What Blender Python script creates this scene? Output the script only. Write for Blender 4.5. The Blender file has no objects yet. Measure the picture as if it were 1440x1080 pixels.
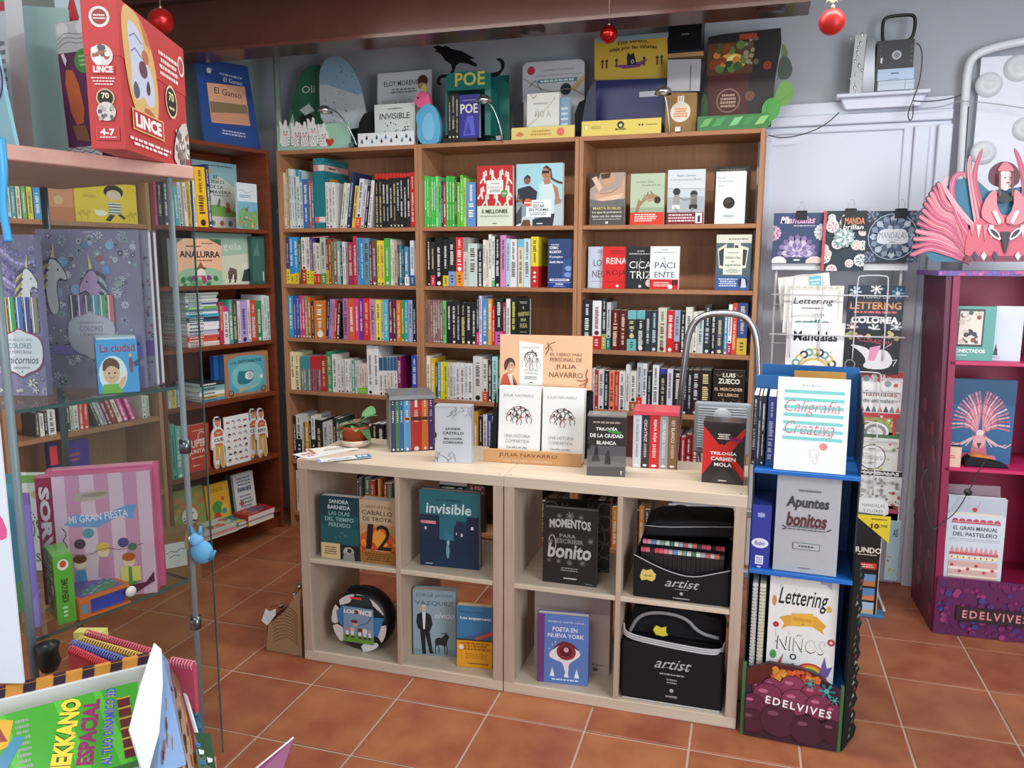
import bpy, bmesh, math, random
from mathutils import Vector, Matrix
from mathutils.geometry import tessellate_polygon
random.seed(7)
S = bpy.context.scene
COL = S.collection
# ------------------------------------------------------------------ camera
CAM = Vector((1.7635, -2.3241, 1.4936)); FPX = 1114.77
YAW, PITCH, ROLL = -0.2889, 0.1530, 0.0039
_f = Vector((math.sin(YAW)*math.cos(PITCH), math.cos(YAW)*math.cos(PITCH), -math.sin(PITCH)))
_r = Vector((math.cos(YAW), -math.sin(YAW), 0)); _u = _r.cross(_f)
RT = math.cos(ROLL)*_r + math.sin(ROLL)*_u
UP = -math.sin(ROLL)*_r + math.cos(ROLL)*_u
FW = _f
cd = bpy.data.cameras.new('camera'); cam = bpy.data.objects.new('camera', cd); COL.objects.link(cam)
cd.sensor_fit = 'HORIZONTAL'; cd.sensor_width = 36; cd.lens = FPX/1440*36; cd.clip_start = .02; cd.clip_end = 60
M3 = Matrix((RT, UP, -FW)).transposed()
cam.matrix_world = Matrix.Translation(CAM) @ M3.to_4x4()
S.camera = cam
# ------------------------------------------------------------------ light and exposure
S.view_settings.view_transform = 'Standard'; S.view_settings.look = 'None'
S.view_settings.exposure = 0.2; S.view_settings.gamma = 1.0; S.view_settings.use_curve_mapping = False
W = bpy.data.worlds.new('daylight'); S.world = W; W.use_nodes = True
bg = W.node_tree.nodes['Background']; bg.inputs[0].default_value = (.80, .88, 1, 1); bg.inputs[1].default_value = 1.5
def area(name, loc, target, sx, sy, power, col):
    l = bpy.data.lights.new(name, 'AREA'); l.shape = 'RECTANGLE'; l.size = sx; l.size_y = sy; l.energy = power; l.color = col
    o = bpy.data.objects.new(name, l); COL.objects.link(o); o.location = loc
    o.rotation_euler = (Vector(target)-Vector(loc)).to_track_quat('-Z', 'Y').to_euler(); return o
area('ceiling_tube_light', (0.55, .15, 2.63), (0.55, .15, 0), 1.5, .16, 25, (1, .95, .89))
area('ceiling_tube_light', (2.25, .1, 2.63), (2.25, .1, 0), 1.5, .16, 22, (1, .97, .93))
area('ceiling_tube_light', (0.9, -2.4, 2.63), (0.9, -2.4, 0), 1.5, .16, 24, (1, .96, .90))
area('shop_window_light', (4.1, -1.6, 1.6), (1.9, 1.0, 1.1), 2.2, 2.0, 105, (.86, .93, 1))
# ------------------------------------------------------------------ picture point -> world point on a real plane
def ray(px, py):
    return (RT*((px-720)/FPX) - UP*((py-540)/FPX) + FW)
def onz(px, py, z):
    d = ray(px, py); return CAM + d*((z-CAM.z)/d.z)
def onplane(px, py, P0, ang, dep=0.0):
    n = Vector((-math.sin(ang), math.cos(ang), 0)); p0 = Vector((P0[0], P0[1], 0)) + n*dep
    d = ray(px, py); return CAM + d*(n.dot(p0-CAM)/n.dot(d))
def atdep(px, py, z): return CAM + ray(px, py)*z
def pix(w):
    d = Vector(w)-CAM; z = d.dot(FW); return 720+FPX*d.dot(RT)/z, 540-FPX*d.dot(UP)/z
class Frame:
    def __init__(s, P, ang): s.P = Vector((P[0], P[1], 0)); s.a = ang; s.x = Vector((math.cos(ang), math.sin(ang), 0)); s.n = Vector((-math.sin(ang), math.cos(ang), 0))
    def uz(s, px, py, d=0):
        w = onplane(px, py, s.P, s.a, d); return (w-s.P).dot(s.x), w.z
    def w(s, u, d, z): v = s.P + s.x*u + s.n*d; return Vector((v.x, v.y, z))
# ------------------------------------------------------------------ colour and materials
def lin(c): return c/12.92 if c <= .04045 else ((c+.055)/1.055)**2.4
def hx(h):
    h = h.lstrip('#')
    if len(h) == 3: h = ''.join(c*2 for c in h)
    return tuple(lin(int(h[i:i+2], 16)/255) for i in (0, 2, 4))
def newmat(name):
    m = bpy.data.materials.new(name); m.use_nodes = True; nt = m.node_tree
    return m, nt, nt.nodes['Principled BSDF']
def colmat(name, rough, metal=0.0, spec=.5, noise=0.0, coat=0):
    m, nt, b = newmat(name)
    a = nt.nodes.new('ShaderNodeAttribute'); a.attribute_name = 'Col'
    nt.links.new(a.outputs['Color'], b.inputs['Base Color'])
    b.inputs['Roughness'].default_value = rough; b.inputs['Metallic'].default_value = metal
    b.inputs['Specular IOR Level'].default_value = spec; b.inputs['Coat Weight'].default_value = coat
    if noise:
        tc = nt.nodes.new('ShaderNodeTexCoord'); n = nt.nodes.new('ShaderNodeTexNoise'); n.inputs['Scale'].default_value = 60
        bp = nt.nodes.new('ShaderNodeBump'); bp.inputs['Strength'].default_value = noise; bp.inputs['Distance'].default_value = .002
        nt.links.new(tc.outputs['Object'], n.inputs['Vector']); nt.links.new(n.outputs['Fac'], bp.inputs['Height']); nt.links.new(bp.outputs['Normal'], b.inputs['Normal'])
    return m
PRINT = colmat('printed_paper', .42, spec=.4)
MATTE = colmat('matte_paper', .8, spec=.2)
GLOSS = colmat('gloss_plastic', .18, spec=.5)
CLOTH = colmat('black_cloth', .75, spec=.3, noise=.4)
METAL = colmat('polished_metal', .22, metal=1.0)
SATIN = colmat('satin_paint', .38)
CARD = colmat('kraft_card', .8, spec=.2, noise=.15)
def wood(name, c1, c2, rough, axis=(1, 1, 14), sc=3.0, grain=.5):
    m, nt, b = newmat(name); N = nt.nodes.new; L = nt.links.new
    tc = N('ShaderNodeTexCoord'); mp = N('ShaderNodeMapping'); mp.inputs['Scale'].default_value = axis
    n = N('ShaderNodeTexNoise'); n.inputs['Scale'].default_value = sc; n.inputs['Detail'].default_value = 6; n.inputs['Roughness'].default_value = .6
    w = N('ShaderNodeTexNoise'); w.inputs['Scale'].default_value = sc*6; w.inputs['Detail'].default_value = 3
    mx = N('ShaderNodeMix'); mx.inputs[0].default_value = grain*.5
    cr = N('ShaderNodeValToRGB'); cr.color_ramp.elements[0].position = .32; cr.color_ramp.elements[1].position = .68
    cr.color_ramp.elements[0].color = hx(c1)+(1,); cr.color_ramp.elements[1].color = hx(c2)+(1,)
    L(tc.outputs['Object'], mp.inputs['Vector']); L(mp.outputs['Vector'], n.inputs['Vector']); L(mp.outputs['Vector'], w.inputs['Vector'])
    L(n.outputs['Fac'], mx.inputs[2]); L(w.outputs['Fac'], mx.inputs[3]); L(mx.outputs[0], cr.inputs['Fac']); L(cr.outputs['Color'], b.inputs['Base Color'])
    b.inputs['Roughness'].default_value = rough; b.inputs['Specular IOR Level'].default_value = .35
    return m
OAK = wood('oak_veneer', '9a6a4a', 'b07e5a', .5, (1, 1, 1), 5)
OAK_V = wood('oak_veneer_upright', 'a07050', 'b68660', .5, (14, 14, 1), 2)
BROWN = wood('brown_veneer', '6a3018', '814024', .5, (1, 1, 10), 3)
PALE_H = wood('pale_oak_across', 'c6b49e', 'd6c8b4', .5, (1, 12, 12), 3)
PALE_V = wood('pale_oak_upright', 'ae9886', 'c0ac98', .55, (12, 12, 1), 3)
BOARD = wood('pink_beech', 'c4978a', 'd0a698', .45, (8, 1, 12), 2)
BEAMW = wood('painted_beam', '4e2b24', '5a332b', .22, (1, 1, 1), 3)
def tilemat():
    m, nt, b = newmat('terracotta'); N = nt.nodes.new; L = nt.links.new
    tc = N('ShaderNodeTexCoord'); oi = N('ShaderNodeObjectInfo')
    ad = N('ShaderNodeVectorMath'); ad.operation = 'MULTIPLY_ADD'; ad.inputs[1].default_value = (1, 1, 1)
    cm = N('ShaderNodeCombineXYZ'); mu = N('ShaderNodeMath'); mu.operation = 'MULTIPLY'; mu.inputs[1].default_value = 50
    L(oi.outputs['Random'], mu.inputs[0]); L(mu.outputs[0], cm.inputs[0]); L(tc.outputs['Object'], ad.inputs[0]); L(cm.outputs[0], ad.inputs[2])
    n = N('ShaderNodeTexNoise'); n.inputs['Scale'].default_value = 7; n.inputs['Detail'].default_value = 4
    L(ad.outputs[0], n.inputs['Vector'])
    mx = N('ShaderNodeMath'); mx.operation = 'MULTIPLY_ADD'; mx.inputs[1].default_value = .22
    L(oi.outputs['Random'], mx.inputs[0]); L(n.outputs['Fac'], mx.inputs[2])
    cr = N('ShaderNodeValToRGB'); e = cr.color_ramp.elements; e[0].position = .38; e[0].color = hx('844530')+(1,); e[1].position = .85; e[1].color = hx('a26845')+(1,)
    L(mx.outputs[0], cr.inputs['Fac']); L(cr.outputs['Color'], b.inputs['Base Color'])
    b.inputs['Roughness'].default_value = .42; b.inputs['Specular IOR Level'].default_value = .4
    n2 = N('ShaderNodeTexNoise'); n2.inputs['Scale'].default_value = 14; bp = N('ShaderNodeBump'); bp.inputs['Strength'].default_value = .25; bp.inputs['Distance'].default_value = .003
    L(ad.outputs[0], n2.inputs['Vector']); L(n2.outputs['Fac'], bp.inputs['Height']); L(bp.outputs['Normal'], b.inputs['Normal'])
    return m
TILE = tilemat()
def plain(name, c, rough=.8, bump=0, bs=40, spec=.3, metal=0):
    m, nt, b = newmat(name); b.inputs['Base Color'].default_value = hx(c)+(1,); b.inputs['Roughness'].default_value = rough; b.inputs['Specular IOR Level'].default_value = spec
    b.inputs['Metallic'].default_value = metal
    if bump:
        tc = nt.nodes.new('ShaderNodeTexCoord'); n = nt.nodes.new('ShaderNodeTexNoise'); n.inputs['Scale'].default_value = bs; n.inputs['Detail'].default_value = 5
        bp = nt.nodes.new('ShaderNodeBump'); bp.inputs['Strength'].default_value = bump; bp.inputs['Distance'].default_value = .01
        nt.links.new(tc.outputs['Object'], n.inputs['Vector']); nt.links.new(n.outputs['Fac'], bp.inputs['Height']); nt.links.new(bp.outputs['Normal'], b.inputs['Normal'])
    return m
GROUT = plain('grout', 'b39a88', .9, .3, 80)
WALLM = plain('wall_paint', 'a9acb3', .85, .35, 9)
WALLG = plain('wall_paint_greenish', '9fae a6'.replace(' ', ''), .85, .3, 9)
WHITE = plain('white_lacquer', 'd6dbe6', .4, .06, 12)
CEILM = plain('ceiling_paint', 'd4d6d6', .9, .2, 12)
def glassmat(name, tint, mix=.06):
    m = bpy.data.materials.new(name); m.use_nodes = True; nt = m.node_tree; nt.nodes.clear(); N = nt.nodes.new; L = nt.links.new
    o = N('ShaderNodeOutputMaterial'); t = N('ShaderNodeBsdfTransparent'); t.inputs[0].default_value = hx(tint)+(1,)
    g = N('ShaderNodeBsdfGlossy'); g.inputs['Roughness'].default_value = .02; lw = N('ShaderNodeLayerWeight'); lw.inputs[0].default_value = .5; pw_ = N('ShaderNodeMath'); pw_.operation = 'POWER'; pw_.inputs[1].default_value = 5; sc_ = N('ShaderNodeMath'); sc_.operation = 'MULTIPLY_ADD'; sc_.inputs[1].default_value = .7; sc_.inputs[2].default_value = .035
    mx = N('ShaderNodeMixShader'); L(lw.outputs['Facing'], pw_.inputs[0]); L(pw_.outputs[0], sc_.inputs[0]); L(sc_.outputs[0], mx.inputs[0]); L(t.outputs[0], mx.inputs[1]); L(g.outputs[0], mx.inputs[2]); L(mx.outputs[0], o.inputs[0])
    return m
GLASS = glassmat('clear_glass', 'f2f7f6'); PLASTIC = glassmat('clear_plastic', 'eef2f4')
GLASSE = plain('glass_edge', '3c5a55', .15, spec=.6)
# ------------------------------------------------------------------ mesh builder
class MB:
    def __init__(s): s.v = []; s.f = []; s.c = []; s.sm = []
    def q(s, pts, col, smooth=False):
        b = len(s.v); s.v += [tuple(p) for p in pts]; s.f.append(tuple(range(b, b+len(pts)))); s.c.append(col); s.sm.append(smooth); return s
    def box(s, x0, x1, y0, y1, z0, z1, col=(1, 1, 1)):
        b = len(s.v); s.v += [(x0,y0,z0),(x1,y0,z0),(x1,y1,z0),(x0,y1,z0),(x0,y0,z1),(x1,y0,z1),(x1,y1,z1),(x0,y1,z1)]
        for fc in ((0,3,2,1),(4,5,6,7),(0,1,5,4),(1,2,6,5),(2,3,7,6),(3,0,4,7)): s.f.append(tuple(b+i for i in fc)); s.c.append(col); s.sm.append(False)
        return s
    def prism(s, pts, y0, y1, col, col2=None):          # outline in x,z, extruded along y, front at y0
        n = len(pts); A = sum(pts[i][0]*pts[(i+1)%n][1]-pts[(i+1)%n][0]*pts[i][1] for i in range(n))
        if A < 0: pts = pts[::-1]
        b = len(s.v); s.v += [(x, y0, z) for x, z in pts] + [(x, y1, z) for x, z in pts]
        tri = tessellate_polygon([[Vector((x, z, 0)) for x, z in pts]])
        for t in tri:
            a = [pts[i] for i in t]; ar = (a[1][0]-a[0][0])*(a[2][1]-a[0][1])-(a[2][0]-a[0][0])*(a[1][1]-a[0][1])
            t = tuple(t) if ar > 0 else tuple(t)[::-1]
            s.f.append(tuple(b+i for i in t)); s.c.append(col); s.sm.append(False)
            s.f.append(tuple(b+n+i for i in t[::-1])); s.c.append(col2 or col); s.sm.append(False)
        for i in range(n):
            j = (i+1) % n; s.f.append((b+i, b+n+i, b+n+j, b+j)); s.c.append(col2 or col); s.sm.append(False)
        return s
    def plan(s, pts, z0, z1, col):                       # outline in x,y extruded up
        k = MB(); k.prism([(x, y) for x, y in pts], 0, 1, col); b = len(s.v)
        s.v += [(x, z, z0 if y == 0 else z1) for x, y, z in k.v]
        s.f += [tuple(b+i for i in f[::-1]) for f in k.f]; s.c += k.c; s.sm += k.sm
        # prism maps (x,y,z)->(x,z,y): mirrored, so faces are flipped once
        return s
    def tube(s, pts, r, col, n=8, close=False):
        pts = [Vector(p) for p in pts]; N = len(pts); b = len(s.v)
        t0 = (pts[1]-pts[0]).normalized(); a = Vector((0, 0, 1)) if abs(t0.z) < .9 else Vector((1, 0, 0)); e = t0.cross(a).normalized()
        for i, p in enumerate(pts):
            if close: t = (pts[(i+1) % N]-pts[i-1]).normalized()
            else: t = (pts[min(i+1, N-1)]-pts[max(i-1, 0)]).normalized()
            e = (e - t*e.dot(t)).normalized(); g = t.cross(e); rr = r[i] if isinstance(r, (list, tuple)) else r
            for k in range(n):
                th = 2*math.pi*k/n; s.v.append(tuple(p + (e*math.cos(th)+g*math.sin(th))*rr))
        for i in range(N if close else N-1):
            for k in range(n):
                i2 = (i+1) % N
                s.f.append((b+i*n+k, b+i*n+(k+1) % n, b+i2*n+(k+1) % n, b+i2*n+k)); s.c.append(col); s.sm.append(True)
        if not close:
            s.f.append(tuple(b+k for k in range(n))[::-1]); s.c.append(col); s.sm.append(False)
            s.f.append(tuple(b+(N-1)*n+k for k in range(n))); s.c.append(col); s.sm.append(False)
        return s
    def lathe(s, prof, col, n=20, o=(0, 0, 0), axis='z', smooth=True, colf=None):
        b = len(s.v); m = len(prof)
        for i in range(n):
            th = 2*math.pi*i/n; c, sn = math.cos(th), math.sin(th)
            for r, h in prof:
                p = (r*c, r*sn, h) if axis == 'z' else ((r*c, h, r*sn) if axis == 'y' else (h, r*c, r*sn))
                s.v.append((p[0]+o[0], p[1]+o[1], p[2]+o[2]))
        for i in range(n):
            j = (i+1) % n
            for k in range(m-1):
                fc = (b+i*m+k, b+j*m+k, b+j*m+k+1, b+i*m+k+1)
                s.f.append(fc if axis != 'y' else fc[::-1]); s.c.append(colf(k) if colf else col); s.sm.append(smooth)
        return s
    def ball(s, o, rx, ry, rz, col, n=14, m=8):
        b = len(s.v)
        for i in range(m+1):
            ph = math.pi*i/m
            for k in range(n):
                th = 2*math.pi*k/n; s.v.append((o[0]+rx*math.sin(ph)*math.cos(th), o[1]+ry*math.sin(ph)*math.sin(th), o[2]-rz*math.cos(ph)))
        for i in range(m):
            for k in range(n):
                s.f.append((b+i*n+k, b+i*n+(k+1) % n, b+(i+1)*n+(k+1) % n, b+(i+1)*n+k)); s.c.append(col); s.sm.append(True)
        return s
    def add(s, o, M):
        b = len(s.v); s.v += [tuple(M @ Vector(p)) for p in o.v]; s.f += [tuple(b+i for i in f) for f in o.f]; s.c += o.c; s.sm += o.sm; return s
    def mesh(s, name):
        me = bpy.data.meshes.new(name); me.from_pydata(s.v, [], s.f)
        at = me.color_attributes.new('Col', 'FLOAT_COLOR', 'CORNER'); buf = []
        for f, c in zip(s.f, s.c): buf += (list(c[:3])+[1.0])*len(f)
        at.data.foreach_set('color', buf)
        me.polygons.foreach_set('use_smooth', s.sm); me.update(); return me
    def build(s, name, mat, parent=None, loc=None, rot=None):
        me = s.mesh(name); me.materials.append(mat); return link(name, me, parent, loc, rot)
def link(name, me, parent=None, loc=None, rot=None):
    o = bpy.data.objects.new(name, me); COL.objects.link(o)
    if parent is not None: o.parent = parent
    if loc is not None: o.location = loc
    if rot is not None: o.rotation_euler = rot
    return o
def empty(name, loc=(0, 0, 0), rz=0.0): 
    o = bpy.data.objects.new(name, None); COL.objects.link(o); o.location = loc; o.rotation_euler = (0, 0, rz); o.empty_display_size = .05; return o
def tag(o, label, cat, group=None):
    o['label'] = label; o['category'] = cat
    if group: o['group'] = group
    return o
def struct(o): o['kind'] = 'structure'; return o
def bev(o, w=.0015, seg=1):
    m = o.modifiers.new('bevel', 'BEVEL'); m.width = w; m.segments = seg; m.limit_method = 'ANGLE'; return o
def chaikin(p, n=2, close=False):
    for _ in range(n):
        q = [] if close else [p[0]]
        for i in range(len(p) if close else len(p)-1):
            a, b = Vector(p[i]), Vector(p[(i+1) % len(p)]); q += [tuple(a*.75+b*.25), tuple(a*.25+b*.75)]
        if not close: q.append(p[-1])
        p = q
    return p
# ------------------------------------------------------------------ flat printed art
_tc = {}
def textmesh(s, bold):
    k = (s, bold)
    if k in _tc: return _tc[k]
    cu = bpy.data.curves.new('t', 'FONT'); cu.body = s.lstrip('~'); cu.space_character = 1.3 if s[0] == '~' else 1.0; cu.resolution_u = 2; cu.fill_mode = 'FRONT'; cu.offset = bold
    o = bpy.data.objects.new('t', cu); me = o.to_mesh()
    vs = [(v.co.x, v.co.y) for v in me.vertices]; fs = [tuple(p.vertices) for p in me.polygons]
    o.to_mesh_clear(); bpy.data.objects.remove(o); bpy.data.curves.remove(cu)
    xs = [v[0] for v in vs] or [0, 1]; ys = [v[1] for v in vs] or [0, 1]
    _tc[k] = (vs, fs, min(xs), max(xs), min(ys), max(ys)); return _tc[k]
class Art:
    """flat print laid on the face y = 0 of a box that is w wide and h high (x right, z up), one thin layer per mark"""
    def __init__(s, w, h): s.w = w; s.h = h; s.m = MB(); s.k = 0
    def _y(s): s.k += 1; return -.00006*s.k-.0002
    def p(s, pts, c):
        y = s._y(); P = [(x*s.w, z*s.h) for x, z in pts]; n = len(P); c = hx(c)
        for t in tessellate_polygon([[Vector((x, z, 0)) for x, z in P]]):
            a = [P[i] for i in t]; ar = (a[1][0]-a[0][0])*(a[2][1]-a[0][1])-(a[2][0]-a[0][0])*(a[1][1]-a[0][1])
            t = tuple(t) if ar > 0 else tuple(t)[::-1]; s.m.q([(P[i][0], y, P[i][1]) for i in t], c)
        return s
    def r(s, x0, z0, x1, z1, c): 
        y = s._y(); s.m.q([(x0*s.w, y, z0*s.h), (x1*s.w, y, z0*s.h), (x1*s.w, y, z1*s.h), (x0*s.w, y, z1*s.h)], hx(c)); return s
    def e(s, cx, cz, rx, rz, c, n=18, a0=0, a1=360):
        pts = [(cx+rx*math.cos(math.radians(a0+(a1-a0)*i/n)), cz+rz*math.sin(math.radians(a0+(a1-a0)*i/n))) for i in range(n if a1-a0 == 360 else n+1)]
        y = s._y(); s.m.q([(x*s.w, y, z*s.h) for x, z in pts], hx(c)); return s
    def o(s, cx, cz, R, c): return s.e(cx, cz, R, R*s.w/s.h, c)
    def ring(s, cx, cz, R, t, c, n=24, a0=0, a1=360):
        k = s.w/s.h; y = s._y(); c = hx(c)
        for i in range(n):
            A = math.radians(a0+(a1-a0)*i/n); B = math.radians(a0+(a1-a0)*(i+1)/n)
            s.m.q([((cx+r_*math.cos(t_))*s.w, y, (cz+r_*k*math.sin(t_))*s.h) for r_, t_ in ((R-t, A), (R, A), (R, B), (R-t, B))], c)
        return s
    def l(s, pts, wd, c, sm=0):
        if sm: pts = chaikin(pts, sm)
        y = s._y(); c = hx(c); P = [Vector((x*s.w, z*s.h)) for x, z in pts]; hw = wd/2
        for a, b in zip(P, P[1:]):
            d = (b-a); 
            if d.length < 1e-7: continue
            d.normalize(); n = Vector((-d.y, d.x))*hw; e = d*hw*.5
            s.m.q([((a-e-n).x, y, (a-e-n).y), ((b+e-n).x, y, (b+e-n).y), ((b+e+n).x, y, (b+e+n).y), ((a-e+n).x, y, (a-e+n).y)], c)
        return s
    def t(s, text, cx, cz, w, h, c, sh=0.0, bold=0.0, rot=0.0, arc=0.0):
        vs, fs, x0, x1, y0, y1 = textmesh(text, bold); y = s._y(); c = hx(c)
        vert = 45 < abs(rot) < 135
        W_, H_ = (w*s.w, h*s.h) if not vert else (w*s.h, h*s.w)
        sx = W_/max(x1-x0, 1e-6); sz = H_/max(y1-y0, 1e-6); P = []; R = math.radians(rot); cr, sr = math.cos(R), math.sin(R)
        for vx, vy in vs:
            a = (vx-(x0+x1)/2)*sx; b = (vy-(y0+y1)/2)*sz; a += sh*b
            if arc: b += arc*H_*(1-(2*a/W_)**2)
            P.append((cx*s.w + a*cr-b*sr, cz*s.h + a*sr+b*cr))
        for f in fs:
            ar = (P[f[1]][0]-P[f[0]][0])*(P[f[2]][1]-P[f[0]][1])-(P[f[2]][0]-P[f[0]][0])*(P[f[1]][1]-P[f[0]][1])
            f = f if ar > 0 else f[::-1]
            s.m.q([(P[i][0], y, P[i][1]) for i in f], c)
        return s
    def small(s, x0, z0, x1, z1, c, rows=2, fill=.55, al='c', seed=None):     # lines of print too small to read
        rnd = random.Random(seed if seed is not None else s.k*31+int(x0*100)); y = s._y(); c = hx(c); rh = (z1-z0)/rows
        for i in range(rows):
            L = (x1-x0)*rnd.uniform(.72, 1.0); a = (x0+x1)/2-L/2 if al == 'c' else x0; b = a+L; zz = z1-rh*(i+.5)
            while a < b:
                ww = min(rnd.uniform(.05, .14)*(x1-x0), b-a); hh = rh*fill*rnd.uniform(.75, 1)/2
                s.m.q([(a*s.w, y, (zz-hh)*s.h), ((a+ww)*s.w, y, (zz-hh)*s.h), ((a+ww)*s.w, y, (zz+hh)*s.h), (a*s.w, y, (zz+hh)*s.h)], c)
                a += ww+(x1-x0)*.025
        return s
    def dots(s, x0, z0, x1, z1, n, cols, r0, r1, seed=1, nn=8):
        rnd = random.Random(seed)
        for i in range(n): s.e(rnd.uniform(x0, x1), rnd.uniform(z0, z1), *( (lambda r: (r, r*s.w/s.h))(rnd.uniform(r0, r1))), rnd.choice(cols), nn); s.k -= .5
        return s
    def flower(s, cx, cz, R, petals, c1, c2, n2=None):
        k = s.w/s.h
        for i in range(petals):
            if i > 1: s.k -= 1
            a = 2*math.pi*i/petals; s.p([(cx, cz)]+[(cx+R*rr*math.cos(a+da), cz+R*rr*k*math.sin(a+da)) for rr, da in ((.55, -.28), (.85, -.22), (1, 0), (.85, .22), (.55, .28))], c1 if i % 2 else (n2 or c1))
        return s.o(cx, cz, R*.3, c2)
    def build(s, parent, name='cover_print', mat=None, loc=(0, 0, 0), rot=None, clip=True):
        if not s.m.f: return None
        if clip: s.m.v = [(min(max(x, .0003), s.w-.0003), y, min(max(z, .0006), s.h-.0003)) for x, y, z in s.m.v]
        return s.m.build(name, mat or PRINT, parent, loc, rot)
PAGE = hx('e6dfcc'); PAGEW = hx('e8e6e0')
# ------------------------------------------------------------------ setting
BK = Frame((-.667, 1.462), -.0363); BKL = 2.467; UW = BKL/3
LF = Frame((-.706, 1.463), math.radians(75.5))
WALLF = Frame((-.667, 1.765), -.0363)
m = MB(); m.box(-3.4, 4.4, -5, 2.2, -.05, -.004); floor = struct(m.build('floor', GROUT))
TP = .33
mb = MB(); h = TP/2-.004; c = .003
def ringq(z, e): return [(-e, -e, z), (e, -e, z), (e, e, z), (-e, e, z)]
for lo, hi in (((-.004, h), (-.0015, h)), ((-.0015, h), (0, h-c))):
    A, B = ringq(*lo), ringq(*hi)
    for i in range(4): mb.q([A[i], A[(i+1) % 4], B[(i+1) % 4], B[i]], (1, 1, 1))
mb.q(ringq(0, h-c), (1, 1, 1)); tm = mb.mesh('tile'); tm.materials.append(TILE)
rt = random.Random(3)
for i in range(-7, 10):
    for j in range(-5, 6):
        o = link('tile', tm, floor, ((i+.5)*TP, (j+.5)*TP, rt.uniform(-.0008, .0004)), (rt.uniform(-.002, .002), rt.uniform(-.002, .002), rt.choice((0, 1, 2, 3))*math.pi/2))
m = MB(); m.box(-3.4, 4.4, -5, 2.2, 2.70, 2.78); struct(m.build('ceiling', CEILM))
m = MB(); m.box(-.32, 4.9, 0, .1, 0, 2.72); struct(m.build('wall_back', WALLM, None, WALLF.P, (0, 0, WALLF.a)))
m = MB(); m.box(-4.2, .36, .33, .43, 0, 2.72); struct(m.build('wall_left', WALLG, None, LF.P, (0, 0, LF.a)))
m = MB(); m.box(4.25, 4.35, -3.6, 2.0, 0, 2.72); m.v = m.v; struct(m.build('wall_right', WALLM))
m = MB(); m.box(-3.4, 4.3, -5, -4.9, 0, .5); m.box(-3.4, 4.3, -5, -4.9, 2.4, 2.72); m.box(-3.4, -1.6, -5, -4.9, .5, 2.4); m.box(3.0, 4.3, -5, -4.9, .5, 2.4); struct(m.build('wall_front', WALLM))
# dark skirting at the foot of the back wall, seen right of the white door casing
m = MB(); m.box(3.19, 4.7, -.012, 0, 0, .09); struct(m.build('baseboard_back', plain('skirting_tile', '6a3a2c', .5), None, WALLF.P, (0, 0, WALLF.a)))
# painted steel beam with a bottom flange
be = MB(); be.box(-1.6, 1.93, .93, 1.10, 2.437, 2.452); be.box(-1.6, 1.90, .985, 1.0, 2.452, 2.69); be.box(-1.6, 1.93, .93, 1.10, 2.672, 2.70)
beam = struct(be.build('trim_1', BEAMW)); beam['label'] = 'dark red-brown painted beam across the ceiling above the bookcases'
for x in (.86, 1.79):                       # round hangers that hold the flange
    k = MB(); k.lathe([(0, 2.425), (.05, 2.425), (.055, 2.437)], hx('2a1a18'), 16, (x, .99, 0)); k.build('hanger_plate', SATIN, beam)
# white panelled door in a deep casing on the back wall, ledge on top
dr = struct(empty('door_1', WALLF.P, WALLF.a))
m = MB(); m.box(2.49, 3.06, -.02, .004, 0, 2.08); m.build('door_panel', WHITE, dr)
m = MB()
for (x0, x1, y) in ((2.44, 2.50, -.05), (3.05, 3.09, -.035), (3.09, 3.15, -.055), (3.15, 3.18, -.045), (3.18, 3.235, -.075)): m.box(x0, x1, y, .004, 0, 2.085)
bev(m.build('door_casing', WHITE, dr), .006, 2)
m = MB()
for (z0, z1, y) in ((2.075, 2.105, -.035), (2.105, 2.15, -.055), (2.15, 2.205, -.045)): m.box(2.44, 3.235, y, .004, z0, z1)
bev(m.build('door_lintel', WHITE, dr), .006, 2)
m = MB(); m.box(2.76, 3.13, -.13, .004, 2.206, 2.222); m.prism([(2.80, 2.16), (3.10, 2.16), (3.12, 2.206), (2.78, 2.206)], -.10, -.0555, (1, 1, 1)); bev(m.build('ledge', WHITE, dr), .004)
# ------------------------------------------------------------------ bookcases
def bookcase(fr, u0, u1, shelves, top, dep, matH, matV, label, th=.02, base=.0, name='bookcase'):
    r = empty(name, fr.w(u0, 0, 0), fr.a); w = u1-u0; tag(r, label, 'bookcase', 'bookcases along the walls')
    for x in (0, w-th): bev(MB().box(x+.0004, x+th-.0004, 0, dep, 0, top).build('side_panel', matV, r), .001)
    bev(MB().box(th, w-th, .002, dep, top-th, top-.0005).build('top_panel', matH, r), .001)
    for z in shelves: bev(MB().box(th, w-th, .004, dep-.008, z-th, z).build('shelf', matH, r), .001)
    MB().box(th, w-th, dep-.006, dep-.001, .03, top-th).build('back_panel', matV, r)
    if base: MB().box(th, w-th, .03, .045, 0, base).build('plinth', matH, r)
    return r
BZ = [1.664, 1.370, 1.0795, .7896, .395, .095]; LZ = [1.656, 1.369, 1.067, .783, .43, .115]
for k, nm in enumerate(('left', 'middle', 'right')):
    bookcase(BK, k*UW+.0005, (k+1)*UW-.0005, BZ, 2.067, .29, OAK, OAK_V, ['oak veneer bookcase beside the brown one, under the green rabbit display', 'oak veneer bookcase between two others, under the teal raven display', 'oak veneer bookcase beside the white door, few face-out novels on top shelf'][k], base=.075)
bookcase(LF, -.72, -.003, LZ, 2.069, .29, BROWN, BROWN, 'dark brown bookcase of picture books on the side wall', base=.095)
bookcase(LF, -1.44, -.724, [1.656, 1.21, .76, .40, .115], 2.069, .29, OAK, OAK_V, 'lighter brown bookcase seen behind the glass cabinet', base=.095)
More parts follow.
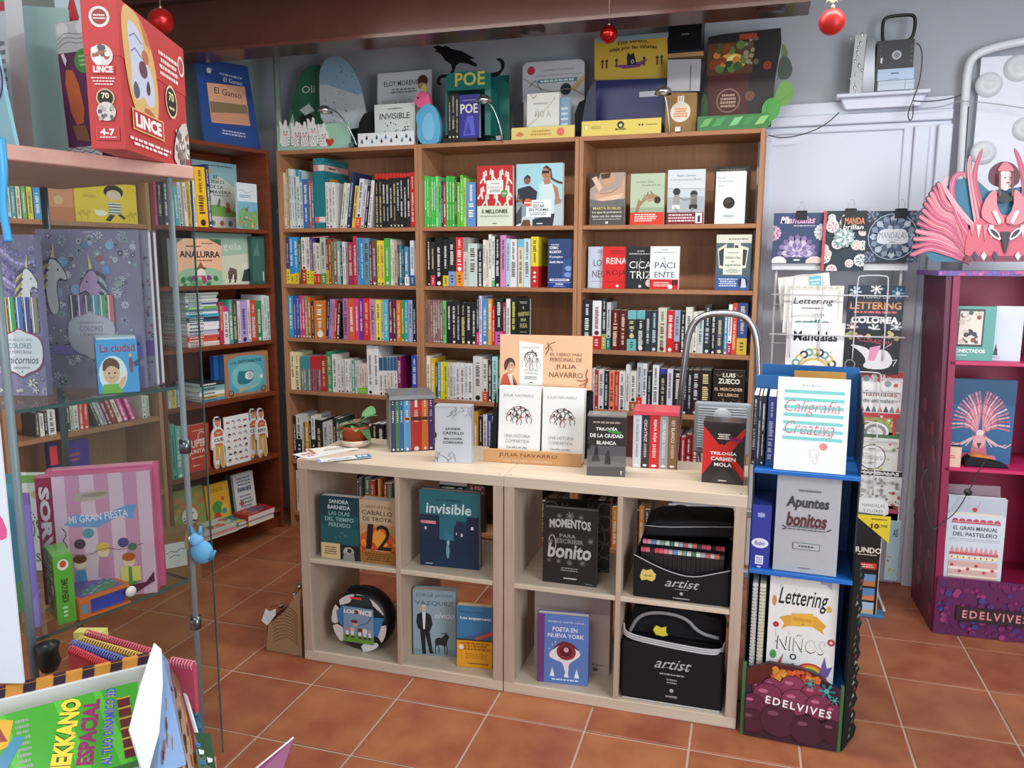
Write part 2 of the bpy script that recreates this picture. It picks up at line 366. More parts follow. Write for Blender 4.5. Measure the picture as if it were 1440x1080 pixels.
# grey-green pipe in the corner between the bookcases
m = MB(); m.tube([(-.715, 1.575, 0), (-.715, 1.575, 2.69)], .017, hx('9aa79e'), 10); p = m.build('corner_pipe', SATIN); tag(p, 'grey-green vertical pipe in the corner between brown and oak bookcases', 'pipe')
for z in (.75, 1.2, 1.75): MB().box(-.74, -.69, 1.553, 1.557, z, z+.02, hx('7d8a82')).build('clamp', SATIN, p)
# ------------------------------------------------------------------ pale cube shelf units used as a table
KX0, KY, KH, KW_, KD = .9996, .1512, .7806, .79, .39
KF = Frame((KX0-KW_, KY), 0)
def cube_unit(x0, label):
    r = empty('cube_shelf_unit', (x0, KY, 0)); tag(r, label, 'shelf unit', 'two pale oak cube units side by side'); w = KW_-.001; t = .037
    bev(MB().box(0, w, 0, KD, KH-t, KH).build('top_panel', PALE_H, r), .001); bev(MB().box(.0015, w-.0015, .001, KD-.001, 0, t).build('bottom_panel', PALE_H, r), .001)
    for x in (.0015, w-t): bev(MB().box(x, x+t-.0015, .001, KD-.001, t, KH-t).build('side_panel', PALE_V, r), .001)
    bev(MB().box(w/2-.0085, w/2+.0085, .003, KD-.003, t, KH-t).build('divider', PALE_V, r), .001)
    for a, b in ((t, w/2-.0085), (w/2+.0085, w-t)): bev(MB().box(a, b, .004, KD-.004, .386, .402).build('shelf', PALE_H, r), .001)
    for x in (.02, w-.02): MB().lathe([(0, 0), (.004, .0)], hx('5a4a3c'), 8, (x, .02, KH+.0004)).build('screw_cap', MATTE, r)
    return r
cube_unit(KX0-KW_, 'pale oak cube shelf holding the round football case'); cube_unit(KX0, 'pale oak cube shelf holding two black marker cases')
# ------------------------------------------------------------------ books in rows, spine outwards
CN = [('black', '1c1c1e'), ('charcoal', '3c3c40'), ('grey', '8c8c8c'), ('pale grey', 'c6c8c8'), ('white', 'e8e8ea'), ('cream', 'e6dcc0'), ('beige', 'c8b090'), ('tan', 'b08850'), ('brown', '6a4030'), ('maroon', '5a1820'), ('red', 'cc2626'), ('coral', 'e8805c'), ('orange', 'e07828'), ('yellow', 'e4cc38'), ('lime', '90c040'), ('green', '3cac48'), ('dark green', '2e5a40'), ('mint', 'a0d0b0'), ('teal', '3a8a90'), ('pale teal', 'a8d0d0'), ('sky blue', '58b0e0'), ('blue', '3a74c0'), ('navy', '28345c'), ('slate blue', '6080a8'), ('pale blue', 'b8cce0'), ('purple', '6a3c98'), ('lilac', 'b0a0d0'), ('plum', '7a2858'), ('magenta', 'd0307c'), ('pink', 'e090b0'), ('dusty rose', 'b87080')]
def rgb(h):
    h = ''.join(c*2 for c in h) if len(h) == 3 else h; return [int(h[i:i+2], 16) for i in (0, 2, 4)]
def cname(h):
    a = rgb(h); return min(CN, key=lambda k: sum((x-y)**2*wt for x, y, wt in zip(a, rgb(k[1]), (2, 4, 3))))[0]
ORD = 'zeroth first second third fourth fifth sixth seventh eighth ninth tenth eleventh twelfth thirteenth fourteenth fifteenth sixteenth seventeenth eighteenth nineteenth twentieth twenty-first twenty-second twenty-third twenty-fourth twenty-fifth twenty-sixth twenty-seventh twenty-eighth twenty-ninth thirtieth thirty-first thirty-second thirty-third thirty-fourth thirty-fifth thirty-sixth thirty-seventh thirty-eighth thirty-ninth fortieth'.split()
def spine_book(fr, u, d, z, t, h, dep, hexc, lean=0.0, band=None, top=None, ink=None, seed=0, name='book', hard=False, text=None):
    rnd = random.Random(seed); col = hx(hexc); cv = .0012 if not hard else .0022; ins = .0015 if not hard else .003
    m = MB(); m.box(0, t, 0, cv, 0, h, col); m.box(0, cv, cv, dep, 0, h, col); m.box(t-cv, t, cv, dep, 0, h, col)
    o = m.build(name, PRINT)
    MB().box(cv, t-cv, cv, dep-ins, ins, h-ins, hx(rnd.choice(('e6dfcc', 'ebe7dc', 'ddd3bc', 'e9e9e6')))).build('page_block', MATTE, o)
    w = fr.w(u, d, z+.0006)
    if lean > 0: w = w + Vector((0, 0, t*math.sin(lean)))
    o.location = w; o.rotation_euler = (0, lean, fr.a)
    a = Art(t, h); z0 = 0; z1 = 1; dark = sum(rgb(hexc)) < 330
    if top: a.r(0, top[1]/h, 1, 1.0, top[0]); z1 = top[1]/h
    if ink is None: ink = rnd.choice(['e8e6e0', 'e8e6e0', 'd8c890', 'c8d8e0']) if dark else (rnd.choice(['28282c', '28282c', '6a2020', '203860']) if sum(rgb(hexc)) > 480 else rnd.choice(['f2f0ea', 'f2f0ea', '1e1e22']))
    if band: z0 = band[1]/h
    if text: a.t(text, .5, (z0+z1)/2+.06, .62, (z1-z0)*.62, ink, 0, .02, -90)
    elif t > .006 and h > .05:
        for (p0, p1, wf) in rnd.choice((((.12, .5, .5), (.56, .86, .34)), ((.1, .66, .52),), ((.08, .3, .3), (.36, .9, .55)), ((.2, .8, .45), ), ((.06, .42, .36), (.48, .78, .56)))):
            A = z0+(z1-z0)*(1-p1); B = z0+(z1-z0)*(1-p0); zz = A; wf *= rnd.uniform(.8, 1.1); y = a._y(); c = hx(ink); st = .22*t*wf*1.7/h
            while zz < B:
                s_ = st*rnd.uniform(.7, 1.25); x0 = .5-wf/2; x1 = x0+wf*rnd.uniform(.75, 1)
                a.m.q([(x0*t, y, zz*h), (x1*t, y, zz*h), (x1*t, y, (zz+s_*.62)*h), (x0*t, y, (zz+s_*.62)*h)], c); zz += s_
                if rnd.random() < .14: zz += st
        a.o(.5, z0+max(.035, .34*t/h), .26, ink) if rnd.random() < .6 else None
    a.build(o, 'spine_print')
    if band:
        b = MB(); bc = hx(band[0]); e = .0005; b.box(-e, t+e, -.0012, -.0004, 0.0005, band[1], bc); b.box(-e-.0002, -e, -.001, dep, .0005, band[1], bc); b.box(t+e, t+e+.0002, -.001, dep, .0005, band[1], bc); bb = b.build('paper_band', PRINT, o)
        if t > .012:
            q = Art(t, band[1]); q.small(.3, .2, .7, .8, 'f4f2ec' if sum(rgb(band[0])) < 420 else '2a2a2c', 3); q.build(o, 'band_print', None, (0, -.0013, 0))
    return o
REG = []
def room_above(fr, u, z):
    zs = (BZ+[2.067]) if fr is BK else (LZ+[2.069] if u > -.72 else [1.656, 1.21, .76, .40, .115, 2.069]) if fr is LF else []
    up = [q for q in zs if q > z+.05]; return (min(up)-z-.0225) if up else 9
def row(fr, z, ox, oy, s, spec, place, d=.025, dep=None, hard=False, umin=None, umax=None, group=None):
    items = []; prev = -99; n0 = len(REG)
    for ent in spec.split(';'):
        f = ent.split()
        if not f: continue
        xl, xr, yt = [float(v) for v in f[:3]]; hc = f[3]; opt = {}
        for e in f[4:]: opt[e[0]] = e[1:]
        px0, px1, py = ox+xl/s, ox+xr/s, oy+yt/s; dd = d+float(opt.get('d', 0))/100
        sh = float(opt.get('l', 0))/s
        u, zt = fr.uz(px0, py, dd); yb = pix(fr.w(u, dd, z))[1]; ym = yb if sh else (py+yb)/2
        u0 = fr.uz(px0, ym, dd)[0]; u1 = fr.uz(px1, ym, dd)[0]; zt = fr.uz((px0+px1)/2+sh, py, dd)[1]
        t = u1-u0; h = zt-z; lean = 0
        if sh: 
            lean = math.atan2(fr.uz(px0+sh, py, dd)[0]-fr.uz(px0, py, dd)[0], h); t *= math.cos(lean); h = (h-t*abs(math.sin(lean)))/math.cos(lean)
        elif 'o' not in opt:
            if u0 < prev+.0004: t -= prev+.0004-u0; u0 = prev+.0004
            prev = u0+t
        else: prev = max(prev, u0+t)
        t = max(t-.0004, .003); h = min(h, room_above(fr, u0, z)-abs(math.sin(lean))*t)
        def zz(v): return fr.uz((px0+px1)/2, oy+float(v)/s, dd)[1]-z
        band = top = None
        if 'b' in opt: c, v = opt['b'].split(':'); band = (c, min(max(zz(v), .01), h*.8))
        if 't' in opt: c, v = opt['t'].split(':'); top = (c, min(max(zz(v), .01), h*.97))
        dp = float(opt['p'])/100 if 'p' in opt else (dep or min(.2, max(.11, h*.66)))
        items.append((u0, dd, z, t, h, dp, hc, lean, band, top, opt.get('i'), opt.get('T', '').replace('_', ' ') or None))
    um = items[len(items)//2][0]
    lo, hi = umin, umax
    if lo is None:
        if fr is BK: kk = min(2, max(0, int(um/UW))); lo, hi = kk*UW+.0215, (kk+1)*UW-.0215
        else: lo, hi = (-.699, -.024) if um > -.72 else (-1.418, -.745)
    items = [list(i) for i in items]
    i = 0
    while i < len(items):                     # books that lean together share one angle and clear their neighbours
        if items[i][7] == 0: i += 1; continue
        j = i
        while j+1 < len(items) and items[j+1][7]*items[i][7] > 0: j += 1
        sg = 1 if items[i][7] > 0 else -1; a = sum(abs(q[7]) for q in items[i:j+1])/(j-i+1)
        for k in range(i+1, j+1):
            items[k][0] = max(items[k][0], items[k-1][0]+items[k-1][3]/math.cos(a)+.001)
        if sg > 0:
            lim = items[j+1][0] if j+1 < len(items) else hi
            e = items[j]; a = min(a, max(.0, math.atan2(lim-e[0]-e[3]-.001, e[4])))
            if j+1 < len(items):
                mh = items[j+1][4]; a2 = max(0., math.atan2(lim-e[0]-e[3]*1.02-.001, min(mh, e[4]))); a = max(a, min(a2, a))
        else:
            lim = items[i-1][0]+items[i-1][3] if i else lo
            e = items[i]; a = min(a, max(.0, math.atan2(e[0]-lim-.001, e[4])))
        for k in range(i, j+1): items[k][7] = sg*a
        i = j+1
    first = min(q[0] for q in items); last = max(q[0]+q[3] for q in items)
    nf = max(first, lo); nl = min(last, hi); f_ = (nl-nf)/(last-first)
    if nf != first or nl != last:
        for q in items: q[0] = nf+(q[0]-first)*f_; q[3] = q[3]*f_-.0002
    for k, it in enumerate(items):
        o = spine_book(fr, *it[:8], band=it[8], top=it[9], ink=it[10], seed=n0*7+k*13+int(z*100), hard=hard, text=it[11])
        REG.append((o, it, place, k, group))
def adj(t, h):
    return ('thick' if t > .032 else 'slim' if t < .013 else ''), ('tall' if h > .235 else 'short' if h < .15 else '')
SKIP = set()
def join_smallest(keep):
    """past the limit of three hundred of a kind, the ones that show smallest become one joined mesh"""
    bpy.context.view_layer.update()
    vis = sorted(REG, key=lambda r: -(r[1][3]+.002)*r[1][4]/((r[0].location-CAM).length**2)*(.15 if 'fifth' in r[2] or 'lowest' in r[2] else 1))
    drop = [r[0] for r in vis[keep:]]; m = MB(); SKIP.update(id(r) for r in vis[keep:])
    for o in drop:
        for q in [o]+list(o.children_recursive):
            M = q.matrix_world; me = q.data; b = len(m.v); m.v += [tuple(M @ v.co) for v in me.vertices]; ca = me.color_attributes['Col'].data
            for p in me.polygons: m.f.append(tuple(b+i for i in p.vertices)); m.c.append(tuple(ca[p.loop_start].color)[:3]); m.sm.append(False)
    for o in drop:
        for q in list(o.children_recursive): bpy.data.objects.remove(q)
    o = m.build('slim_books', PRINT); o['kind'] = 'stuff'; o['label'] = 'slimmest and half hidden books filling the gaps along the shelves'
    for q in drop: bpy.data.objects.remove(q)
def label_rows():
    by = {}
    for r in REG: by.setdefault(r[2], []).append(r)
    for place, rs in by.items():
        n = len(rs); rs = sorted(rs, key=lambda r: r[1][0]); nm = [cname(r[1][6]) for r in rs]; d1 = []
        for r, c in zip(rs, nm):
            it = r[1]; e = ''
            if it[8]: e = 'with %s foot band' % cname(it[8][0])
            elif it[9]: e = 'with %s head block' % cname(it[9][0])
            elif abs(it[7]) > .06: e = 'leaning sideways'
            a, b = adj(it[3], it[4]); d1.append(((a or b), c, e))
        key = ['%s %s book %s' % k for k in d1]; key2 = ['%s book %s' % k[1:] for k in d1]
        nb = ['%s|%s|%s' % (nm[i], nm[i-1] if i else '', nm[i+1] if i < n-1 else '') for i in range(n)]
        for i, (r, (a, c, e)) in enumerate(zip(rs, d1)):
            if key2.count(key2[i]) == 1: t = '%s %s book %s on %s' % (a, c, e, place)
            elif key.count(key[i]) == 1 and a: t = '%s %s book %s on %s' % (a, c, e, place)
            elif nb.count(nb[i]) == 1 and 0 < i < n-1 and nm[i-1] != nm[i] and nm[i+1] != nm[i] and nb.count('%s|%s|%s' % (nm[i], nm[i+1], nm[i-1])) == 0:
                t = '%s book between %s and %s ones, %s' % (c, nm[i-1], nm[i+1], place)
            else: t = '%s %s book, %s in line on %s' % (a, c, ORD[i+1], place)
            t = t if len(t.replace(' with ', ' with ').split()) <= 16 else ' '.join(w for w in t.split() if w not in ('thick', 'slim', 'tall', 'short'))
            if id(r) in SKIP: continue
            r[0]['category'] = 'book'; r[0]['label'] = ' '.join(t.split()); r[0]['group'] = r[4] or ('books on '+place)
K1, K2, K3 = 'left oak bookcase', 'middle oak bookcase', 'right oak bookcase'
row(BK, BZ[0], 395, 215, 7.2, '''22 46 200 e0d4bc;48 68 168 b59a62;74 100 160 cfdcd8;101 126 168 dfe8e6;127 150 175 b9cbd8;151 184 172 d5e2dc t4a90b8:240;186 212 192 c6d6da t4a98c0:300;
213 276 266 3f6fb0;277 304 276 b5604e;305 324 270 5c7484;447 480 298 dcdfdc;481 514 298 d2d6d2;515 546 300 e3e5e2;596 628 305 d9dcd8 l95;631 658 310 e0e2de l90;
662 698 195 2a3560 l100;712 748 330 e6c04c l48;750 798 258 d8dce4 l42 be05a28:655;802 834 320 cfd0dc l45;838 864 330 2b2b30 l40;872 902 275 e8e8ea l50;
952 987 212 212124 tc83028:268;988 1023 212 252426 tc83028:262;1024 1059 210 1f1f22 tc83028:264;1060 1095 210 262628 tc83028:270;1096 1131 205 212124 tc83028:255;1132 1167 205 302a26 tc83028:255;1168 1203 205 222226 tc83028:250;1204 1239 205 242428 tc83028:252;1240 1275 205 1f1f22 tc83028:250;1276 1311 205 2a2a2e tc83028:240;1312 1358 195 d8281e if4ece4''', 'top shelf of '+K1)
row(BK, BZ[1], 395, 320, 7.2, '''45 76 100 4a3f6e bd8d84a:420;78 122 95 2f8ed0 be8c832:470;124 166 98 38a0dc be8c030:460;168 198 120 5a5a50;202 246 100 e2e0da bc0381c:425;248 286 98 d9d6d4 bd8d030:435;288 318 100 5a4a86 bd0cc38:440;322 352 155 d8d2cc bd02a20:470;353 390 158 d5d0c8 bd02a20:470;
392 450 105 b5c4b0 b3f9a48:465;452 474 118 8a3828 be0a030:430;476 506 120 a04030;508 528 140 6a9a60;530 560 120 8a5a50;562 598 140 7ab0a8;600 616 180 303030;618 650 145 dcdcd8;652 672 150 9aa0a0;674 726 150 a03058;728 764 88 c03848;766 800 105 4a98c8;801 834 105 3f8fc4;836 892 108 6a90a8;894 918 145 7a3040;
920 966 120 6a5040;972 1004 132 e8d048;1005 1044 132 e4cc40;1046 1106 110 4ab048;1110 1126 120 e8e0d8;1127 1146 150 e0dcd4;1148 1178 140 b8a890;1180 1196 175 404850;1198 1224 175 3a8a98;1226 1246 170 28384c;1252 1292 195 4a90c0 be8e8ea:500;1310 1352 132 e6e8ea b2a5c9c:485;1354 1372 140 6aa0a8''', 'second shelf of '+K1)
row(BK, BZ[2], 395, 405, 7.2, '''70 118 82 3f9cc8;120 150 85 3a5ab0;152 182 80 4050a0;184 206 78 c04878;208 238 80 cf4a70;240 266 85 7aa060;268 298 95 d06030;302 330 130 2e4038;332 446 130 d07a30;452 476 110 2a2a60 l25;478 506 115 9a90d0 l28;508 530 120 e08088 l28;532 552 125 c03840 l25;556 590 128 2a2428 l32;
625 680 108 b070a0;682 742 108 dc5a2c;744 788 110 d83a80;790 832 112 6a3a98;834 896 108 d82c34;898 956 115 c090a8;958 1012 120 e8dc50;1014 1038 130 b8c0b8;1040 1088 120 4ab4d8 ie8e0a0;1092 1130 125 7a2050 ie8e0a0;1132 1168 125 4a2c60 ie8e0a0;1170 1216 125 e07028 ie8e0a0;1218 1250 125 38a038 ie8e0a0;1252 1288 125 30a0c8 ie8e0a0;1290 1334 125 a0a8d0;1336 1370 130 20242c''', 'third shelf of '+K1)
row(BK, BZ[3], 395, 480, 7.2, '''100 142 110 ece4b8;145 186 115 e8e0b0;208 230 150 7a8a8c t3a9098:280;231 253 150 809092 t3a9098:280;254 276 150 78888c t3a9098:280;277 299 150 7e8e90 t3a9098:280;302 328 150 9a6068 tc02830:285;329 354 150 a06870 tc02830:285;355 380 150 986068 tc02830:285;381 405 150 9c646c tc02830:285;
408 462 145 b02830;466 520 110 2a9468;522 570 135 dcdcd6;572 606 185 e0ded8;608 642 190 d4d2cc;650 690 185 e4e4e0;692 716 195 d8dad6;718 750 195 5aa090;752 772 200 cfd2d0;775 799 230 e0d0c8 b7ab838:470;800 822 230 e0ccc6 b7ab838:470;823 846 230 dcccc4 b7ab838:470;847 870 230 e0d0c8 b7ab838:470;
874 934 40 e4e6e8;936 992 45 e8eaec;995 1035 165 e6e4de t2f5f88:298;1038 1078 160 e6e4de t2f5a80:298;1080 1106 160 e4e2dc t356890:298;1108 1140 160 e6e4de t2c6090:298;1142 1180 160 e4e4de t2f5f88:298;1182 1222 155 8a1a60;1325 1385 145 2c58c8 b202c50:465''', 'fourth shelf of '+K1)
row(BK, BZ[4], 400, 560, 9, '''85 125 220 2a2a2c;128 195 215 d8dcda b202020:515;198 220 300 e0e0de;222 240 305 6a3428;242 290 300 d8a830;292 318 290 1c1c20;322 370 225 e8e8ea b2c2c30:520;374 470 275 1e1e22;472 540 310 c4c4c2;541 600 310 cfcfcc;605 640 250 1e2420;642 690 260 305848;692 740 330 dcdcd8;744 800 320 a8a8a8;806 860 300 3c3c44;866 920 330 e0e0da;1000 1070 360 6c6c70;1104 1180 330 18181c;1184 1262 330 1c1c22''', 'fifth shelf of '+K1)
row(BK, BZ[0], 590, 225, 6.545, '''40 62 148 3cc04a;63 84 150 48c050;85 104 152 38b040;105 124 155 50c458;125 144 158 3cb84a;146 168 150 8ad890;169 196 205 60b878;198 214 200 303030;216 242 205 b83a34;244 268 150 44c04c;270 296 150 38b03c;298 322 152 3cb444;324 342 160 584438;344 372 205 58c030;374 400 140 62c43c;402 430 165 a8d070;434 518 205 6090cc''', 'top shelf of '+K2)
row(BK, BZ[1], 590, 325, 6.545, '''72 100 60 1c1c1e;103 142 100 2a2a2e bd03848:408;144 212 62 18181a ie8e8e4;215 265 72 1e1e20 bd8c024:410 ie8e8e4;268 330 58 26262a b7a9cd0:372;335 402 58 d83838 be8902c:375 if4f0ea;403 446 60 c8c4c0 t8c8c8c:190;448 532 115 c4d4d0;535 582 165 26262a ie8e8e4;585 610 80 e8e4d8;612 634 85 dcd8c8;636 664 32 e4e2da;666 692 50 e0e0dc b58b060:455;694 742 50 202024 ie8e8e4;
744 796 38 d088b8;798 832 70 a8d0e8;834 896 75 dedede;904 958 75 d8ccb0 t70b8d0:150;960 1022 70 c0dce0;1026 1095 52 e0cc30 bc02424:325''', 'second shelf of '+K2)
row(BK, BZ[2], 590, 410, 7.2, '''60 83 85 8a6a60;84 107 85 94706a;108 131 85 80605a;132 155 85 8c6c64;156 179 85 866660;180 203 85 907068;204 230 85 7c5c58;232 268 95 6ac070;272 320 100 241f22;322 370 100 261f22;372 408 105 2c2228;412 468 110 1a1a1c;470 522 110 1c1c1e;524 572 112 1a1a1c;574 600 50 2a2a30 bc83a70:410;602 630 45 d8d0ec;632 690 70 4a8ac0;692 730 75 e0a040;732 762 150 c02828;766 842 75 242428 bc060a8:405 ie8e8e4;844 872 110 a03048;876 920 75 e4e4e2;922 985 60 1c2018 id8d860''', 'third shelf of '+K2)
row(BK, BZ[3], 590, 490, 10.286, '''100 155 110 ece8dc;158 226 145 d8b828;228 258 205 3c3c44;260 302 205 6aa0a4;304 352 205 d8d420;353 400 205 d4cc24;402 434 215 d8d4c4;436 480 215 cfccc8;482 522 215 e4e4e2;524 584 215 dcdce0;586 652 220 e0e2e4;654 696 225 dde0e4;698 768 225 e2e6ea;775 910 115 d6d4d0;912 985 160 d8d8d2 bd05028:625;988 1048 170 3c2c34;1050 1130 120 a8d8d4;1132 1180 110 404848''', 'fourth shelf of '+K2)
row(BK, BZ[4], 580, 400, 4.8, '395 408 855 a05028;410 445 858 d0982c;448 475 890 2a2a2c;478 505 880 e4e4e6;508 535 880 2c3c8c;538 560 890 d8d8d4', 'fifth shelf of '+K2)
row(BK, BZ[2], 810, 410, 5.76, '''38 122 72 222224 ie8e8e4;122 195 75 e8e8ec bc02424:360;200 236 58 26282c ba8a848:345;238 272 88 c0c8cc b2a7880:375;280 340 150 5a1418 if0d8b8;342 405 152 561418 if0d8b8;408 482 155 2a3432 t70b4bc:225 b70b8bc:385;484 552 155 262e30 t6cb0b8:225;554 600 155 2c3640;601 654 155 2e3842;658 728 132 c8ccb8;730 788 155 cc1c24;790 838 155 98a8c0 b8a2030:405;842 880 160 1e2022;
882 938 128 d8d8cc;940 980 165 dcdccc;982 1030 160 c0c8c8;1034 1090 112 2c2e30;1092 1130 165 221e22;1132 1195 165 2c3a4c;1197 1228 165 4a88a8;1230 1262 105 e6e6e4 bb82028:420;1264 1304 95 c84030;1306 1388 95 2a4484 bc8a838:380''', 'third shelf of '+K3)
row(BK, BZ[3], 810, 500, 5.76, '''132 150 105 e0e0de;151 180 118 b82838;182 226 115 d8dcde;228 264 125 202022;268 312 128 f08060;314 346 128 c83038;348 398 130 e2e2e4;402 434 75 dfe3e5;436 488 130 e2e2da ba05830:375;492 534 62 c0ccd4 bd83030:340;536 572 65 e0e4e6;574 612 130 202428;618 670 78 e0e6ea;674 732 108 262632 t4038a0:150;736 782 110 d0d4e4;786 860 118 221e1c;862 900 118 241f20;902 938 118 2a2224;940 1000 118 30181c;1002 1092 118 281e20''', 'fourth shelf of '+K3)
row(BK, BZ[4], 810, 500, 5.76, '''700 745 640 d8d8d2;748 790 650 603028;795 838 655 2a2a30;842 880 660 b02830;884 930 640 7a2028;934 990 650 a83038;996 1040 650 902830;1046 1100 655 2c2c34;1106 1160 650 d0d0ca''', 'fifth shelf of '+K3)
rb = random.Random(5)
def filler(u0, u1, z, hmin, hmax, place, cols, seed):
    rr = random.Random(seed); u = u0; n0 = len(REG); k = 0
    while u < u1:
        t = rr.uniform(.012, .034); h = rr.uniform(hmin, hmax); hc = rr.choice(cols); it = (u, .025, z, t, h, .15, hc, 0, None, None, None, None)
        REG.append((spine_book(BK, *it[:8], seed=seed*50+k), it, place, k, None)); u += t+.0006; k += 1
        if rr.random() < .12: u += .02
FC = '2a2a2e e4e4e0 d8d4c8 7a3030 303848 c8c8c8 e8e0d0 48505c b04030 d09040 5c6c60'.split()
filler(.35, .70, BZ[5], .19, .235, 'lowest shelf of '+K1, FC, 11)
filler(.03, .13, BZ[5], .2, .25, 'lowest shelf of '+K1+' by the pipe', FC[:4], 12)
filler(.92, 1.06, BZ[5], .2, .23, 'lowest shelf of '+K2, FC, 13); filler(1.28, 1.62, BZ[5], .2, .235, 'lowest shelf of '+K2+' near its middle', FC, 14)
filler(1.68, 2.02, BZ[5], .2, .245, 'lowest shelf of '+K3, FC+['d88a28', 'd88a28'], 15)
# ------------------------------------------------------------------ books and boxes that show their front
KIND = ['novel', 'novel']
class Place: pass
def on_shelf(fr, xl, xr, yt, z, d=.03, lift=.0006):
    p = Place(); u = fr.uz(xl, yt, d)[0]; yb = pix(fr.w(u, d, z))[1]; ym = (yt+yb)/2
    u0 = fr.uz(xl, ym, d)[0]; u1 = fr.uz(xr, ym, d)[0]; p.loc = fr.w(u0, d, z+lift); p.yaw = fr.a; p.w = u1-u0; p.h = min(fr.uz((xl+xr)/2, yt, d)[1]-z, room_above(fr, u0, z)-.001); return p
def on_top(bl, br, yt, z, lift=.0006):                # bottom-left and bottom-right picture points of a thing resting on height z
    p = Place(); a, b = onz(*bl, z), onz(*br, z); v = b-a; p.yaw = math.atan2(v.y, v.x); p.w = v.length
    p.h = onplane((bl[0]+br[0])/2, yt, a, p.yaw)[1*0+2]-z; p.loc = Vector((a.x, a.y, z+lift)); return p
def at_free(x0, z0, y0, w, h, yaw): p = Place(); p.loc = Vector((x0, y0, z0)); p.w = w; p.h = h; p.yaw = yaw; return p
def stand_book(p, t, cover, label, art=None, lean=0, hard=True, spine=None, cat=None, name=None, group=None, top=None, gloss=False, pages='ebe7dc'):
    name = name or KIND[0]; cat = cat or KIND[1]; w, h = p.w, p.h; col = hx(cover); sp = hx(spine) if spine else col; cv = .0022 if hard else .0012; ins = .003 if hard else .0012
    m = MB(); m.box(0, w, 0, cv, 0, h, col); m.box(0, w, t-cv, t, 0, h, col); m.box(0, cv, cv, t-cv, 0, h, sp)
    o = m.build(name, GLOSS if gloss else PRINT)
    MB().box(cv, w-ins, cv, t-cv, ins, h-ins, hx(pages)).build('page_block', MATTE, o)
    o.location = p.loc + Vector((0, 0, t*math.sin(lean))); o.rotation_euler = (-lean, 0, p.yaw)
    if art:
        a = Art(w, h); art(a); a.build(o, 'cover_print', GLOSS if gloss else PRINT)
    return tag(o, label, cat, group)
def slipcase(p, t, body, label, art=None, lidc=None, lean=0, name='box_set', cat='box set', side=None, gloss=True):
    w, h = p.w, p.h; m = MB(); m.box(0, w, 0, t, 0, h-.006, hx(body)); 
    o = m.build(name, GLOSS if gloss else PRINT)
    MB().box(-.0005, w+.0005, -.0004, t+.0004, h-.006, h, hx(lidc or body)).build('lid', GLOSS, o)
    o.location = p.loc + Vector((0, 0, t*math.sin(lean))); o.rotation_euler = (-lean, 0, p.yaw)
    if art: a = Art(w, h); art(a); a.build(o, 'front_print', GLOSS if gloss else PRINT)
    return tag(o, label, cat)
def F1(i): return BK, BZ[i]
# --- top shelf, middle oak bookcase
def art(a):
    a.r(0, 0, 1, .34, 'd6e2cc'); a.r(0, .34, 1, 1, 'c02a30')
    for cx, cz, k in ((.2, .82, 0), (.44, .84, 1), (.66, .83, 2), (.87, .8, 3), (.13, .56, 4), (.88, .58, 5), (.26, .44, 6), (.56, .45, 7), (.86, .42, 8)):
        a.o(cx, cz+.07, .03, 'f0e4de'); a.p([(cx-.03, cz+.06), (cx+.035, cz+.05), (cx+.03, cz-.03), (cx-.035, cz-.03)], 'f0e4de')
        s = 1 if k % 2 else -1
        a.l([(cx, cz-.02), (cx+s*.07, cz-.06), (cx+s*.1, cz-.1)], .009, 'f0e4de'); a.l([(cx, cz-.02), (cx-s*.03, cz-.1)], .009, 'f0e4de'); a.l([(cx, cz+.04), (cx-s*.07, cz+.02), (cx-s*.05, cz+.1)], .007, 'f0e4de')
    a.r(.27, .53, .74, .76, 'f0eee8'); a.t('ESTIRÁNDOSE', .5, .645, .4, .035, '4a4a4a'); a.small(.36, .69, .66, .72, '777777', 1); a.small(.32, .56, .7, .61, '666666', 2)
    a.o(.77, .54, .1, '5a9a50'); a.small(.7, .52, .84, .56, 'e0f0d8', 2)
    a.t('5 MILLONES', .5, .25, .72, .065, '2e4a34', 0, .02); a.t('DE EJEMPLARES VENDIDOS', .5, .165, .8, .038, '8a9a80'); a.r(.44, .045, .56, .055, '333333')
stand_book(on_shelf(*[BK, 671, 721, 233, BZ[0], .02]), .03, 'c02a30', 'large red book of white stretching figures, green lower panel', art, hard=False, pages='f0f0ee')
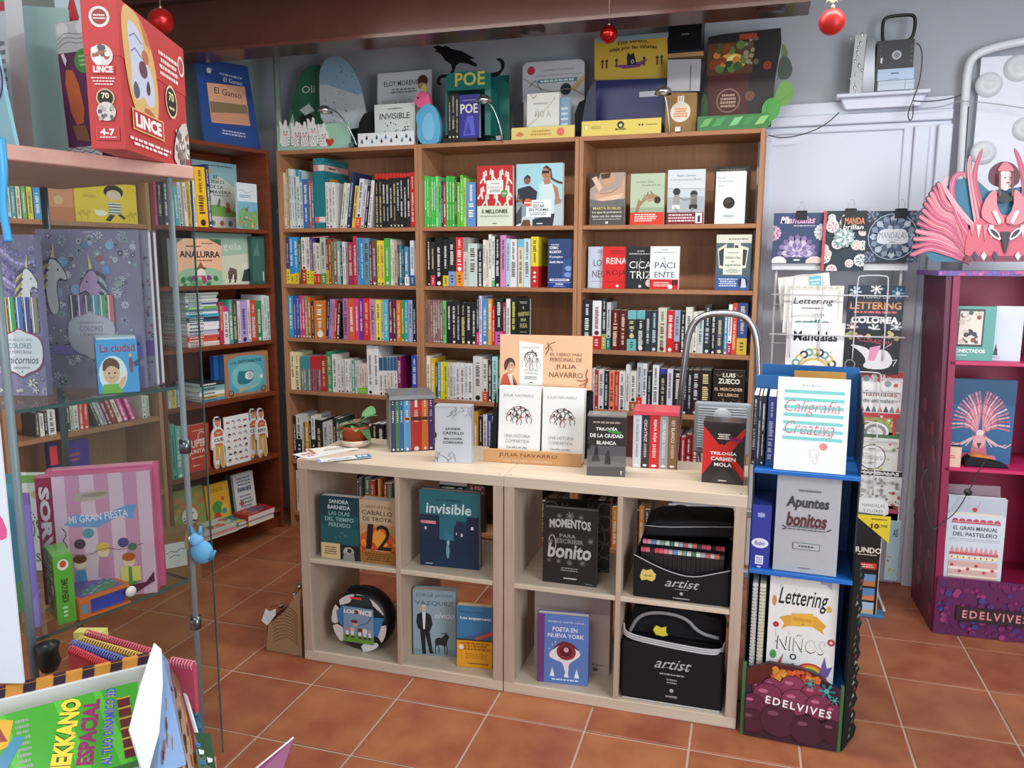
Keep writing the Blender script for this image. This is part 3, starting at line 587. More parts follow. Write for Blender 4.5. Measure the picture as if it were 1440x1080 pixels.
def art(a):
    a.r(0, 0, 1, 1, '9fd0dc'); a.r(0, 0, 1, .42, '8a9aa4'); a.p([(0, .08), (.4, .25), (.4, 0), (0, 0)], 'c8d4d8'); a.p([(.75, .3), (1, .38), (1, 0), (.8, 0)], 'b8c8d0'); a.p([(0, .2), (.12, .34), (.12, .05), (0, .02)], '3c4654')
    a.e(.24, .74, .075, .07, '8a5a48'); a.p([(.17, .77), (.24, .83), (.31, .79), (.31, .75), (.24, .785), (.17, .74)], '30302e'); a.p([(.03, .6), (.16, .63), (.3, .65), (.46, .55), (.42, .34), (.3, .32), (.16, .36), (.04, .46)], '28303e'); a.l([(.05, .5), (.02, .4), (.12, .42)], .012, '8a5a48')
    a.e(.66, .84, .11, .1, 'b07a60'); a.p([(.56, .92), (.66, .97), (.76, .9), (.78, .78), (.74, .74), (.75, .86), (.66, .92)], '4a342a'); a.l([(.76, .76), (.88, .7), (.99, .68)], .01, '5a4234', 1); a.l([(.57, .86), (.7, .86)], .012, '1c1c20')
    a.p([(.5, .66), (.6, .72), (.72, .73), (.83, .6), (.83, .2), (.6, .2), (.48, .4)], 'c8e0e4'); a.p([(.58, .74), (.72, .76), (.76, .68), (.62, .66)], 'b07a60'); a.p([(.78, .68), (.9, .6), (.96, .36), (.86, .34), (.84, .5)], 'b07a60'); a.p([(.36, .1), (.84, .2), (.8, 0), (.36, 0)], '2c3442'); a.p([(.1, .0), (.16, .1), (.3, .1), (.32, 0)], '6a4436')
    a.r(.22, .14, .76, .42, 'e8eef0'); a.t('ESTAR', .5, .32, .24, .05, '3a4a5a', 0, .02); a.t('EN FORMA', .5, .26, .42, .045, '3a4a5a', 0, .02); a.small(.34, .36, .62, .39, '777777', 1); a.small(.27, .17, .7, .22, '777777', 2); a.o(.26, .38, .085, 'e05a40'); a.r(.18, .365, .34, .385, 'f4e8e0'); a.r(.45, .03, .58, .045, 'e8e8e8')
stand_book(on_shelf(BK, 726, 791, 230, BZ[0], .02), .028, 'dfe8ea', 'large pale blue book with two joggers on its cover', art, hard=False, pages='f0f0ee')
def art(a):
    a.small(.1, .86, .5, .9, 'c8d0e0', 1); a.t('CORMAC', .25, .82, .38, .06, 'f0f2f6', 0, .03); a.t('McCARTHY', .32, .735, .5, .055, 'f0f2f6', 0, .03); a.t('El pasajero', .35, .63, .56, .055, 'e8ecf4', .2, .02); a.t('Stella Maris', .36, .53, .58, .05, 'e8ecf4', .2, .02)
    a.e(.86, .42, .2, .14, '5a7ab8'); a.e(.88, .3, .2, .12, '7090c8'); a.p([(.6, .2), (.7, .6), (.85, .56), (1, .62), (1, .2)], '3a5690'); a.e(.9, .4, .16, .05, '88a4d4'); a.e(.88, .27, .18, .05, '7a98cc'); a.r(0, 0, 1, .2, '203a84'); a.r(.08, .14, .92, .185, 'e8ecf4'); a.small(.12, .148, .88, .178, '30488c', 1, .8); a.r(0, .105, 1, .11, 'd8e0ee'); a.small(.3, .06, .7, .09, 'e8ecf4', 1, .9); a.small(.25, .02, .75, .045, 'b0c0e0', 1)
stand_book(on_shelf(BK, 770.5, 803.5, 336, BZ[1], .02), .05, '2e4676', 'navy hardback with white title lettering and grey figure, at end of row', art)
def art(a):
    a.small(.2, .88, .8, .93, 'c8c8c0', 2); a.t('EL', .5, .8, .12, .05, 'd8d8a0', 0, .02); a.t('MAESTRO', .52, .67, .84, .085, 'b8b070', 0, .03, 6); a.t('DE LA', .5, .55, .4, .06, 'd0c880', 0, .03, 6); a.t('FUGA', .52, .43, .56, .1, 'b0a868', 0, .03, 6); a.small(.2, .28, .8, .31, 'a8a8a0', 1)
    a.p([(.05, .1), (.3, .2), (.6, .16), (.85, .22), (.8, .1), (.5, .12), (.3, .06)], 'd8d8d4')
stand_book(on_shelf(BK, 727, 745, 419, BZ[2], .03), .03, '14160f', 'black book with pale olive title letters on third shelf beside white one', art)
# --- top and second shelf, right oak bookcase
def art(a):
    a.r(0, 0, 1, 1, '54504c'); a.r(0, .36, 1, 1, 'a89a8c'); a.p([(0, 1), (.3, 1), (.2, .8), (0, .7)], '3c3430'); a.p([(.35, 1), (.66, 1), (.72, .84), (.5, .74), (.36, .82)], 'c89a78'); a.p([(.3, .98), (.6, 1), (.56, .9), (.34, .88)], '4a3428'); a.p([(.05, .9), (.18, .94), (.36, .72), (.26, .64)], 'e0b89c'); a.p([(.1, .6), (.5, .66), (.9, .72), (.95, .92), (1, .9), (1, .5), (.5, .44), (.2, .48)], 'c8a088'); a.p([(.2, .5), (.6, .56), (.95, .6), (.9, .52), (.5, .44)], 'e0c0a4'); a.p([(0, .5), (.3, .46), (1, .5), (1, .36), (0, .34)], '6c6a6c'); a.l([(.3, .6), (.6, .62), (.8, .7)], .002, '3c2c28')
    a.t('MARTA ROBLES', .5, .325, .8, .05, 'd8d070', 0, .01); a.t('Lo que la primavera', .5, .245, .84, .05, 'eeeeea', 0, .01); a.t('hace con los cerezos', .5, .175, .84, .045, 'eeeeea', 0, .01); a.r(.1, .11, .9, .12, 'c8c8c4'); a.r(.46, .03, .54, .07, 'e0e0dc')
stand_book(on_shelf(BK, 829.5, 878.5, 243, BZ[0], .03), .03, '4c4844', 'grey-brown novel with painted embracing couple, first on top shelf of right oak bookcase', art)
def art(a):
    a.r(0, .24, 1, .34, '98ac90'); a.t('Lorenzo Silva', .42, .84, .5, .035, '4a5648'); a.t('Donde uno cae', .62, .775, .54, .035, '4a5648')
    a.p(chaikin([(.18, .3), (.28, .3), (.34, .52), (.5, .6), (.7, .6), (.88, .54), (.86, .46), (.7, .5), (.5, .5), (.38, .42)], 2, 1), 'a08468'); a.p([(.14, .24), (.24, .24), (.34, .46), (.24, .5)], '9a7c60'); a.o(.8, .48, .1, '3c2e28'); a.l([(.4, .58), (.56, .46), (.7, .5)], .008, 'b89878'); a.l([(.52, .64), (.5, .58)], .004, '5a4638'); a.l([(.6, .65), (.66, .6)], .004, '5a4638')
    a.r(0, 0, 1, .245, 'd63c2c'); a.small(.14, .06, .84, .22, 'f4e4dc', 4, .6, 'l')
stand_book(on_shelf(BK, 886.5, 934, 244, BZ[0], .03), .028, 'b4c4a8', 'sage green novel with red band and an arched bending figure', art)
def art(a):
    a.t('Pedro Simón', .5, .89, .5, .045, '5a646c'); a.t('Los incomprendidos', .5, .815, .82, .045, '5a646c'); a.r(0, .22, 1, .58, 'a8b0b6'); a.r(0, .5, 1, .66, 'c4ccd4'); a.l([(0, .66), (1, .64)], .002, '80888e')
    for cx, s in ((.25, 1), (.72, -1)):
        a.o(cx, .6 if s > 0 else .55, .1, '2e3034'); a.p([(cx-.08, .54), (cx+.08, .54), (cx+.09, .36), (cx-.09, .36)], '9a9894' if s > 0 else '70706e'); a.p([(cx-.12, .36), (cx+.1, .36), (cx+.1, .28), (cx-.12, .28)], 'd8d8d6' if s > 0 else '26282a'); a.l([(cx-.03, .3), (cx+.06*s, .22)], .007, '8a8884'); a.l([(cx+.05, .5), (cx+s*.2, .45), (cx+s*.3, .46)], .005, '8a8884')
    a.r(0, 0, 1, .22, '7a2030'); a.small(.05, .04, .76, .2, 'e8d0d0', 3, .6, 'l'); a.r(.78, .02, .96, .21, 'e4e4e4'); a.r(.84, .04, .91, .16, '3a3a3a')
stand_book(on_shelf(BK, 938.5, 990.5, 238.5, BZ[0], .03), .028, 'd0d8de', 'pale grey novel with maroon band and two children by the sea', art)
def art(a):
    a.t('Susana', .2, .88, .26, .035, '3a3a3a'); a.t('Martín Gijón', .33, .81, .52, .042, '3a3a3a'); a.t('Planeta', .18, .73, .22, .03, '555555'); a.o(.46, .4, .2, '2c2622'); a.o(.42, .44, .1, '443a34'); a.e(.46, .15, .2, .03, 'b4bcb8')
o = stand_book(on_shelf(BK, 1006, 1048, 241, BZ[0], .02), .06, 'e4eeea', 'thick white novel with a dark sphere, before a black slipcase', art)
def art2(a): a.small(.1, .93, .9, .97, '77726c', 1)
stand_book(on_shelf(BK, 1004, 1054, 234.5, BZ[0], .085), .035, '26231f', 'black book standing behind the white novel with dark sphere', art2)
ja = []
def art(a): a.t('LOBA', .5, .61, .6, .16, '3a4048', 0, .0); a.t('NEGRA', .56, .34, .8, .17, '3a4048', 0, .0); a.small(.3, .84, .9, .93, '7a8490', 2); a.l([(.1, .16), (.9, .16)], .0015, '505860')
stand_book(on_shelf(BK, 827, 866, 347, BZ[1], .075), .03, 'c4d2e2', 'pale blue thriller with tall dark letters, partly behind the red one', art)
def art(a): a.t('REINA', .5, .66, .74, .15, 'f0e8e4', 0, .01); a.t('ROJA', .52, .36, .74, .16, '6a1418', 0, .0); a.small(.2, .82, .85, .92, '8a1818', 2); a.l([(.1, .16), (.9, .16)], .0015, '7a1418'); a.o(.55, .06, .05, 'f0e0d8')
stand_book(on_shelf(BK, 847.5, 886, 347, BZ[1], .05), .03, 'd82428', 'red thriller with white and dark tall letters between pale blue and black ones', art)
def art(a): a.t('CICA', .5, .57, .76, .17, 'eceae6', 0, .0); a.t('TRIZ', .52, .33, .76, .17, 'eceae6', 0, .0); a.t('JUAN', .5, .89, .24, .04, 'e8e6e2', 0, .02); a.t('GÓMEZ-JURADO', .5, .83, .8, .045, 'e8e6e2', 0, .02); a.l([(.5, .72), (.46, .5), (.52, .2)], .002, 'c8c8c4'); a.o(.82, .14, .13, 'e8e8e4'); a.o(.5, .06, .05, 'e8e0d8')
stand_book(on_shelf(BK, 880, 921, 347, BZ[1], .04), .03, '26282b', 'black thriller with white letters behind the white one with red band', art)
def art(a): a.t('JUAN', .5, .92, .24, .035, '3c4450', 0, .02); a.t('GÓMEZ-JURADO', .5, .86, .8, .04, '3c4450', 0, .01); a.t('EL', .48, .73, .12, .03, '5a6068'); a.t('PACI', .52, .56, .7, .14, '4a5058'); a.t('ENTE', .52, .34, .7, .13, '4a5058'); a.l([(.5, .72), (.56, .5), (.5, .3)], .002, '30343a'); a.r(0, 0, 1, .235, 'cc2428'); a.small(.1, .06, .72, .18, 'f4dcd8', 3); a.o(.72, .06, .08, 'f0e8e4'); a.r(.78, .1, .98, .22, '5a1a1c')
stand_book(on_shelf(BK, 914, 954.5, 346.5, BZ[1], .015), .03, 'e6eaf0', 'white thriller with red band, frontmost of four overlapping novels', art)
def art(a):
    a.r(0, .85, 1, 1, 'd8d6c4'); a.small(.3, .9, .95, .94, '5a5a50', 1, .5); a.r(0, 0, 1, .25, '3a5a94'); a.small(.1, .06, .64, .22, 'dce4f0', 4); a.o(.8, .14, .14, '1e2430'); a.p([(.74, .05), (.9, .05), (.86, .2), (.76, .22)], 'c8ccd0')
    for pts in (((.04, .74), (.3, .84), (.24, .38), (.1, .4)), ((.5, .86), (.7, .84), (.66, .5), (.5, .5)), ((.62, .82), (.92, .76), (.86, .4), (.7, .4))): a.p(pts, 'dad6c6'); q = [(sum(p[0] for p in pts)/4*.25+p[0]*.75, sum(p[1] for p in pts)/4*.25+p[1]*.75) for p in pts]; a.p(q, '3a4044')
    a.r(.22, .28, .76, .76, 'dee2d0'); a.t('Historias', .49, .59, .42, .05, '3a4438', .2, .01); a.t('de', .49, .52, .1, .035, '3a4438', .2, .01); a.t('esperanza', .49, .445, .44, .05, '3a4438', .2, .01); a.small(.32, .66, .66, .69, '6a7468', 1); a.small(.3, .31, .7, .39, '6a7468', 3)
stand_book(on_shelf(BK, 1006.5, 1056, 330, BZ[1], .03), .03, '50606c', 'slate blue novel with old photographs, alone at end of second shelf', art)
def art(a): 
    a.r(0, 0, 1, .13, 'd8b828'); a.o(.86, .06, .06, '8a6a18'); a.small(.3, .04, .7, .09, '6a5210', 1)
    a.t('LUIS', .5, .89, .4, .09, 'ece4d4', 0, .03); a.t('ZUECO', .5, .76, .68, .11, 'ece4d4', 0, .03); a.t('EL MERCADER', .5, .59, .88, .065, 'd8b898', 0, .02); a.t('DE LIBROS', .5, .47, .64, .065, 'd8b898', 0, .02); a.l([(.08, .9), (.2, .86), (.26, .92)], .003, '8a7458', 1); a.l([(.92, .9), (.8, .86), (.74, .92)], .003, '8a7458', 1); a.p([(.02, .2), (.2, .34), (.3, .2)], '5a3c24'); a.p([(.98, .2), (.84, .4), (.7, .2)], '6a4628'); a.dots(.1, .16, .9, .38, 30, ['7a5634', '3c2a1c', '9a7040'], .012, .04, 5)
stand_book(on_shelf(BK, 1002, 1047, 520.5, BZ[3], .02), .04, '241a14', 'dark brown novel with white lettering and yellow foot band, behind the grey step', art)
# teal box file on the top shelf
q = on_shelf(BK, 441.8, 457, 222.5, BZ[0], .03)
o = empty('box_file', q.loc, q.yaw); tag(o, 'tall teal box file with pale red label bands on top shelf', 'box file'); w, h = q.w, q.h
MB().box(0, w, 0, .245, 0, h, hx('1c7a84')).build('body', SATIN, o)
a = Art(w, h); a.r(0, .82, 1, .905, 'dcdcd8'); a.r(0, .82, .45, .905, 'c88080'); a.r(0, .085, 1, .165, 'dcdcd8'); a.r(0, .085, .4, .165, 'c87878'); a.ring(.5, 1.0, .42, .03, '58a8ac', 12, 180, 360); a.build(o, 'spine_print')
a = Art(.245, h); a.r(0, .82, 1, .905, 'd8b0ac'); a.small(.12, .835, .5, .89, '2c2424', 1); a.r(.2, .62, .58, .72, 'c08a48'); a.r(.05, .93, .9, .94, '58a8ac'); a.build(o, 'side_print', None, (w, 0, 0), (0, 0, math.pi/2))
# thin pink book lying along the tops of the second shelf row
o = MB().box(0, .17, 0, .12, 0, .004, hx('c04a68')).build('book', PRINT); MB().box(.001, .169, -.0004, .119, .0008, .0032, hx('e8c8cc')).build('page_block', MATTE, o)
o.location = BK.w(.115, .03, BZ[1]+.2415); o.rotation_euler = (0, -.05, BK.a); tag(o, 'thin pink book lying flat across the row of upright books', 'book')
KIND[:] = ['picture_book', 'picture book']
# ------------------------------------------------------------------ side-wall bookcases
LB = 'brown bookcase'; L2 = 'oak bookcase behind the glass'
row(LF, LZ[0], 210, 210, 8, '38 84 365 e0468c;88 150 372 2e2e36;162 212 350 444c50;240 298 425 4c9ea8 l-40;302 345 420 58a8b0 l-40;348 384 370 d8d0d0 l-40;410 444 370 e8e4d8 l-45;447 478 360 e0a828 l-45;480 512 360 e0d8c8 l-45;522 546 350 e4e0d8 l-45;552 672 190 f0c030 l-50 i3a3020;676 716 170 2c3c7c l-50', 'top shelf of '+LB, d=.03)
def art(a):
    a.r(0, .55, 1, 1, 'a8d8e0'); a.p([(0, .55), (.6, .8), (1, .62), (1, .5), (0, .45)], 'e4efe6'); a.p(chaikin([(.1, .22), (.3, .36), (.6, .38), (1, .26), (1, .2), (.1, .2)], 2, 1), '8cc060'); a.r(0, 0, 1, .2, 'eef0ea')
    a.e(.32, .86, .09, .06, 'e8c860'); a.r(.29, .775, .35, .795, 'b08840'); a.small(.3, .93, .9, .96, '4a6a78', 1)
    for t, y, w in (('EL', .78, .12), ('LIBRO', .71, .36), ('DE LA', .635, .3), ('PRIMAVERA', .56, .66)): a.t(t, .52, y, w, .05, '4a5a44', 0, .01)
    a.small(.4, .5, .86, .525, '6a7a64', 1); a.o(.24, .37, .06, 'd89a70'); a.o(.76, .38, .05, 'c88a60'); a.r(.71, .26, .81, .34, 'c05040'); a.r(.19, .26, .29, .33, 'e0b878'); a.p([(.5, .34), (.56, .47), (.6, .44), (.56, .34)], '7a7a70')
    for i, c in enumerate(('e0c860', '7a9a60', 'c07050', '6a90a8')): a.o(.2+.2*i, .1, .05, c)
stand_book(on_shelf(LF, 272, 334, 228, LZ[0], .238), .02, 'e6efe6', 'large pale blue and green picture book with balloon and hill, brown bookcase', art)
def art(a):
    a.r(0, .6, 1, 1, 'dce8f0'); a.r(0, 0, 1, .6, '7ab8d0'); a.l([(.06, .82), (.3, .86), (.42, .78), (.8, .84)], .0015, '54688a', 2); a.small(.05, .68, .75, .75, '5a80b0', 2)
    a.p(chaikin([(0, .36), (.3, .5), (.6, .34), (1, .46), (1, 0), (0, 0)], 1, 1), '7ab070'); a.dots(.1, .05, .95, .3, 40, ['c86a4a', 'e0a080', '4a8a70', '6aa0b8', 'd8c080'], .02, .06, 3)
    a.p([(.3, .5), (.42, .44), (.55, .52), (.44, .36)], '8a5a48')
stand_book(on_shelf(LF, 334, 362, 258, LZ[0], .045), .015, 'dce8ee', 'small sea picture book with coral, beside the balloon one', art)
# second shelf: face-out picture books
def art(a):
    a.r(0, 0, 1, 1, 'e8b898'); a.e(.5, .1, .7, .3, '9ac0a0'); a.p([(0, .9), (.15, 1), (0, 1)], '4a7a58'); a.p([(.7, 1), (1, 1), (1, .86)], '3c6a50'); a.small(.18, .81, .54, .87, '5a3a30', 1); a.t('ANALURRA', .5, .67, .92, .14, '30282c', 0, .03); a.small(.32, .51, .82, .57, '8a4a40', 1); a.small(.5, .88, .84, .93, '7a5a4a', 1)
    a.p([(.42, .38), (.5, .52), (.58, .38)], '8a6040'); a.e(.5, .37, .14, .03, '7a5438'); a.o(.5, .26, .1, 'e8d8cc'); a.p([(.34, .04), (.42, .22), (.58, .22), (.66, .04)], 'b03a70'); a.dots(.05, .02, .95, .16, 26, ['6aa070', '3c7a58', 'a0c890'], .03, .06, 4); a.o(.33, .17, .05, '8a3a80'); a.o(.67, .17, .05, '8a3a80')
stand_book(on_shelf(LF, 250, 312, 336, LZ[1], .035), .02, 'e0b090', 'peach picture book with little hat figure, lowercase witchy lettering, second shelf', art)
def art(a):
    a.r(0, 0, 1, 1, 'a8c4b0'); a.p([(0, .5), (1, .62), (1, 0), (0, 0)], 'd0d8c0'); a.r(0, .9, 1, 1, '84a498'); a.t('Ángela', .52, .75, .56, .2, 'e4ece4', 0, -.01); a.p([(.5, .12), (.58, .34), (.7, .3), (.7, .1)], '6a5a50')
    for i in range(5): a.p([(.5+.05*i, .04), (.53+.05*i, .2), (.55+.05*i, .2), (.53+.05*i, .04)], '3a3634' if i % 2 else 'e8e4da')
    a.p([(.78, .06), (.84, .3), (.94, .32), (.98, .06)], '3c4444'); a.o(.86, .36, .05, 'e0e0d8')
stand_book(on_shelf(LF, 274, 355, 326.5, LZ[1], .07), .015, '9ab8a8', 'wide pale green picture book standing behind the peach one', art)
def art(a): a.r(.05, .05, .95, .95, '3c6a60'); a.r(.8, .08, .88, .26, 'd8dcd4'); a.p([(.1, .6), (.5, .9), (.6, .6)], '5a8478')
stand_book(on_shelf(LF, 354, 372.5, 333, LZ[1], .035), .02, '2c5a50', 'dark green picture book at the end of the second shelf', art)
stand_book(on_shelf(LF, 240, 252, 335, LZ[1], .05), .02, 'e8e4dc', 'cream picture book edge with red corner, beside the peach one', lambda a: a.r(0, 0, 1, .16, 'c03a2c'))
# third shelf: pile of flat picture books and a row of upright ones
def flat_pile(fr, u0, d, z, spec, label, group, dep=.2, w=.22, jit=.008, seed=1):
    rr = random.Random(seed); zz = z+.0006; N = len(spec)
    for k, (c, t) in enumerate(spec):
        ww = w*rr.uniform(.92, 1.0); m = MB(); col = hx(c); cv = .0012; m.box(0, ww, 0, dep, 0, cv, col); m.box(0, ww, 0, dep, t-cv, t, col); m.box(0, ww, 0, cv, cv, t-cv, col)
        o = m.build('picture_book', PRINT); MB().box(.002, ww-.002, cv, dep-.002, cv, t-cv, PAGEW).build('page_block', MATTE, o)
        a = Art(ww, t)
        if t > .007: a.small(.08, .25, .62, .75, 'f0efe8' if sum(rgb(c)) < 400 else '3a3a40', 1, .9, 'l'); a.build(o, 'spine_print')
        o.location = fr.w(u0+rr.uniform(0, jit), d+rr.uniform(0, jit), zz); o.rotation_euler = (0, 0, fr.a+rr.uniform(-.012, .012)); zz += t+.0006
        pos = ('lowest' if k == 0 else 'topmost' if k == N-1 else ORD[k+1]+' from the bottom')
        tag(o, '%s %s book, %s %s' % ('thick' if t > .016 else 'thin', cname(c), pos, label), 'picture book', group)
    return zz
flat_pile(LF, -.545, .03, LZ[2], [('d8c0b0', .012), ('e0d8d0', .01), ('d05a48', .015), ('c84a40', .014), ('c8b8c0', .012), ('b8c0d0', .016), ('e4e8ea', .02), ('dce0e4', .019), ('3c5a70', .012), ('2a3440', .01), ('4aa0c0', .016), ('e8ecee', .012), ('6a8aa0', .01), ('78b060', .013), ('c8d8dc', .009), ('4a5a88', .008), ('b8c8c8', .009), ('d8dcda', .008), ('a8b8b4', .008), ('c8d0cc', .008), ('98a8a4', .007), ('d0d8d4', .007)], 'in the pile, brown bookcase third shelf', 'pile of thin books on the third shelf', w=.198)
row(LF, LZ[2], 235, 400, 6, '446 476 150 b83048;480 525 185 e0d8d8 td83080:230;528 560 130 4aa08c;562 600 140 48484c;604 628 140 dcd8e4;629 690 140 b098d0;692 716 130 dcdcd8;718 768 135 c84830;770 815 140 2a8858;817 838 90 d8e0dc;840 860 90 c8d8d0;862 885 95 d0d8d4', 'third shelf of '+LB)
# fourth shelf
flat_pile(LF, -.49, .03, LZ[3], [('5a98b8', .013), ('c8a868', .016), ('e4e6e2', .022), ('7ab0a8', .025), ('2c3036', .018)], 'in the low pile, brown bookcase fourth shelf', 'low pile beside the sea book', w=.2)
row(LF, LZ[3], 235, 400, 6, '-60 -20 860 3c8a90;-16 12 860 d8d0c0;16 70 865 d8b860;74 118 870 58a0c0', 'fourth shelf of '+LB)
def art(a):
    a.r(0, 0, 1, 1, 'a87858'); a.p(chaikin([(.06, .1), (.1, .6), (.05, .85), (.3, .95), (.6, .93), (.94, .9), (.9, .5), (.95, .14), (.7, .05), (.3, .08)], 2, 1), '5aa8b8'); a.e(.5, .45, .36, .34, '7ac0c8'); a.t('LOS', .2, .79, .14, .06, '24505c', 0, .03); a.t('OCTONAUTAS', .57, .8, .54, .08, '24505c', 0, .04)
    a.p(chaikin([(.26, .3), (.3, .62), (.42, .56), (.62, .6), (.66, .42), (.56, .28), (.4, .26)], 2, 1), '2c7c84'); a.e(.54, .46, .1, .1, 'e4e8e4'); a.e(.56, .46, .06, .07, 'b0c8c8'); a.l([(.3, .2), (.5, .18), (.76, .22)], .004, 'd8c078'); a.p([(.32, .19), (.3, .08), (.46, .16)], 'c8b070'); a.ring(.12, .1, .06, .02, '6a4a38'); a.ring(.86, .1, .06, .02, '6a4a38'); a.o(.82, .4, .04, 'e0e8e8')
stand_book(on_shelf(LF, 316, 378, 496, LZ[3], .03), .035, '96684c', 'square sea picture book with teal vessel and brown coral border', art, spine='2a64a0')
o = MB().box(0, .085, 0, .03, 0, .22, hx('2460a4')).build('book', PRINT); MB().box(.003, .082, .002, .031, .218, .2205, PAGEW).build('page_block', MATTE, o); u = LF.uz(301, 520, .075)[0]
o.location = LF.w(u, .075, LZ[3]+.0006); o.rotation_euler = (0, 0, LF.a); tag(o, 'blue book partly behind the square sea picture book', 'book')
# fifth shelf
row(LF, LZ[4], 0, 540, 3.6, '840 862 185 4a8a78;864 886 205 58a890;890 922 215 6ab0a0;926 942 230 d8d4c4', 'fifth shelf of '+LB)
def art(a):
    a.r(0, 0, 1, 1, 'c04432'); a.t('SUPER', .5, .6, .8, .17, 'f0d8c8', 0, .03); a.t('JUNTAS', .52, .42, .76, .12, 'f0d8c8', 0, .03); a.small(.15, .27, .85, .33, 'f0c8b0', 1); a.ring(.68, .74, .17, .03, 'f0e0d8'); a.small(.3, .85, .9, .9, 'e8b8a0', 1); a.small(.2, .1, .6, .16, 'e8b8a0', 1)
stand_book(on_shelf(LF, 261, 295, 597, LZ[4], .06), .03, 'b83c2c', 'brick red hardback with cream capitals on the fifth shelf', art)
# die-cut body-shaped card books
def body_outline(s=1.0):
    return [(.02, 0), (.075, 0), (.082, .09), (.083, .105), (.086, .09), (.092, 0), (.148, 0), (.14, .11), (.133, .16), (.15, .12), (.168, .125), (.16, .19), (.145, .24), (.115, .255), (.124, .275), (.122, .31), (.1, .33), (.07, .33), (.048, .31), (.046, .275), (.055, .255), (.022, .24), (.008, .19), (0, .125), (.018, .12), (.035, .16), (.028, .11)]
BO = [(x*.52, z*.82) for x, z in chaikin(body_outline(), 2, True)]
def body_book(px, d, word, label, dx):
    m = MB(); m.prism(BO, 0, .012, hx('e4eaec')); o = m.build('body_shaped_book', PRINT); w, h = .0884, .27; a = Art(w, h)
    a.p([(.2, .02), (.44, .02), (.47, .4), (.53, .4), (.56, .02), (.8, .02), (.76, .44), (.24, .44)], 'd8a850'); a.p([(.26, .44), (.74, .44), (.8, .7), (.6, .76), (.4, .76), (.2, .7)], 'c86a4c'); a.e(.5, .88, .17, .085, 'c88a68'); a.p([(.3, .9), (.36, .98), (.64, .98), (.7, .9), (.6, .93), (.4, .93)], '4a2c20'); a.p([(.22, .16), (.44, .16), (.45, .08), (.22, .08)], 'e4e4e0')
    a.r(.12, .48, .9, .62, 'e8e8e4'); a.t(word, .5, .55, .6, .07, '2a2a2c', 0, .03); a.small(.34, .66, .66, .7, 'f0e0d0', 1); a.build(o, 'cover_print')
    u = LF.uz(px, 630, d)[0]; o.location = LF.w(u, d, LZ[4]+.0008); o.rotation_euler = (-.03, 0, LF.a-dx); return tag(o, label, 'book', 'body-shaped card books')
body_book(298, .02, 'CUE', 'leftmost body-shaped card book with orange figure, before the brick red hardback', .1)
body_book(350, .04, 'CUE', 'body-shaped card book just right of the white sticker sheet', .0)
body_book(361, .015, 'RPO', 'body-shaped card book at the end of the fifth shelf', .0)
def art(a):
    rr = random.Random(4)
    for i in range(4):
        for j in range(7):
            cx, cz = .16+.22*i+rr.uniform(-.03, .03), .1+.13*j; k = rr.randint(0, 3)
            if k == 0: a.o(cx, cz, .06, '2c2a2c'); a.o(cx, cz-.02, .04, 'e0b898')
            elif k == 1: a.r(cx-.07, cz-.015, cx+.07, cz+.015, 'c04a40')
            elif k == 2: a.l([(cx-.06, cz), (cx, cz+.03), (cx+.06, cz-.02)], .004, '3a5a70')
            else: a.e(cx, cz, .07, .02, '36383c')
stand_book(on_shelf(LF, 317, 352, 584, LZ[4], .012), .006, 'eceeee', 'white sheet of small stickers among the body-shaped card books', art, hard=False, lean=.02)
# lowest shelf, leaning picture books and flat ones that stick out
def lowb(xl, xr, yt, d, t, c, label, art, lean=.12): stand_book(on_shelf(LF, xl, xr, yt, LZ[5], d), t, c, label, art, lean=lean)
def art(a): a.r(0, 0, 1, 1, '8a9a4a'); a.dots(0, 0, 1, 1, 30, ['a8b060', '6a8a40', 'd08840', 'c86a38'], .04, .1, 6); a.o(.5, .4, .24, 'e4e4e0'); a.dots(.32, .25, .68, .55, 16, ['2c2c2c'], .02, .04, 7); a.o(.2, .8, .1, 'd07a3a')
lowb(245, 291.5, 689, .045, .02, '8a9648', 'olive picture book with a spotted white animal on the lowest shelf', art)
def art(a): a.r(0, 0, 1, 1, 'd8a838'); a.o(.45, .42, .24, '4a9a4c'); a.o(.4, .22, .14, 'c04a3c'); a.r(.6, .1, .9, .45, 'e0c050'); a.o(.72, .3, .1, '5a8ac0'); a.o(.25, .12, .12, '4a6ab0'); a.small(.2, .8, .8, .9, 'a86a20', 2); a.o(.7, .6, .07, 'c05a40')
lowb(293, 326, 681, .05, .02, 'cc9c34', 'mustard picture book with round green cartoon head on lowest shelf', art)
def art(a): a.r(0, 0, 1, 1, 'dcdee0'); a.small(.15, .56, .85, .68, '4a5a7a', 1, .9); a.small(.15, .7, .85, .92, '5a6a8a', 3); a.small(.15, .1, .85, .5, '6a7480', 5); a.o(.3, .3, .1, 'c05050')
lowb(333, 361, 666, .06, .02, 'd4d8dc', 'white picture book with blue capitals on the lowest shelf', art)
lowb(323, 336, 668, .09, .02, '2e4438', 'dark green book between mustard and white ones on lowest shelf', None)
def flat_book(u, d, z, w, dep, t, c, label, art=None, yaw=0, group=None, name='picture_book', pages=PAGEW):
    m = MB(); col = hx(c); cv = .0015; m.box(0, w, 0, dep, 0, cv, col); m.box(0, w, 0, dep, t-cv, t, col); m.box(0, cv, 0, dep, cv, t-cv, col)
    o = m.build(name, PRINT); MB().box(cv, w-.002, .002, dep-.002, cv, t-cv, pages).build('page_block', MATTE, o)
    o.location = LF.w(u, d, z); o.rotation_euler = (0, 0, LF.a+yaw)
    if art: a = Art(w, dep); art(a); a.build(o, 'cover_print', None, (0, 0, t), (-math.pi/2, 0, 0))
    return tag(o, label, 'picture book', group)
z = LZ[5]+.0006
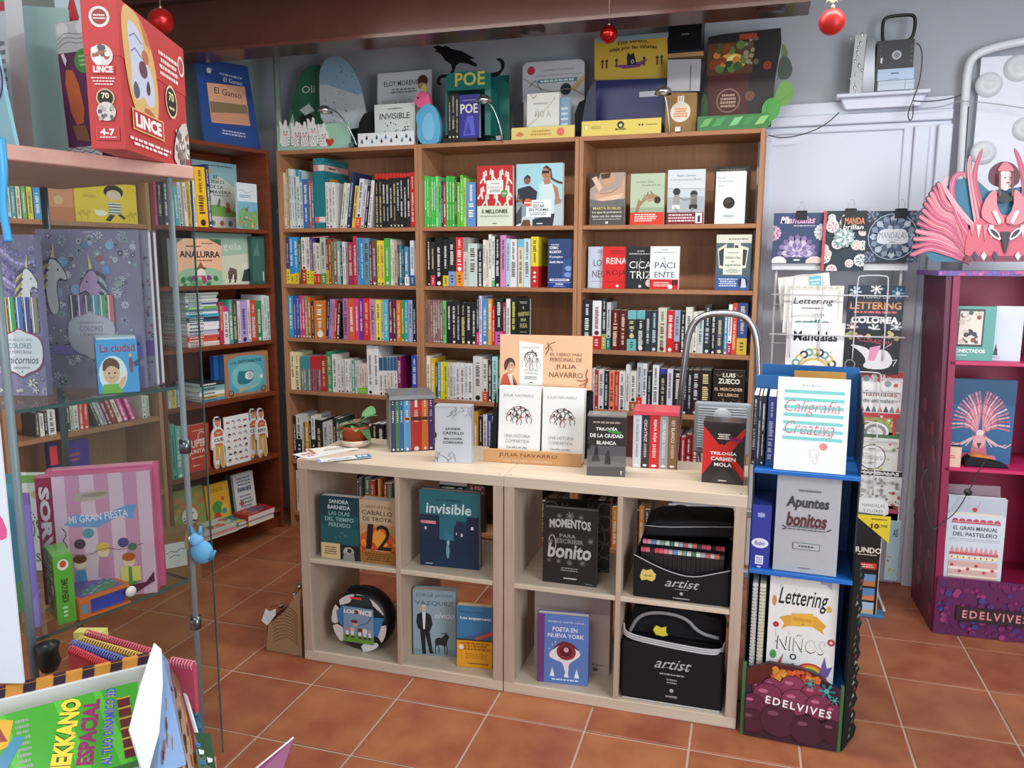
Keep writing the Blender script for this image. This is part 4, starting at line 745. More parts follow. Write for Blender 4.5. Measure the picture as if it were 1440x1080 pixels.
def art(a): a.dots(.05, .05, .95, .95, 30, ['c86a5a', '6aa0a0', 'd8d8d0', '8a5a50', 'b8c8b8'], .05, .12, 8); a.small(.1, .1, .6, .4, '7a3a34', 3)
for k in range(5): flat_book(LF.uz(276, 735, -.09)[0]+.004*(k % 2), -.095+.003*(k % 3), z+k*.0096, .24, .128, .009, ['d8dcd8', 'c84a40', 'dcdcd6', 'd0d4d0', 'b8c4b8'][k], 'thin magazine, %s in the flat pile at front of lowest shelf' % ['lowest', 'second from the bottom', 'middle one', 'second from the top', 'topmost'][k], art if k == 4 else None, .01*(k-2), 'flat magazines at the front of the lowest shelf')
def art(a): a.r(0, 0, 1, 1, '3c8a84'); a.o(.6, .5, .3, '4a9a5c'); a.o(.6, .5, .2, '5ab06a'); a.p([(0, 0), (.3, 0), (.2, .3), (0, .3)], 'd8b850'); a.dots(.1, .5, .9, .95, 10, ['58a8a0', '2c6a70'], .04, .08, 9)
flat_book(LF.uz(276, 735, -.09)[0]+.246, -.09, z, .17, .125, .02, 'd8dcd8', 'white book under the flat teal picture book', None, .03)
flat_book(LF.uz(276, 735, -.09)[0]+.246, -.095, z+.0206, .172, .13, .018, '38807c', 'teal picture book lying flat at the front of the lowest shelf', art, .02)
def art(a): a.r(.04, .05, .96, .95, 'a82c24'); a.e(.55, .55, .3, .3, '5a6a90'); a.e(.55, .55, .2, .18, '7a4a60'); a.small(.06, .08, .5, .2, 'e8c0b0', 1); a.p([(.1, .5), (.3, .9), (.34, .5)], 'd06a50')
flat_book(LF.uz(348, 715, -.1)[0], -.105, z, .18, .1, .03, 'd8b040', 'yellow boxed book under the flat red one, near the corner', lambda a: a.r(0, 0, .3, 1, '5a7ab0'), .05)
flat_book(LF.uz(348, 715, -.1)[0]-.006, -.108, z+.0306, .19, .11, .03, 'b02c24', 'red boxed book lying flat on the yellow one near the corner', art, .04)
# second unit, seen through the glass
def art(a):
    a.r(0, 0, 1, 1, 'ecca3c'); a.e(.62, .78, .16, .17, '2c2622'); a.e(.62, .7, .12, .13, 'e8c8b0'); a.r(.52, .22, .72, .52, 'e4e0d4')
    for i in range(4): a.r(.52, .25+.07*i, .72, .275+.07*i, '3a3632')
    a.p([(.54, .22), (.46, .06), (.54, .04), (.62, .2)], '38322e'); a.p([(.66, .22), (.76, .1), (.8, .14), (.72, .24)], '38322e'); a.e(.4, .24, .1, .07, 'f0eee4'); a.p([(.32, .26), (.28, .32), (.38, .3)], 'f0eee4'); a.small(.1, .6, .36, .68, 'b08a20', 2)
    for x in (.08, .18, .86, .94): a.l([(x, .05), (x, .3)], .003, 'b8a020'); a.e(x-.03, .2, .03, .04, 'c8b030'); a.e(x+.03, .26, .03, .04, 'c8b030')
stand_book(on_shelf(LF, 105, 192, 257, 1.656, .05), .02, 'e8c030', 'yellow picture book with black-haired child and white duck', art)
stand_book(on_shelf(LF, 66, 106, 262, 1.656, .06), .02, 'd8906a', 'orange sunset picture book beside the yellow one', lambda a: (a.r(0, 0, 1, .4, 'c87850'), a.o(.4, .6, .16, 'e8b888')))
row(LF, 1.656, 0, 230, 6.55, '60 95 215 d8dcd4;100 140 210 58a0a8;150 190 212 e0dcc8;200 240 208 7ab060;250 300 208 d8c850;310 380 208 4a98c8;390 430 208 3a78b0', 'top shelf of '+L2, d=.06)
row(LF, .76, 0, 560, 6, '300 330 120 4a4a50;335 372 130 e4e0d8;376 400 110 3a3030;404 470 100 dcdcd6;534 560 80 303036;562 590 60 3c3c40;592 616 55 d8d0b0;620 660 45 e0e0d8;664 705 35 e04028 if4f0e8;708 745 35 e04830 if4f0e8;830 858 25 4c5450 l-70;860 880 25 d8dcd8 l-70;884 912 20 9a90b0 l-70;916 950 10 8a3038 l-75;954 1000 -10 a03038 l-80;1004 1040 -10 e8dcc8 l-80;1046 1090 -20 e0409c l-75;1110 1150 -20 e048a0 l-75;1200 1232 -20 d8dcd0;1234 1258 -20 c8d0c4', 'lower shelf of '+L2, d=.03)
stand_book(on_shelf(LF, 97, 128, 619, .40, .04), .03, '4a2a8c', 'purple hardback with orange lettering on the lower shelf behind the glass', lambda a: (a.small(.1, .7, .6, .85, 'c05a40', 2), a.small(.1, .4, .7, .6, 'c05a40', 3)))
stand_book(on_shelf(LF, 72, 85, 622, .40, .04), .03, '38246c', 'dark violet book with a red label beside the purple hardback', lambda a: a.r(.1, .7, .9, .95, 'd83a40'))
KIND[:] = ['novel', 'novel']
# ------------------------------------------------------------------ things on top of the bookcases
class Disp:
    """a thing standing at depth d on a frame; parts are sized from points on its own upright planes"""
    def __init__(s, fr, px, d, z, name, label, cat, group=None):
        s.fr = fr; s.u0 = fr.uz(px, 540, d)[0]; s.d0 = d; s.z0 = z; s.r = tag(empty(name, fr.w(s.u0, d, z), fr.a), label, cat, group)
    def P(s, x, y, d=0): u, z = s.fr.uz(x, y, s.d0+d); return (u-s.u0, z-s.z0)
    def cut(s, name, pts, d, t, col, mat=None, sm=0, par=None, zmin=.0008):
        q = [s.P(x, y, d) for x, y in pts]; q = [(a, max(b, zmin)) for a, b in q]
        if sm: q = [(a, b) for a, b in chaikin(q, sm, True)]
        m = MB(); m.prism(q, d, d+t, hx(col)); return m.build(name, mat or PRINT, par or s.r)
    def box(s, name, xl, xr, yt, d0, d1, col, mat=None, yb=None, zmin=.0008, par=None):
        a, zt = s.P(xl, yt, d0); b, _ = s.P(xr, yt, d0); zb = s.P(xl, yb, d0)[1] if yb else zmin
        zb = max(zb, zmin); return bev(MB().box(a, b, d0, d1, zb, zt, hx(col)).build(name, mat or PRINT, par or s.r), .0008)
    def art(s, name, xl, yt, xr, yb, d, fn, mat=None, par=None):
        a, zt = s.P(xl, yt, d); b, _ = s.P(xr, yb, d); zb = max(s.P(xl, yb, d)[1], .001); A = Art(b-a, zt-zb); fn(A); return A.build(par or s.r, name, mat, (a, d, zb))
TZ = 2.067
# rabbit display
D = Disp(BK, 389, .012, TZ, 'book_display', 'green card display with white rabbits on the front tray, above leftmost oak bookcase', 'display')
D.box('tray', 389, 492, 178, 0, .012, '9cc4b0'); D.box('tray_floor', 389, 492, 203, .013, .2, '7aa890'); D.cut('back_panel', [(399, 204), (404, 170), (414, 130), (424, 100), (436, 92), (470, 92), (500, 204)], .2, .006, '3c7458')
D.art('mountain_print', 399, 100, 470, 200, .1995, lambda a: (a.p([(.0, .0), (.1, .5), (.3, .1), (.5, .55), (.7, .1)], '5a9478'), a.p([(.05, .2), (.16, .4), (.2, .2)], 'd8e4dc'), a.t('Oli', .5, .72, .26, .1, 'd8e4d8'), a.e(.45, .3, .16, .1, '26342c'), a.p([(.3, .44), (.5, .52), (.62, .42), (.42, .36)], 'e4e8e0')))
D.cut('egg_cut_out', [(452, 180), (449, 140), (449, 105), (455, 84), (470, 78), (488, 84), (503, 110), (512, 145), (520, 182)], .13, .012, 'c6ccd0', sm=2)
D.cut('egg_shell_top', [(449, 120), (449, 100), (456, 84), (470, 78.5), (488, 84), (503, 108), (511, 136), (480, 126), (458, 118)], .127, .003, '8fb0c4', sm=1)
D.art('speckles', 452, 86, 512, 180, .1265, lambda a: a.dots(.06, .05, .8, .9, 60, ['4a5a6a', '708090'], .006, .016, 3))
for k, (x, y) in enumerate(((401, 176), (417, 178), (428, 178), (440, 172), (455, 180))):
    D.cut('rabbit_cut_out', [(x-8, 206), (x-7, y+8), (x-8, y+1), (x-9, y-6), (x-6, y-5), (x-4, y+1), (x-2, y-1), (x-1, y-8), (x+2, y-6), (x+2, y+2), (x+6, y+6), (x+8, 206)], -.006, .004, 'e4e2e0', sm=1)
    D.art('rabbit_face', x-5, y+5, x+6, y+17, -.0061, lambda a: (a.o(.3, .6, .08, '3a3030'), a.o(.7, .6, .08, '3a3030'), a.e(.5, .3, .3, .18, 'e0b0a8')))
D.art('lettering', 403, 191, 456, 206, -.0065, lambda a: (a.t('~EDELVIVES', .5, .45, .99, .8, '4a7a68', 0, .07), a.t('~EDELVIVES', .5, .45, .97, .7, 'f8f8f6', 0, .02)))
D.cut('heart', [(457, 197), (460, 194), (463, 197), (467, 194), (470, 198), (463, 207)], -.008, .002, 'c04038', sm=1)
# three small clip lamps
def clip_lamp(px, base, head, label):
    D = Disp(BK, base[0], -.004, TZ, 'clip_lamp', label, 'lamp', 'small silver clip lamps on the bookcase tops')
    b = MB(); b.box(-.012, .012, -.006, .03, .0006, .02, hx('b8bcc0')); b.build('clip', METAL, D.r)
    P = [D.P(x, y, -.03-.0*i) for i, (x, y) in enumerate(px)]; hp = D.P(*head, -.03); n = len(P)
    m = MB(); m.tube(chaikin([(x, -.03*min(1, i/2), z) for i, (x, z) in enumerate(P)], 2), .0035, hx('c8ccd0')); m.build('arm', METAL, D.r)
    m = MB(); m.lathe([(.0, .03), (.018, .028), (.034, .014), (.04, -.004), (.037, -.004), (.03, .012), (.0, .024)], hx('d8dadc'), 18, (hp[0], -.03, hp[1])); m.build('lamp_shade', METAL, D.r)
    m = MB(); m.ball((hp[0], -.03, hp[1]+.004), .016, .016, .012, hx('f4f0e0')); m.build('bulb', SATIN, D.r)
clip_lamp([(497, 203), (494, 190), (486, 172), (475, 158), (463, 153)], (503, 203), (457, 157), 'silver clip lamp bending over the white rabbit display')
clip_lamp([(703, 199), (704, 188), (701, 170), (693, 150), (684, 142)], (701, 198), (681, 143), 'silver clip lamp in front of the teal raven display')
clip_lamp([(940, 186), (940, 170), (938, 150), (935, 134)], (941, 186), (933, 131), 'silver clip lamp between dark blue display and kraft bag')
# white display with raindrops
D = Disp(BK, 503, .015, TZ, 'book_display', 'white card display with dark raindrops on its tray', 'display')
D.box('tray', 503, 582, 188, 0, .01, 'e2e6e8'); D.art('raindrops', 505, 189, 581, 206, -.0003, lambda a: [a.p([(x-.025, .3+.3*(k % 2)), (x, .62+.3*(k % 2)), (x+.025, .3+.3*(k % 2)), (x, .18+.3*(k % 2))], ('2c5a78', '3a3e44', '5a8aa0')[k % 3]) for k, x in enumerate((.05, .14, .24, .33, .42, .5, .6, .7, .8, .88, .95))])
for x in (503, 583): D.cut('side_cheek', [(x, 206), (x, 188), (x+2, 172), (x+9, 160), (x+20, 156), (x+24, 157), (x+24, 206)], .08, .004, '1e1e20', MATTE)
D.cut('back_panel', [(530, 204), (531, 104), (607, 97.5), (608, 204)], .19, .006, 'd8dadc')
def art(a):
    a.t('ELOY MORENO', .46, .86, .7, .075, '4a4a4a', 0, .01); a.small(.2, .71, .8, .79, '707070', 2); a.r(.06, .4, .36, .62, 'c0c0bc'); a.r(.4, .4, .66, .62, 'c8c8c4'); a.small(.1, .48, .32, .54, '8a8a88', 2); a.o(.53, .52, .06, '5a6a60'); a.r(.74, .44, .94, .6, 'c4c8c4'); a.o(.87, .87, .1, '5a2c24'); a.e(.86, .8, .09, .05, 'c89878'); a.o(.88, .66, .06, 'b0b0a0')
D.art('heading_print', 532, 106, 605, 200, .1895, art)
def art(a):
    a.small(.3, .86, .72, .92, '7a8088', 1); a.t('INVISIBLE', .5, .72, .74, .14, '30363c', .1, .01); a.dots(.22, .25, .82, .58, 26, ['50606a', '38424a'], .012, .022, 2); a.o(.56, .2, .11, '5a3024'); a.o(.56, .14, .08, 'd8a888'); a.r(.46, 0, .68, .08, '4a5a68')
p = on_shelf(BK, 527, 584, 146, TZ, .06); stand_book(p, .03, 'd4dad8', 'white novel with rain print and small red-haired head, in raindrop display', art)
# toucan-like blue and pink card cut-out
D = Disp(BK, 586, .02, TZ, 'card_bird', 'blue and pink card bird standing left of the teal raven display', 'ornament')
D.cut('body', [(592, 204), (586, 190), (587, 176), (584, 165), (588, 156), (596, 148), (603, 145), (612, 150), (618, 166), (620, 186), (616, 202), (606, 204)], 0, .025, '5aa8d0', SATIN, 2)
D.cut('head', [(584, 148), (583, 138), (588, 131), (594, 128), (602, 130), (605, 142), (606, 150), (595, 153)], .001, .022, 'd85a88', SATIN, 1); D.cut('wing', [(596, 198), (592, 176), (598, 160), (606, 158), (611, 176), (610, 198)], -.004, .004, '78bce0', SATIN, 2); D.cut('crest', [(593, 131), (592, 122), (596, 117), (600, 122), (600, 131)], .006, .01, 'c8c060', SATIN, 1)
D.art('eye', 586, 136, 590, 140, -.0002, lambda a: a.e(.5, .5, .4, .4, '282428'))
# teal display with raven
D = Disp(BK, 626, .03, TZ, 'book_display', 'teal display with black raven cut-out above yellow title', 'display')
D.cut('side_panel', [(690, 200), (690, 104), (700, 101), (716, 120), (717, 196)], .12, .005, '1e6a64'); MB().box(0, .18, 0, .115, .0008, .0225, hx('1a1c1e')).build('base', PRINT, D.r); D.box('back_panel', 628, 716, 112, .15, .156, '164f4c')
D.cut('heading', [(626, 128), (627, 108), (632, 103), (650, 100), (680, 100), (690, 104), (690, 124)], .0, .006, '1f7a70'); D.cut('frame_left', [(626, 190), (626, 128), (629, 128), (629, 190)], .001, .1, '1c605a'); D.cut('frame_right', [(682, 190), (682, 125), (690, 124), (690, 190)], .001, .1, '1f7068')
D.art('title', 638, 101, 684, 124, -.0006, lambda a: (a.t('POE', .5, .5, .92, .84, 'd8d060', 0, .02),))
D.cut('raven', [(608.5, 66), (616, 63), (622, 66), (627, 64), (636, 69), (650, 72), (662, 79), (668, 82), (660, 83), (671, 90), (669, 94), (656, 89), (646, 88), (641, 92), (638, 101), (641, 104), (632, 104), (636, 97), (634, 90), (626, 85), (620, 76), (614, 73), (611, 74), (614, 70)], .002, .004, '101012', MATTE)
D.cut('scroll', [(634, 107), (628, 104), (619, 105), (614, 112), (614, 118), (619, 121), (622, 117), (618, 116), (619, 110), (626, 109), (634, 113)], .003, .004, '141416', MATTE, 1); D.cut('scroll', [(688, 103), (700, 101), (705, 97), (704, 88), (700, 85), (697, 83), (702, 81), (708, 84), (710, 93), (706, 101), (698, 108), (688, 108)], .003, .004, '141416', MATTE, 1)
for k, x in enumerate((629.8, 635, 640.2)):
    p = on_shelf(BK, x, x+4.9, 132, TZ+.024, .04, .001); o = spine_book(BK, BK.uz(x, 150, .04)[0], .04, TZ+.0245, p.w, p.h, .09, '17181a', ink='c8c0b0', seed=k); tag(o, 'black volume, %s of three inside the teal raven display' % ('first', 'second', 'third')[k], 'book', 'black volumes in the raven display')
def art(a): a.t('POE', .5, .68, .86, .22, 'e8e4d8', 0, .02); a.small(.1, .84, .9, .9, '8a86c0', 1); a.p([(.2, .06), (.4, .52), (.7, .5), (.8, .06)], '5a5ac8'); a.p([(.3, .1), (.45, .4), (.6, .1)], '3a3898')
stand_book(on_shelf(BK, 645.5, 674, 133, TZ+.024, .045), .03, '2c2a8c', 'violet-blue book with large white title inside the teal display', art)
# white and yellow display
D = Disp(BK, 719, .02, TZ, 'book_display', 'white display on yellow tray with round red seal', 'display')
D.box('tray', 719, 808, 180, 0, .008, 'd8c470'); D.art('tray_print', 720, 181, 808, 196, -.0008, lambda a: (a.small(.3, .2, .64, .8, 'b88a30', 2), a.o(.78, .5, .06, 'd86a58'), a.p([(.05, .3), (.12, .7), (.2, .4), (.14, .2)], 'c87838')))
D.cut('side_cheek', [(722, 198), (722, 160), (728, 147), (736, 143), (736, 198)], .04, .004, '26262a', MATTE); D.cut('side_cheek', [(808, 198), (808, 160), (814, 144), (822, 140), (822, 198)], .06, .004, '26262a', MATTE)
D.cut('back_panel', [(735, 192), (735, 94), (740, 88), (816, 83), (822, 87), (822, 192)], .16, .005, 'c8c8cc')
def art(a):
    a.o(.13, .88, .065, 'b83440'); a.t('¿QUIERES ACOMPAÑAR', .58, .87, .5, .04, '8a8a90'); a.t('LA EDUCACIÓN SEXUAL DE TUS HIJOS', .58, .8, .74, .035, '7a7a80'); a.r(.24, .7, .88, .75, '4a8080'); a.small(.28, .705, .84, .745, 'd8e4e4', 1, .8); a.o(.7, .6, .09, '2c3038'); a.p([(.78, .6), (1, .8), (1, .7), (.84, .56)], 'c8a868'); a.l([(0, .78), (.24, .64), (.5, .56), (.75, .62), (1, .5)], .004, '8a7a5c', 1); a.l([(.1, .66), (.2, .74), (.3, .6)], .003, '3a3a3a')
D.art('heading_print', 736, 88, 821, 190, .1595, art)
def art(a): a.small(.16, .74, .7, .82, '9aa09c', 1); a.t('MO A', .5, .56, .5, .14, 'a8b0a8', 0, .02); a.r(.3, .44, .34, .7, 'c8d0c8'); a.l([(0, .3), (.4, .5), (.9, .9)], .004, 'b8a888', 1); a.l([(.1, 1), (.2, .9), (.3, .96)], .004, 'a09070'); a.r(.2, .02, .66, .14, 'f4f4f0'); a.o(.42, .2, .11, 'f8f8f4')
stand_book(on_shelf(BK, 741, 786, 131, TZ, .055), .03, 'd4d8d0', 'pale guide book with twig drawing standing in the yellow tray display', art)
stand_book(on_shelf(BK, 786.5, 801, 137, TZ, .075), .03, '7a98b0', 'slate blue guide book edge in the yellow tray display', lambda a: a.small(.1, .3, .9, .8, 'c8d4dc', 4))
# yellow and dark blue display
D = Disp(BK, 818, .015, TZ, 'book_display', 'yellow and navy travel-comics display with a small black cat', 'display')
D.box('tray', 818, 930, 171, 0, .006, 'dcc860'); D.cut('side_cheek', [(818, 186), (818, 172), (826, 130), (836, 112), (838, 112), (838, 186)], .01, .005, '181c40'); D.cut('inner_panel', [(822, 188), (826, 140), (835, 113), (938, 110), (936, 186)], .1, .02, '161c58', SATIN); D.cut('inner_floor', [(820, 190), (822, 178), (930, 172), (930, 190)], .03, .06, '12164a', SATIN)
D.cut('back_panel', [(836, 114), (836, 56), (840, 53), (938, 49), (940, 112)], .125, .006, 'c8a840')
def art(a):
    a.r(0, .88, 1, 1, '8aa0a8'); a.t('Este verano,', .52, .82, .42, .1, '3c3020', 0, .02, 0, .3); a.t('viaja por las viñetas', .52, .66, .66, .12, '3c3020', 0, .02, 0, .35); a.p([(.26, .3), (.4, .2), (.62, .22), (.74, .4), (.6, .34), (.44, .3)], '7a3a70'); a.p([(.45, .28), (.44, .48), (.46, .6), (.48, .54), (.51, .54), (.53, .6), (.55, .48), (.58, .28)], '201e20'); a.ring(.52, .36, .025, .008, 'd8d0b8')
    for x in (.1, .16, .86, .92, .3, .68): a.o(x, .42, .02, '4a3020'); a.r(x-.012, .24, x+.012, .38, '6a3a30')
D.art('heading_print', 838, 54, 938, 111, .1245, art)
D.art('tray_print', 820, 172, 929, 187, -.001, lambda a: (a.o(.49, .6, .045, '2a2a2c'), a.o(.49, .55, .02, 'e0d890'), a.t('BRUGUERA', .49, .2, .14, .18, '3a3018', 0, .03), a.o(.73, .5, .012, '3a3018'), a.o(.77, .5, .012, '3a3018'), a.small(.8, .42, .97, .58, '7a6a30', 1), a.small(.1, .3, .24, .6, 'a09048', 2), a.r(.03, .25, .06, .6, 'e8e4c0')))
D.art('price_strip', 899, 129, 926, 137, .098, lambda a: a.r(0, 0, 1, 1, 'b8bcc4'))
# speaker on a wooden bracket, with a clear bag hanging under it
D = Disp(BK, 941, .16, 2.33, 'speaker', 'black box loudspeaker high on the wall beside the beam', 'speaker')
D.box('cabinet', 940, 988, 12, 0, .13, '17181b', SATIN, yb=75); D.art('grille', 943, 16, 985, 72, -.0006, lambda a: (a.r(0, 0, 1, 1, '0e0f11'), a.r(.38, .38, .62, .42, '6a6c70')), MATTE)
b = D.box('bracket', 939, 989, 75.5, -.01, .1, 'b08860', CARD, yb=82, zmin=-1)
MB().box(.03, .06, .1305, .145, .05, .12, hx('2a2a2c')).build('wall_mount', SATIN, D.r)
D = Disp(BK, 936, .06, TZ, 'paper_bag', 'kraft paper bag printed with a white light bulb', 'bag')
D.cut('bag', [(935, 190), (936, 131), (980, 130), (978, 190)], 0, .05, '9a7a4c', CARD); D.art('bulb_print', 938, 134, 976, 176, -.0006, lambda a: (a.o(.5, .42, .36, 'e8dcc8'), a.r(.38, .72, .62, .95, 'e8dcc8'), a.small(.26, .24, .76, .56, 'd8862c', 4, .8), a.r(.44, .78, .47, .92, '9a8a70'), a.r(.53, .78, .56, .92, '9a8a70')))
D.cut('clear_pocket', [(938, 128), (939, 84), (986, 83), (984, 128)], .02, .004, 'a8a8ac', SATIN); MB().box(.06, .064, .0185, .0195, .135, .30, hx('5a5a60')).build('seam', SATIN, D.r)
# dark jungle display
D = Disp(BK, 983, .02, TZ, 'book_display', 'dark jungle display edged with green leaves, at the end above door side', 'display')
D.box('tray', 981, 1081, 164, 0, .008, '3c7a44'); D.art('tray_leaves', 982, 165, 1081, 181, -.0008, lambda a: [a.p([(x, .1), (x+.08, .8), (x+.2, .9), (x+.12, .2)], c) for x, c in ((.02, '6ab060'), (.2, '4a9a58'), (.44, '7ac080'), (.62, '3c8a4a'), (.8, '8ac070'))])
D.cut('backdrop', [(984, 180), (988, 120), (996, 52), (1016, 48), (1098, 39), (1099, 60), (1090, 110), (1084, 178)], .14, .012, '23201e')
def art(a):
    a.r(.06, .55, .7, .9, '5a3a20'); a.e(.4, .68, .2, .1, 'd8a840'); a.e(.44, .7, .1, .06, 'f0e0a0'); a.dots(.1, .6, .7, .88, 24, ['3c5a2c', '8a3a20', 'c87830', '2c3c20', '5a7a3a'], .03, .07, 8); a.dots(.6, .6, .78, .95, 16, ['9a8a70', '6a6050', '4a4438'], .02, .04, 9); a.r(.08, .06, .66, .55, '4a1a16'); a.ring(.38, .26, .17, .02, '8a6a5c'); a.small(.26, .18, .5, .34, 'b89888', 4, .7); a.o(.68, .3, .07, '6a4a34'); a.r(.5, .92, .74, .98, '9a3a28'); a.o(.9, .62, .06, '8a3a20')
D.art('jungle_print', 990, 50, 1085, 176, .1395, art)
for k, (pts, c) in enumerate((([(1072, 176), (1070, 150), (1082, 136), (1098, 140), (1096, 164)], '4aa040'), ([(1086, 150), (1094, 118), (1108, 110), (1118, 126), (1112, 146), (1098, 150)], '6a9a48'), ([(1092, 112), (1096, 80), (1108, 78), (1116, 96), (1110, 112)], '4a5648'), ([(1098, 80), (1100, 58), (1108, 70), (1107, 84)], '6a7a4a'), ([(1060, 178), (1066, 160), (1082, 158), (1086, 178)], '5ab050'), ([(984, 178), (986, 140), (992, 128), (996, 150), (994, 178)], '2e5a34'))):
    o = D.cut('leaf', pts, .12+.003*k, .003, c, sm=2)
    x0, y0 = pts[0]; x2, y2 = pts[len(pts)//2]; A, B = D.P(x0, y0, .12+.003*k), D.P(x2, y2, .12+.003*k); y = .12+.003*k-.0006; MB().q([(A[0], y, max(A[1], .001)), (A[0]+.003, y, max(A[1], .001)), (B[0]+.001, y, B[1]-.005), (B[0], y, B[1]-.005)], hx('2c5030')).build('leaf_vein', PRINT, o)
# blue goose poster book on the brown bookcase
D = Disp(LF, 275, .03, 2.069, 'display_board', 'blue display board with a framed peach cover, on the brown bookcase', 'display')
D.cut('board', [(288, 208), (275, 84), (280, 82), (348, 93), (367, 211)], .02, .012, '2c4c8c')
D.cut('cover_panel', [(298, 172), (291, 116), (344, 122), (352, 177)], .016, .003, 'e0a888'); D.cut('cover_scene', [(299, 170), (295, 142), (347, 148), (351, 175)], .0145, .001, '8a7458'); D.cut('cover_sand', [(299, 170), (297, 158), (348, 160), (351, 175)], .0135, .0008, 'd09878'); D.art('heading', 302, 98, 346, 112, .0185, lambda a: (a.small(.1, .55, .9, .95, 'a8b4d0', 1), a.t('El Ganso', .56, .25, .6, .4, 'e4e4ec', .1))); D.art('cover_title', 300, 121, 340, 131, .015, lambda a: a.t('El Ganso', .5, .5, .95, .9, '4a2a28', .1)); D.art('foot_lines', 312, 180, 346, 190, .0185, lambda a: a.small(0, .1, 1, .9, 'b8c4e0', 2)); D.art('goose', 289, 92, 300, 104, .0185, lambda a: (a.o(.4, .5, .3, 'd8d8d4'), a.o(.7, .7, .16, '98a0a0')))

# three red baubles hanging from the beam
def bauble(px, py, r_px, y, mat, label):
    w = onplane(px, py, (0, y), 0); dz = (w-CAM).dot(FW); r = r_px*dz/FPX; o = tag(empty('bauble', w), label, 'bauble', 'red baubles hanging from the ceiling')
    MB().ball((0, 0, 0), r, r, r*.98, hx('b8201c'), 24, 14).build('ball', mat, o); MB().lathe([(0, r+.009), (.006, r+.009), (.0075, r-.002), (0, r-.002)], hx('d0c8a8'), 12).build('cap', METAL, o)
    top = 2.437 if y == 1.0 else 2.70
    pts = [(0, 0, r+.008), (.001, 0, top-w.z-.001)]; MB().tube(pts, .0008, hx('d8d4c4'), 5).build('thread', SATIN, o); return o
RED = colmat('red_pearl', .28, metal=.55); REDG = colmat('red_mirror', .08, metal=.85); REDM = colmat('red_satin', .42, metal=.25)
bauble(226.5, 30, 17.5, .55, RED, 'pearly red bauble hanging near the red board game box')
bauble(856, 48.5, 12.5, .98, REDG, 'mirror red bauble below the beam by the yellow travel display')
o = bauble(1170, 31, 18, .2, REDM, 'satin red bauble with a raffia bow, right of the beam')
m = MB(); 
for k in range(7): a = k*.9; m.tube(chaikin([(0, 0, .05), (.012*math.cos(a), .012*math.sin(a), .062+.004*(k % 3)), (.02*math.cos(a), .02*math.sin(a), .056)], 1), .0012, hx('e0dcb8'), 5)
q = m.build('raffia_bow', MATTE, o); q['kind'] = 'stuff'
# ledge above the white door: foil blocks and a radio
RF = Frame(WALLF.w(0, -.12, 0), WALLF.a)
D = Disp(RF, 1194, .0, 2.2225, 'foil_block', 'block wrapped in silver foil leaning beside the radio', 'package')
D.cut('card_face', [(1194, 136), (1203, 50), (1219, 48), (1211, 138)], .0, .09, 'b4b6b8', SATIN); D.cut('foil_wrap', [(1211, 138), (1219, 54), (1231, 53), (1229, 136)], -.004, .09, '6c7078', METAL)
m = MB(); rr = random.Random(2)
for k in range(14): x, z = D.P(1203+rr.uniform(-8, 10), 48+k*6.3); s_ = rr.uniform(.003, .006); m.ball((x, -.002, max(z, s_)), s_, .002, s_*1.8, hx('d0d4d8'), 5, 3)
q = m.build('foil_creases', METAL, D.r); q['kind'] = 'stuff'
D = Disp(RF, 1232, -.01, 2.2225, 'radio', 'black and silver radio with a raised loop handle on the ledge', 'radio')
D.box('body', 1234, 1286.5, 58, 0, .10, '16181c', SATIN); D.box('display_band', 1234.5, 1286, 98, -.002, .02, 'a8c0d8', SATIN, yb=114); D.box('control_panel', 1234.5, 1286, 114.5, -.0025, .02, 'b8c4d0', SATIN, yb=136)
D.art('dial', 1236, 62, 1284, 96, -.0008, lambda a: (a.o(.52, .5, .13, 'b8bcc0'), a.o(.52, .5, .09, '787c80'), a.r(.08, .2, .13, .42, 'd8d8d8'), *[a.r(.9, .2+.2*i, .97, .23+.2*i, '70747a') for i in range(4)], *[a.r(.04, .3+.2*i, .09, .32+.2*i, '70747a') for i in range(4)]))
D.art('control_print', 1233, 99, 1286, 135, -.0035, lambda a: (a.r(.36, .78, .56, .84, '5a6a7a'), a.small(.3, .5, .6, .56, '8a94a0', 1), a.r(0, .3, 1, .31, '8a96a4'), a.r(.74, 0, .75, .55, '8a96a4')))
pts = chaikin([D.P(x, y)+() for x, y in ((1243, 54), (1243, 32), (1245, 22), (1254, 18), (1282, 15.5), (1289, 18), (1290, 28), (1287, 46), (1280, 53), (1258, 57), (1248, 57))], 2, True); MB().tube([(x, .05, z) for x, z in pts], .007, hx('0c0c0e'), 8, True).build('loop_handle', SATIN, D.r)
def cable(pts, y, label, r=.0025, col='2a2a2c', fr=WALLF, mat=SATIN, name='cable'):
    P = [fr.w(*(lambda q: (q[0], y, q[1]))(fr.uz(px, py, y))) for px, py in pts]; o = MB().tube(chaikin(P, 2), r, hx(col), 6).build(name, mat); return tag(o, label, 'cable')
cable([(1288, 60), (1296, 66), (1297, 90), (1292, 120), (1284, 140), (1276, 160), (1279, 171), (1284, 165), (1284, 146)], -.14, 'thin black radio cable looping below the ledge')
cable([(1080, 190), (1100, 195), (1135, 188), (1162, 175), (1180, 158)], -.09, 'thin dark cable sagging across the top of the white door')
cable([(1284, 142), (1310, 143), (1340, 138), (1352, 133)], -.10, 'black cable running from ledge towards the white tube')
cable([(1268, 154), (1320, 152), (1345, 143), (1362, 142), (1400, 146), (1440, 152)], -.092, 'pale cable along the wall beside the white bubble panel', .002, '9a9ca0')
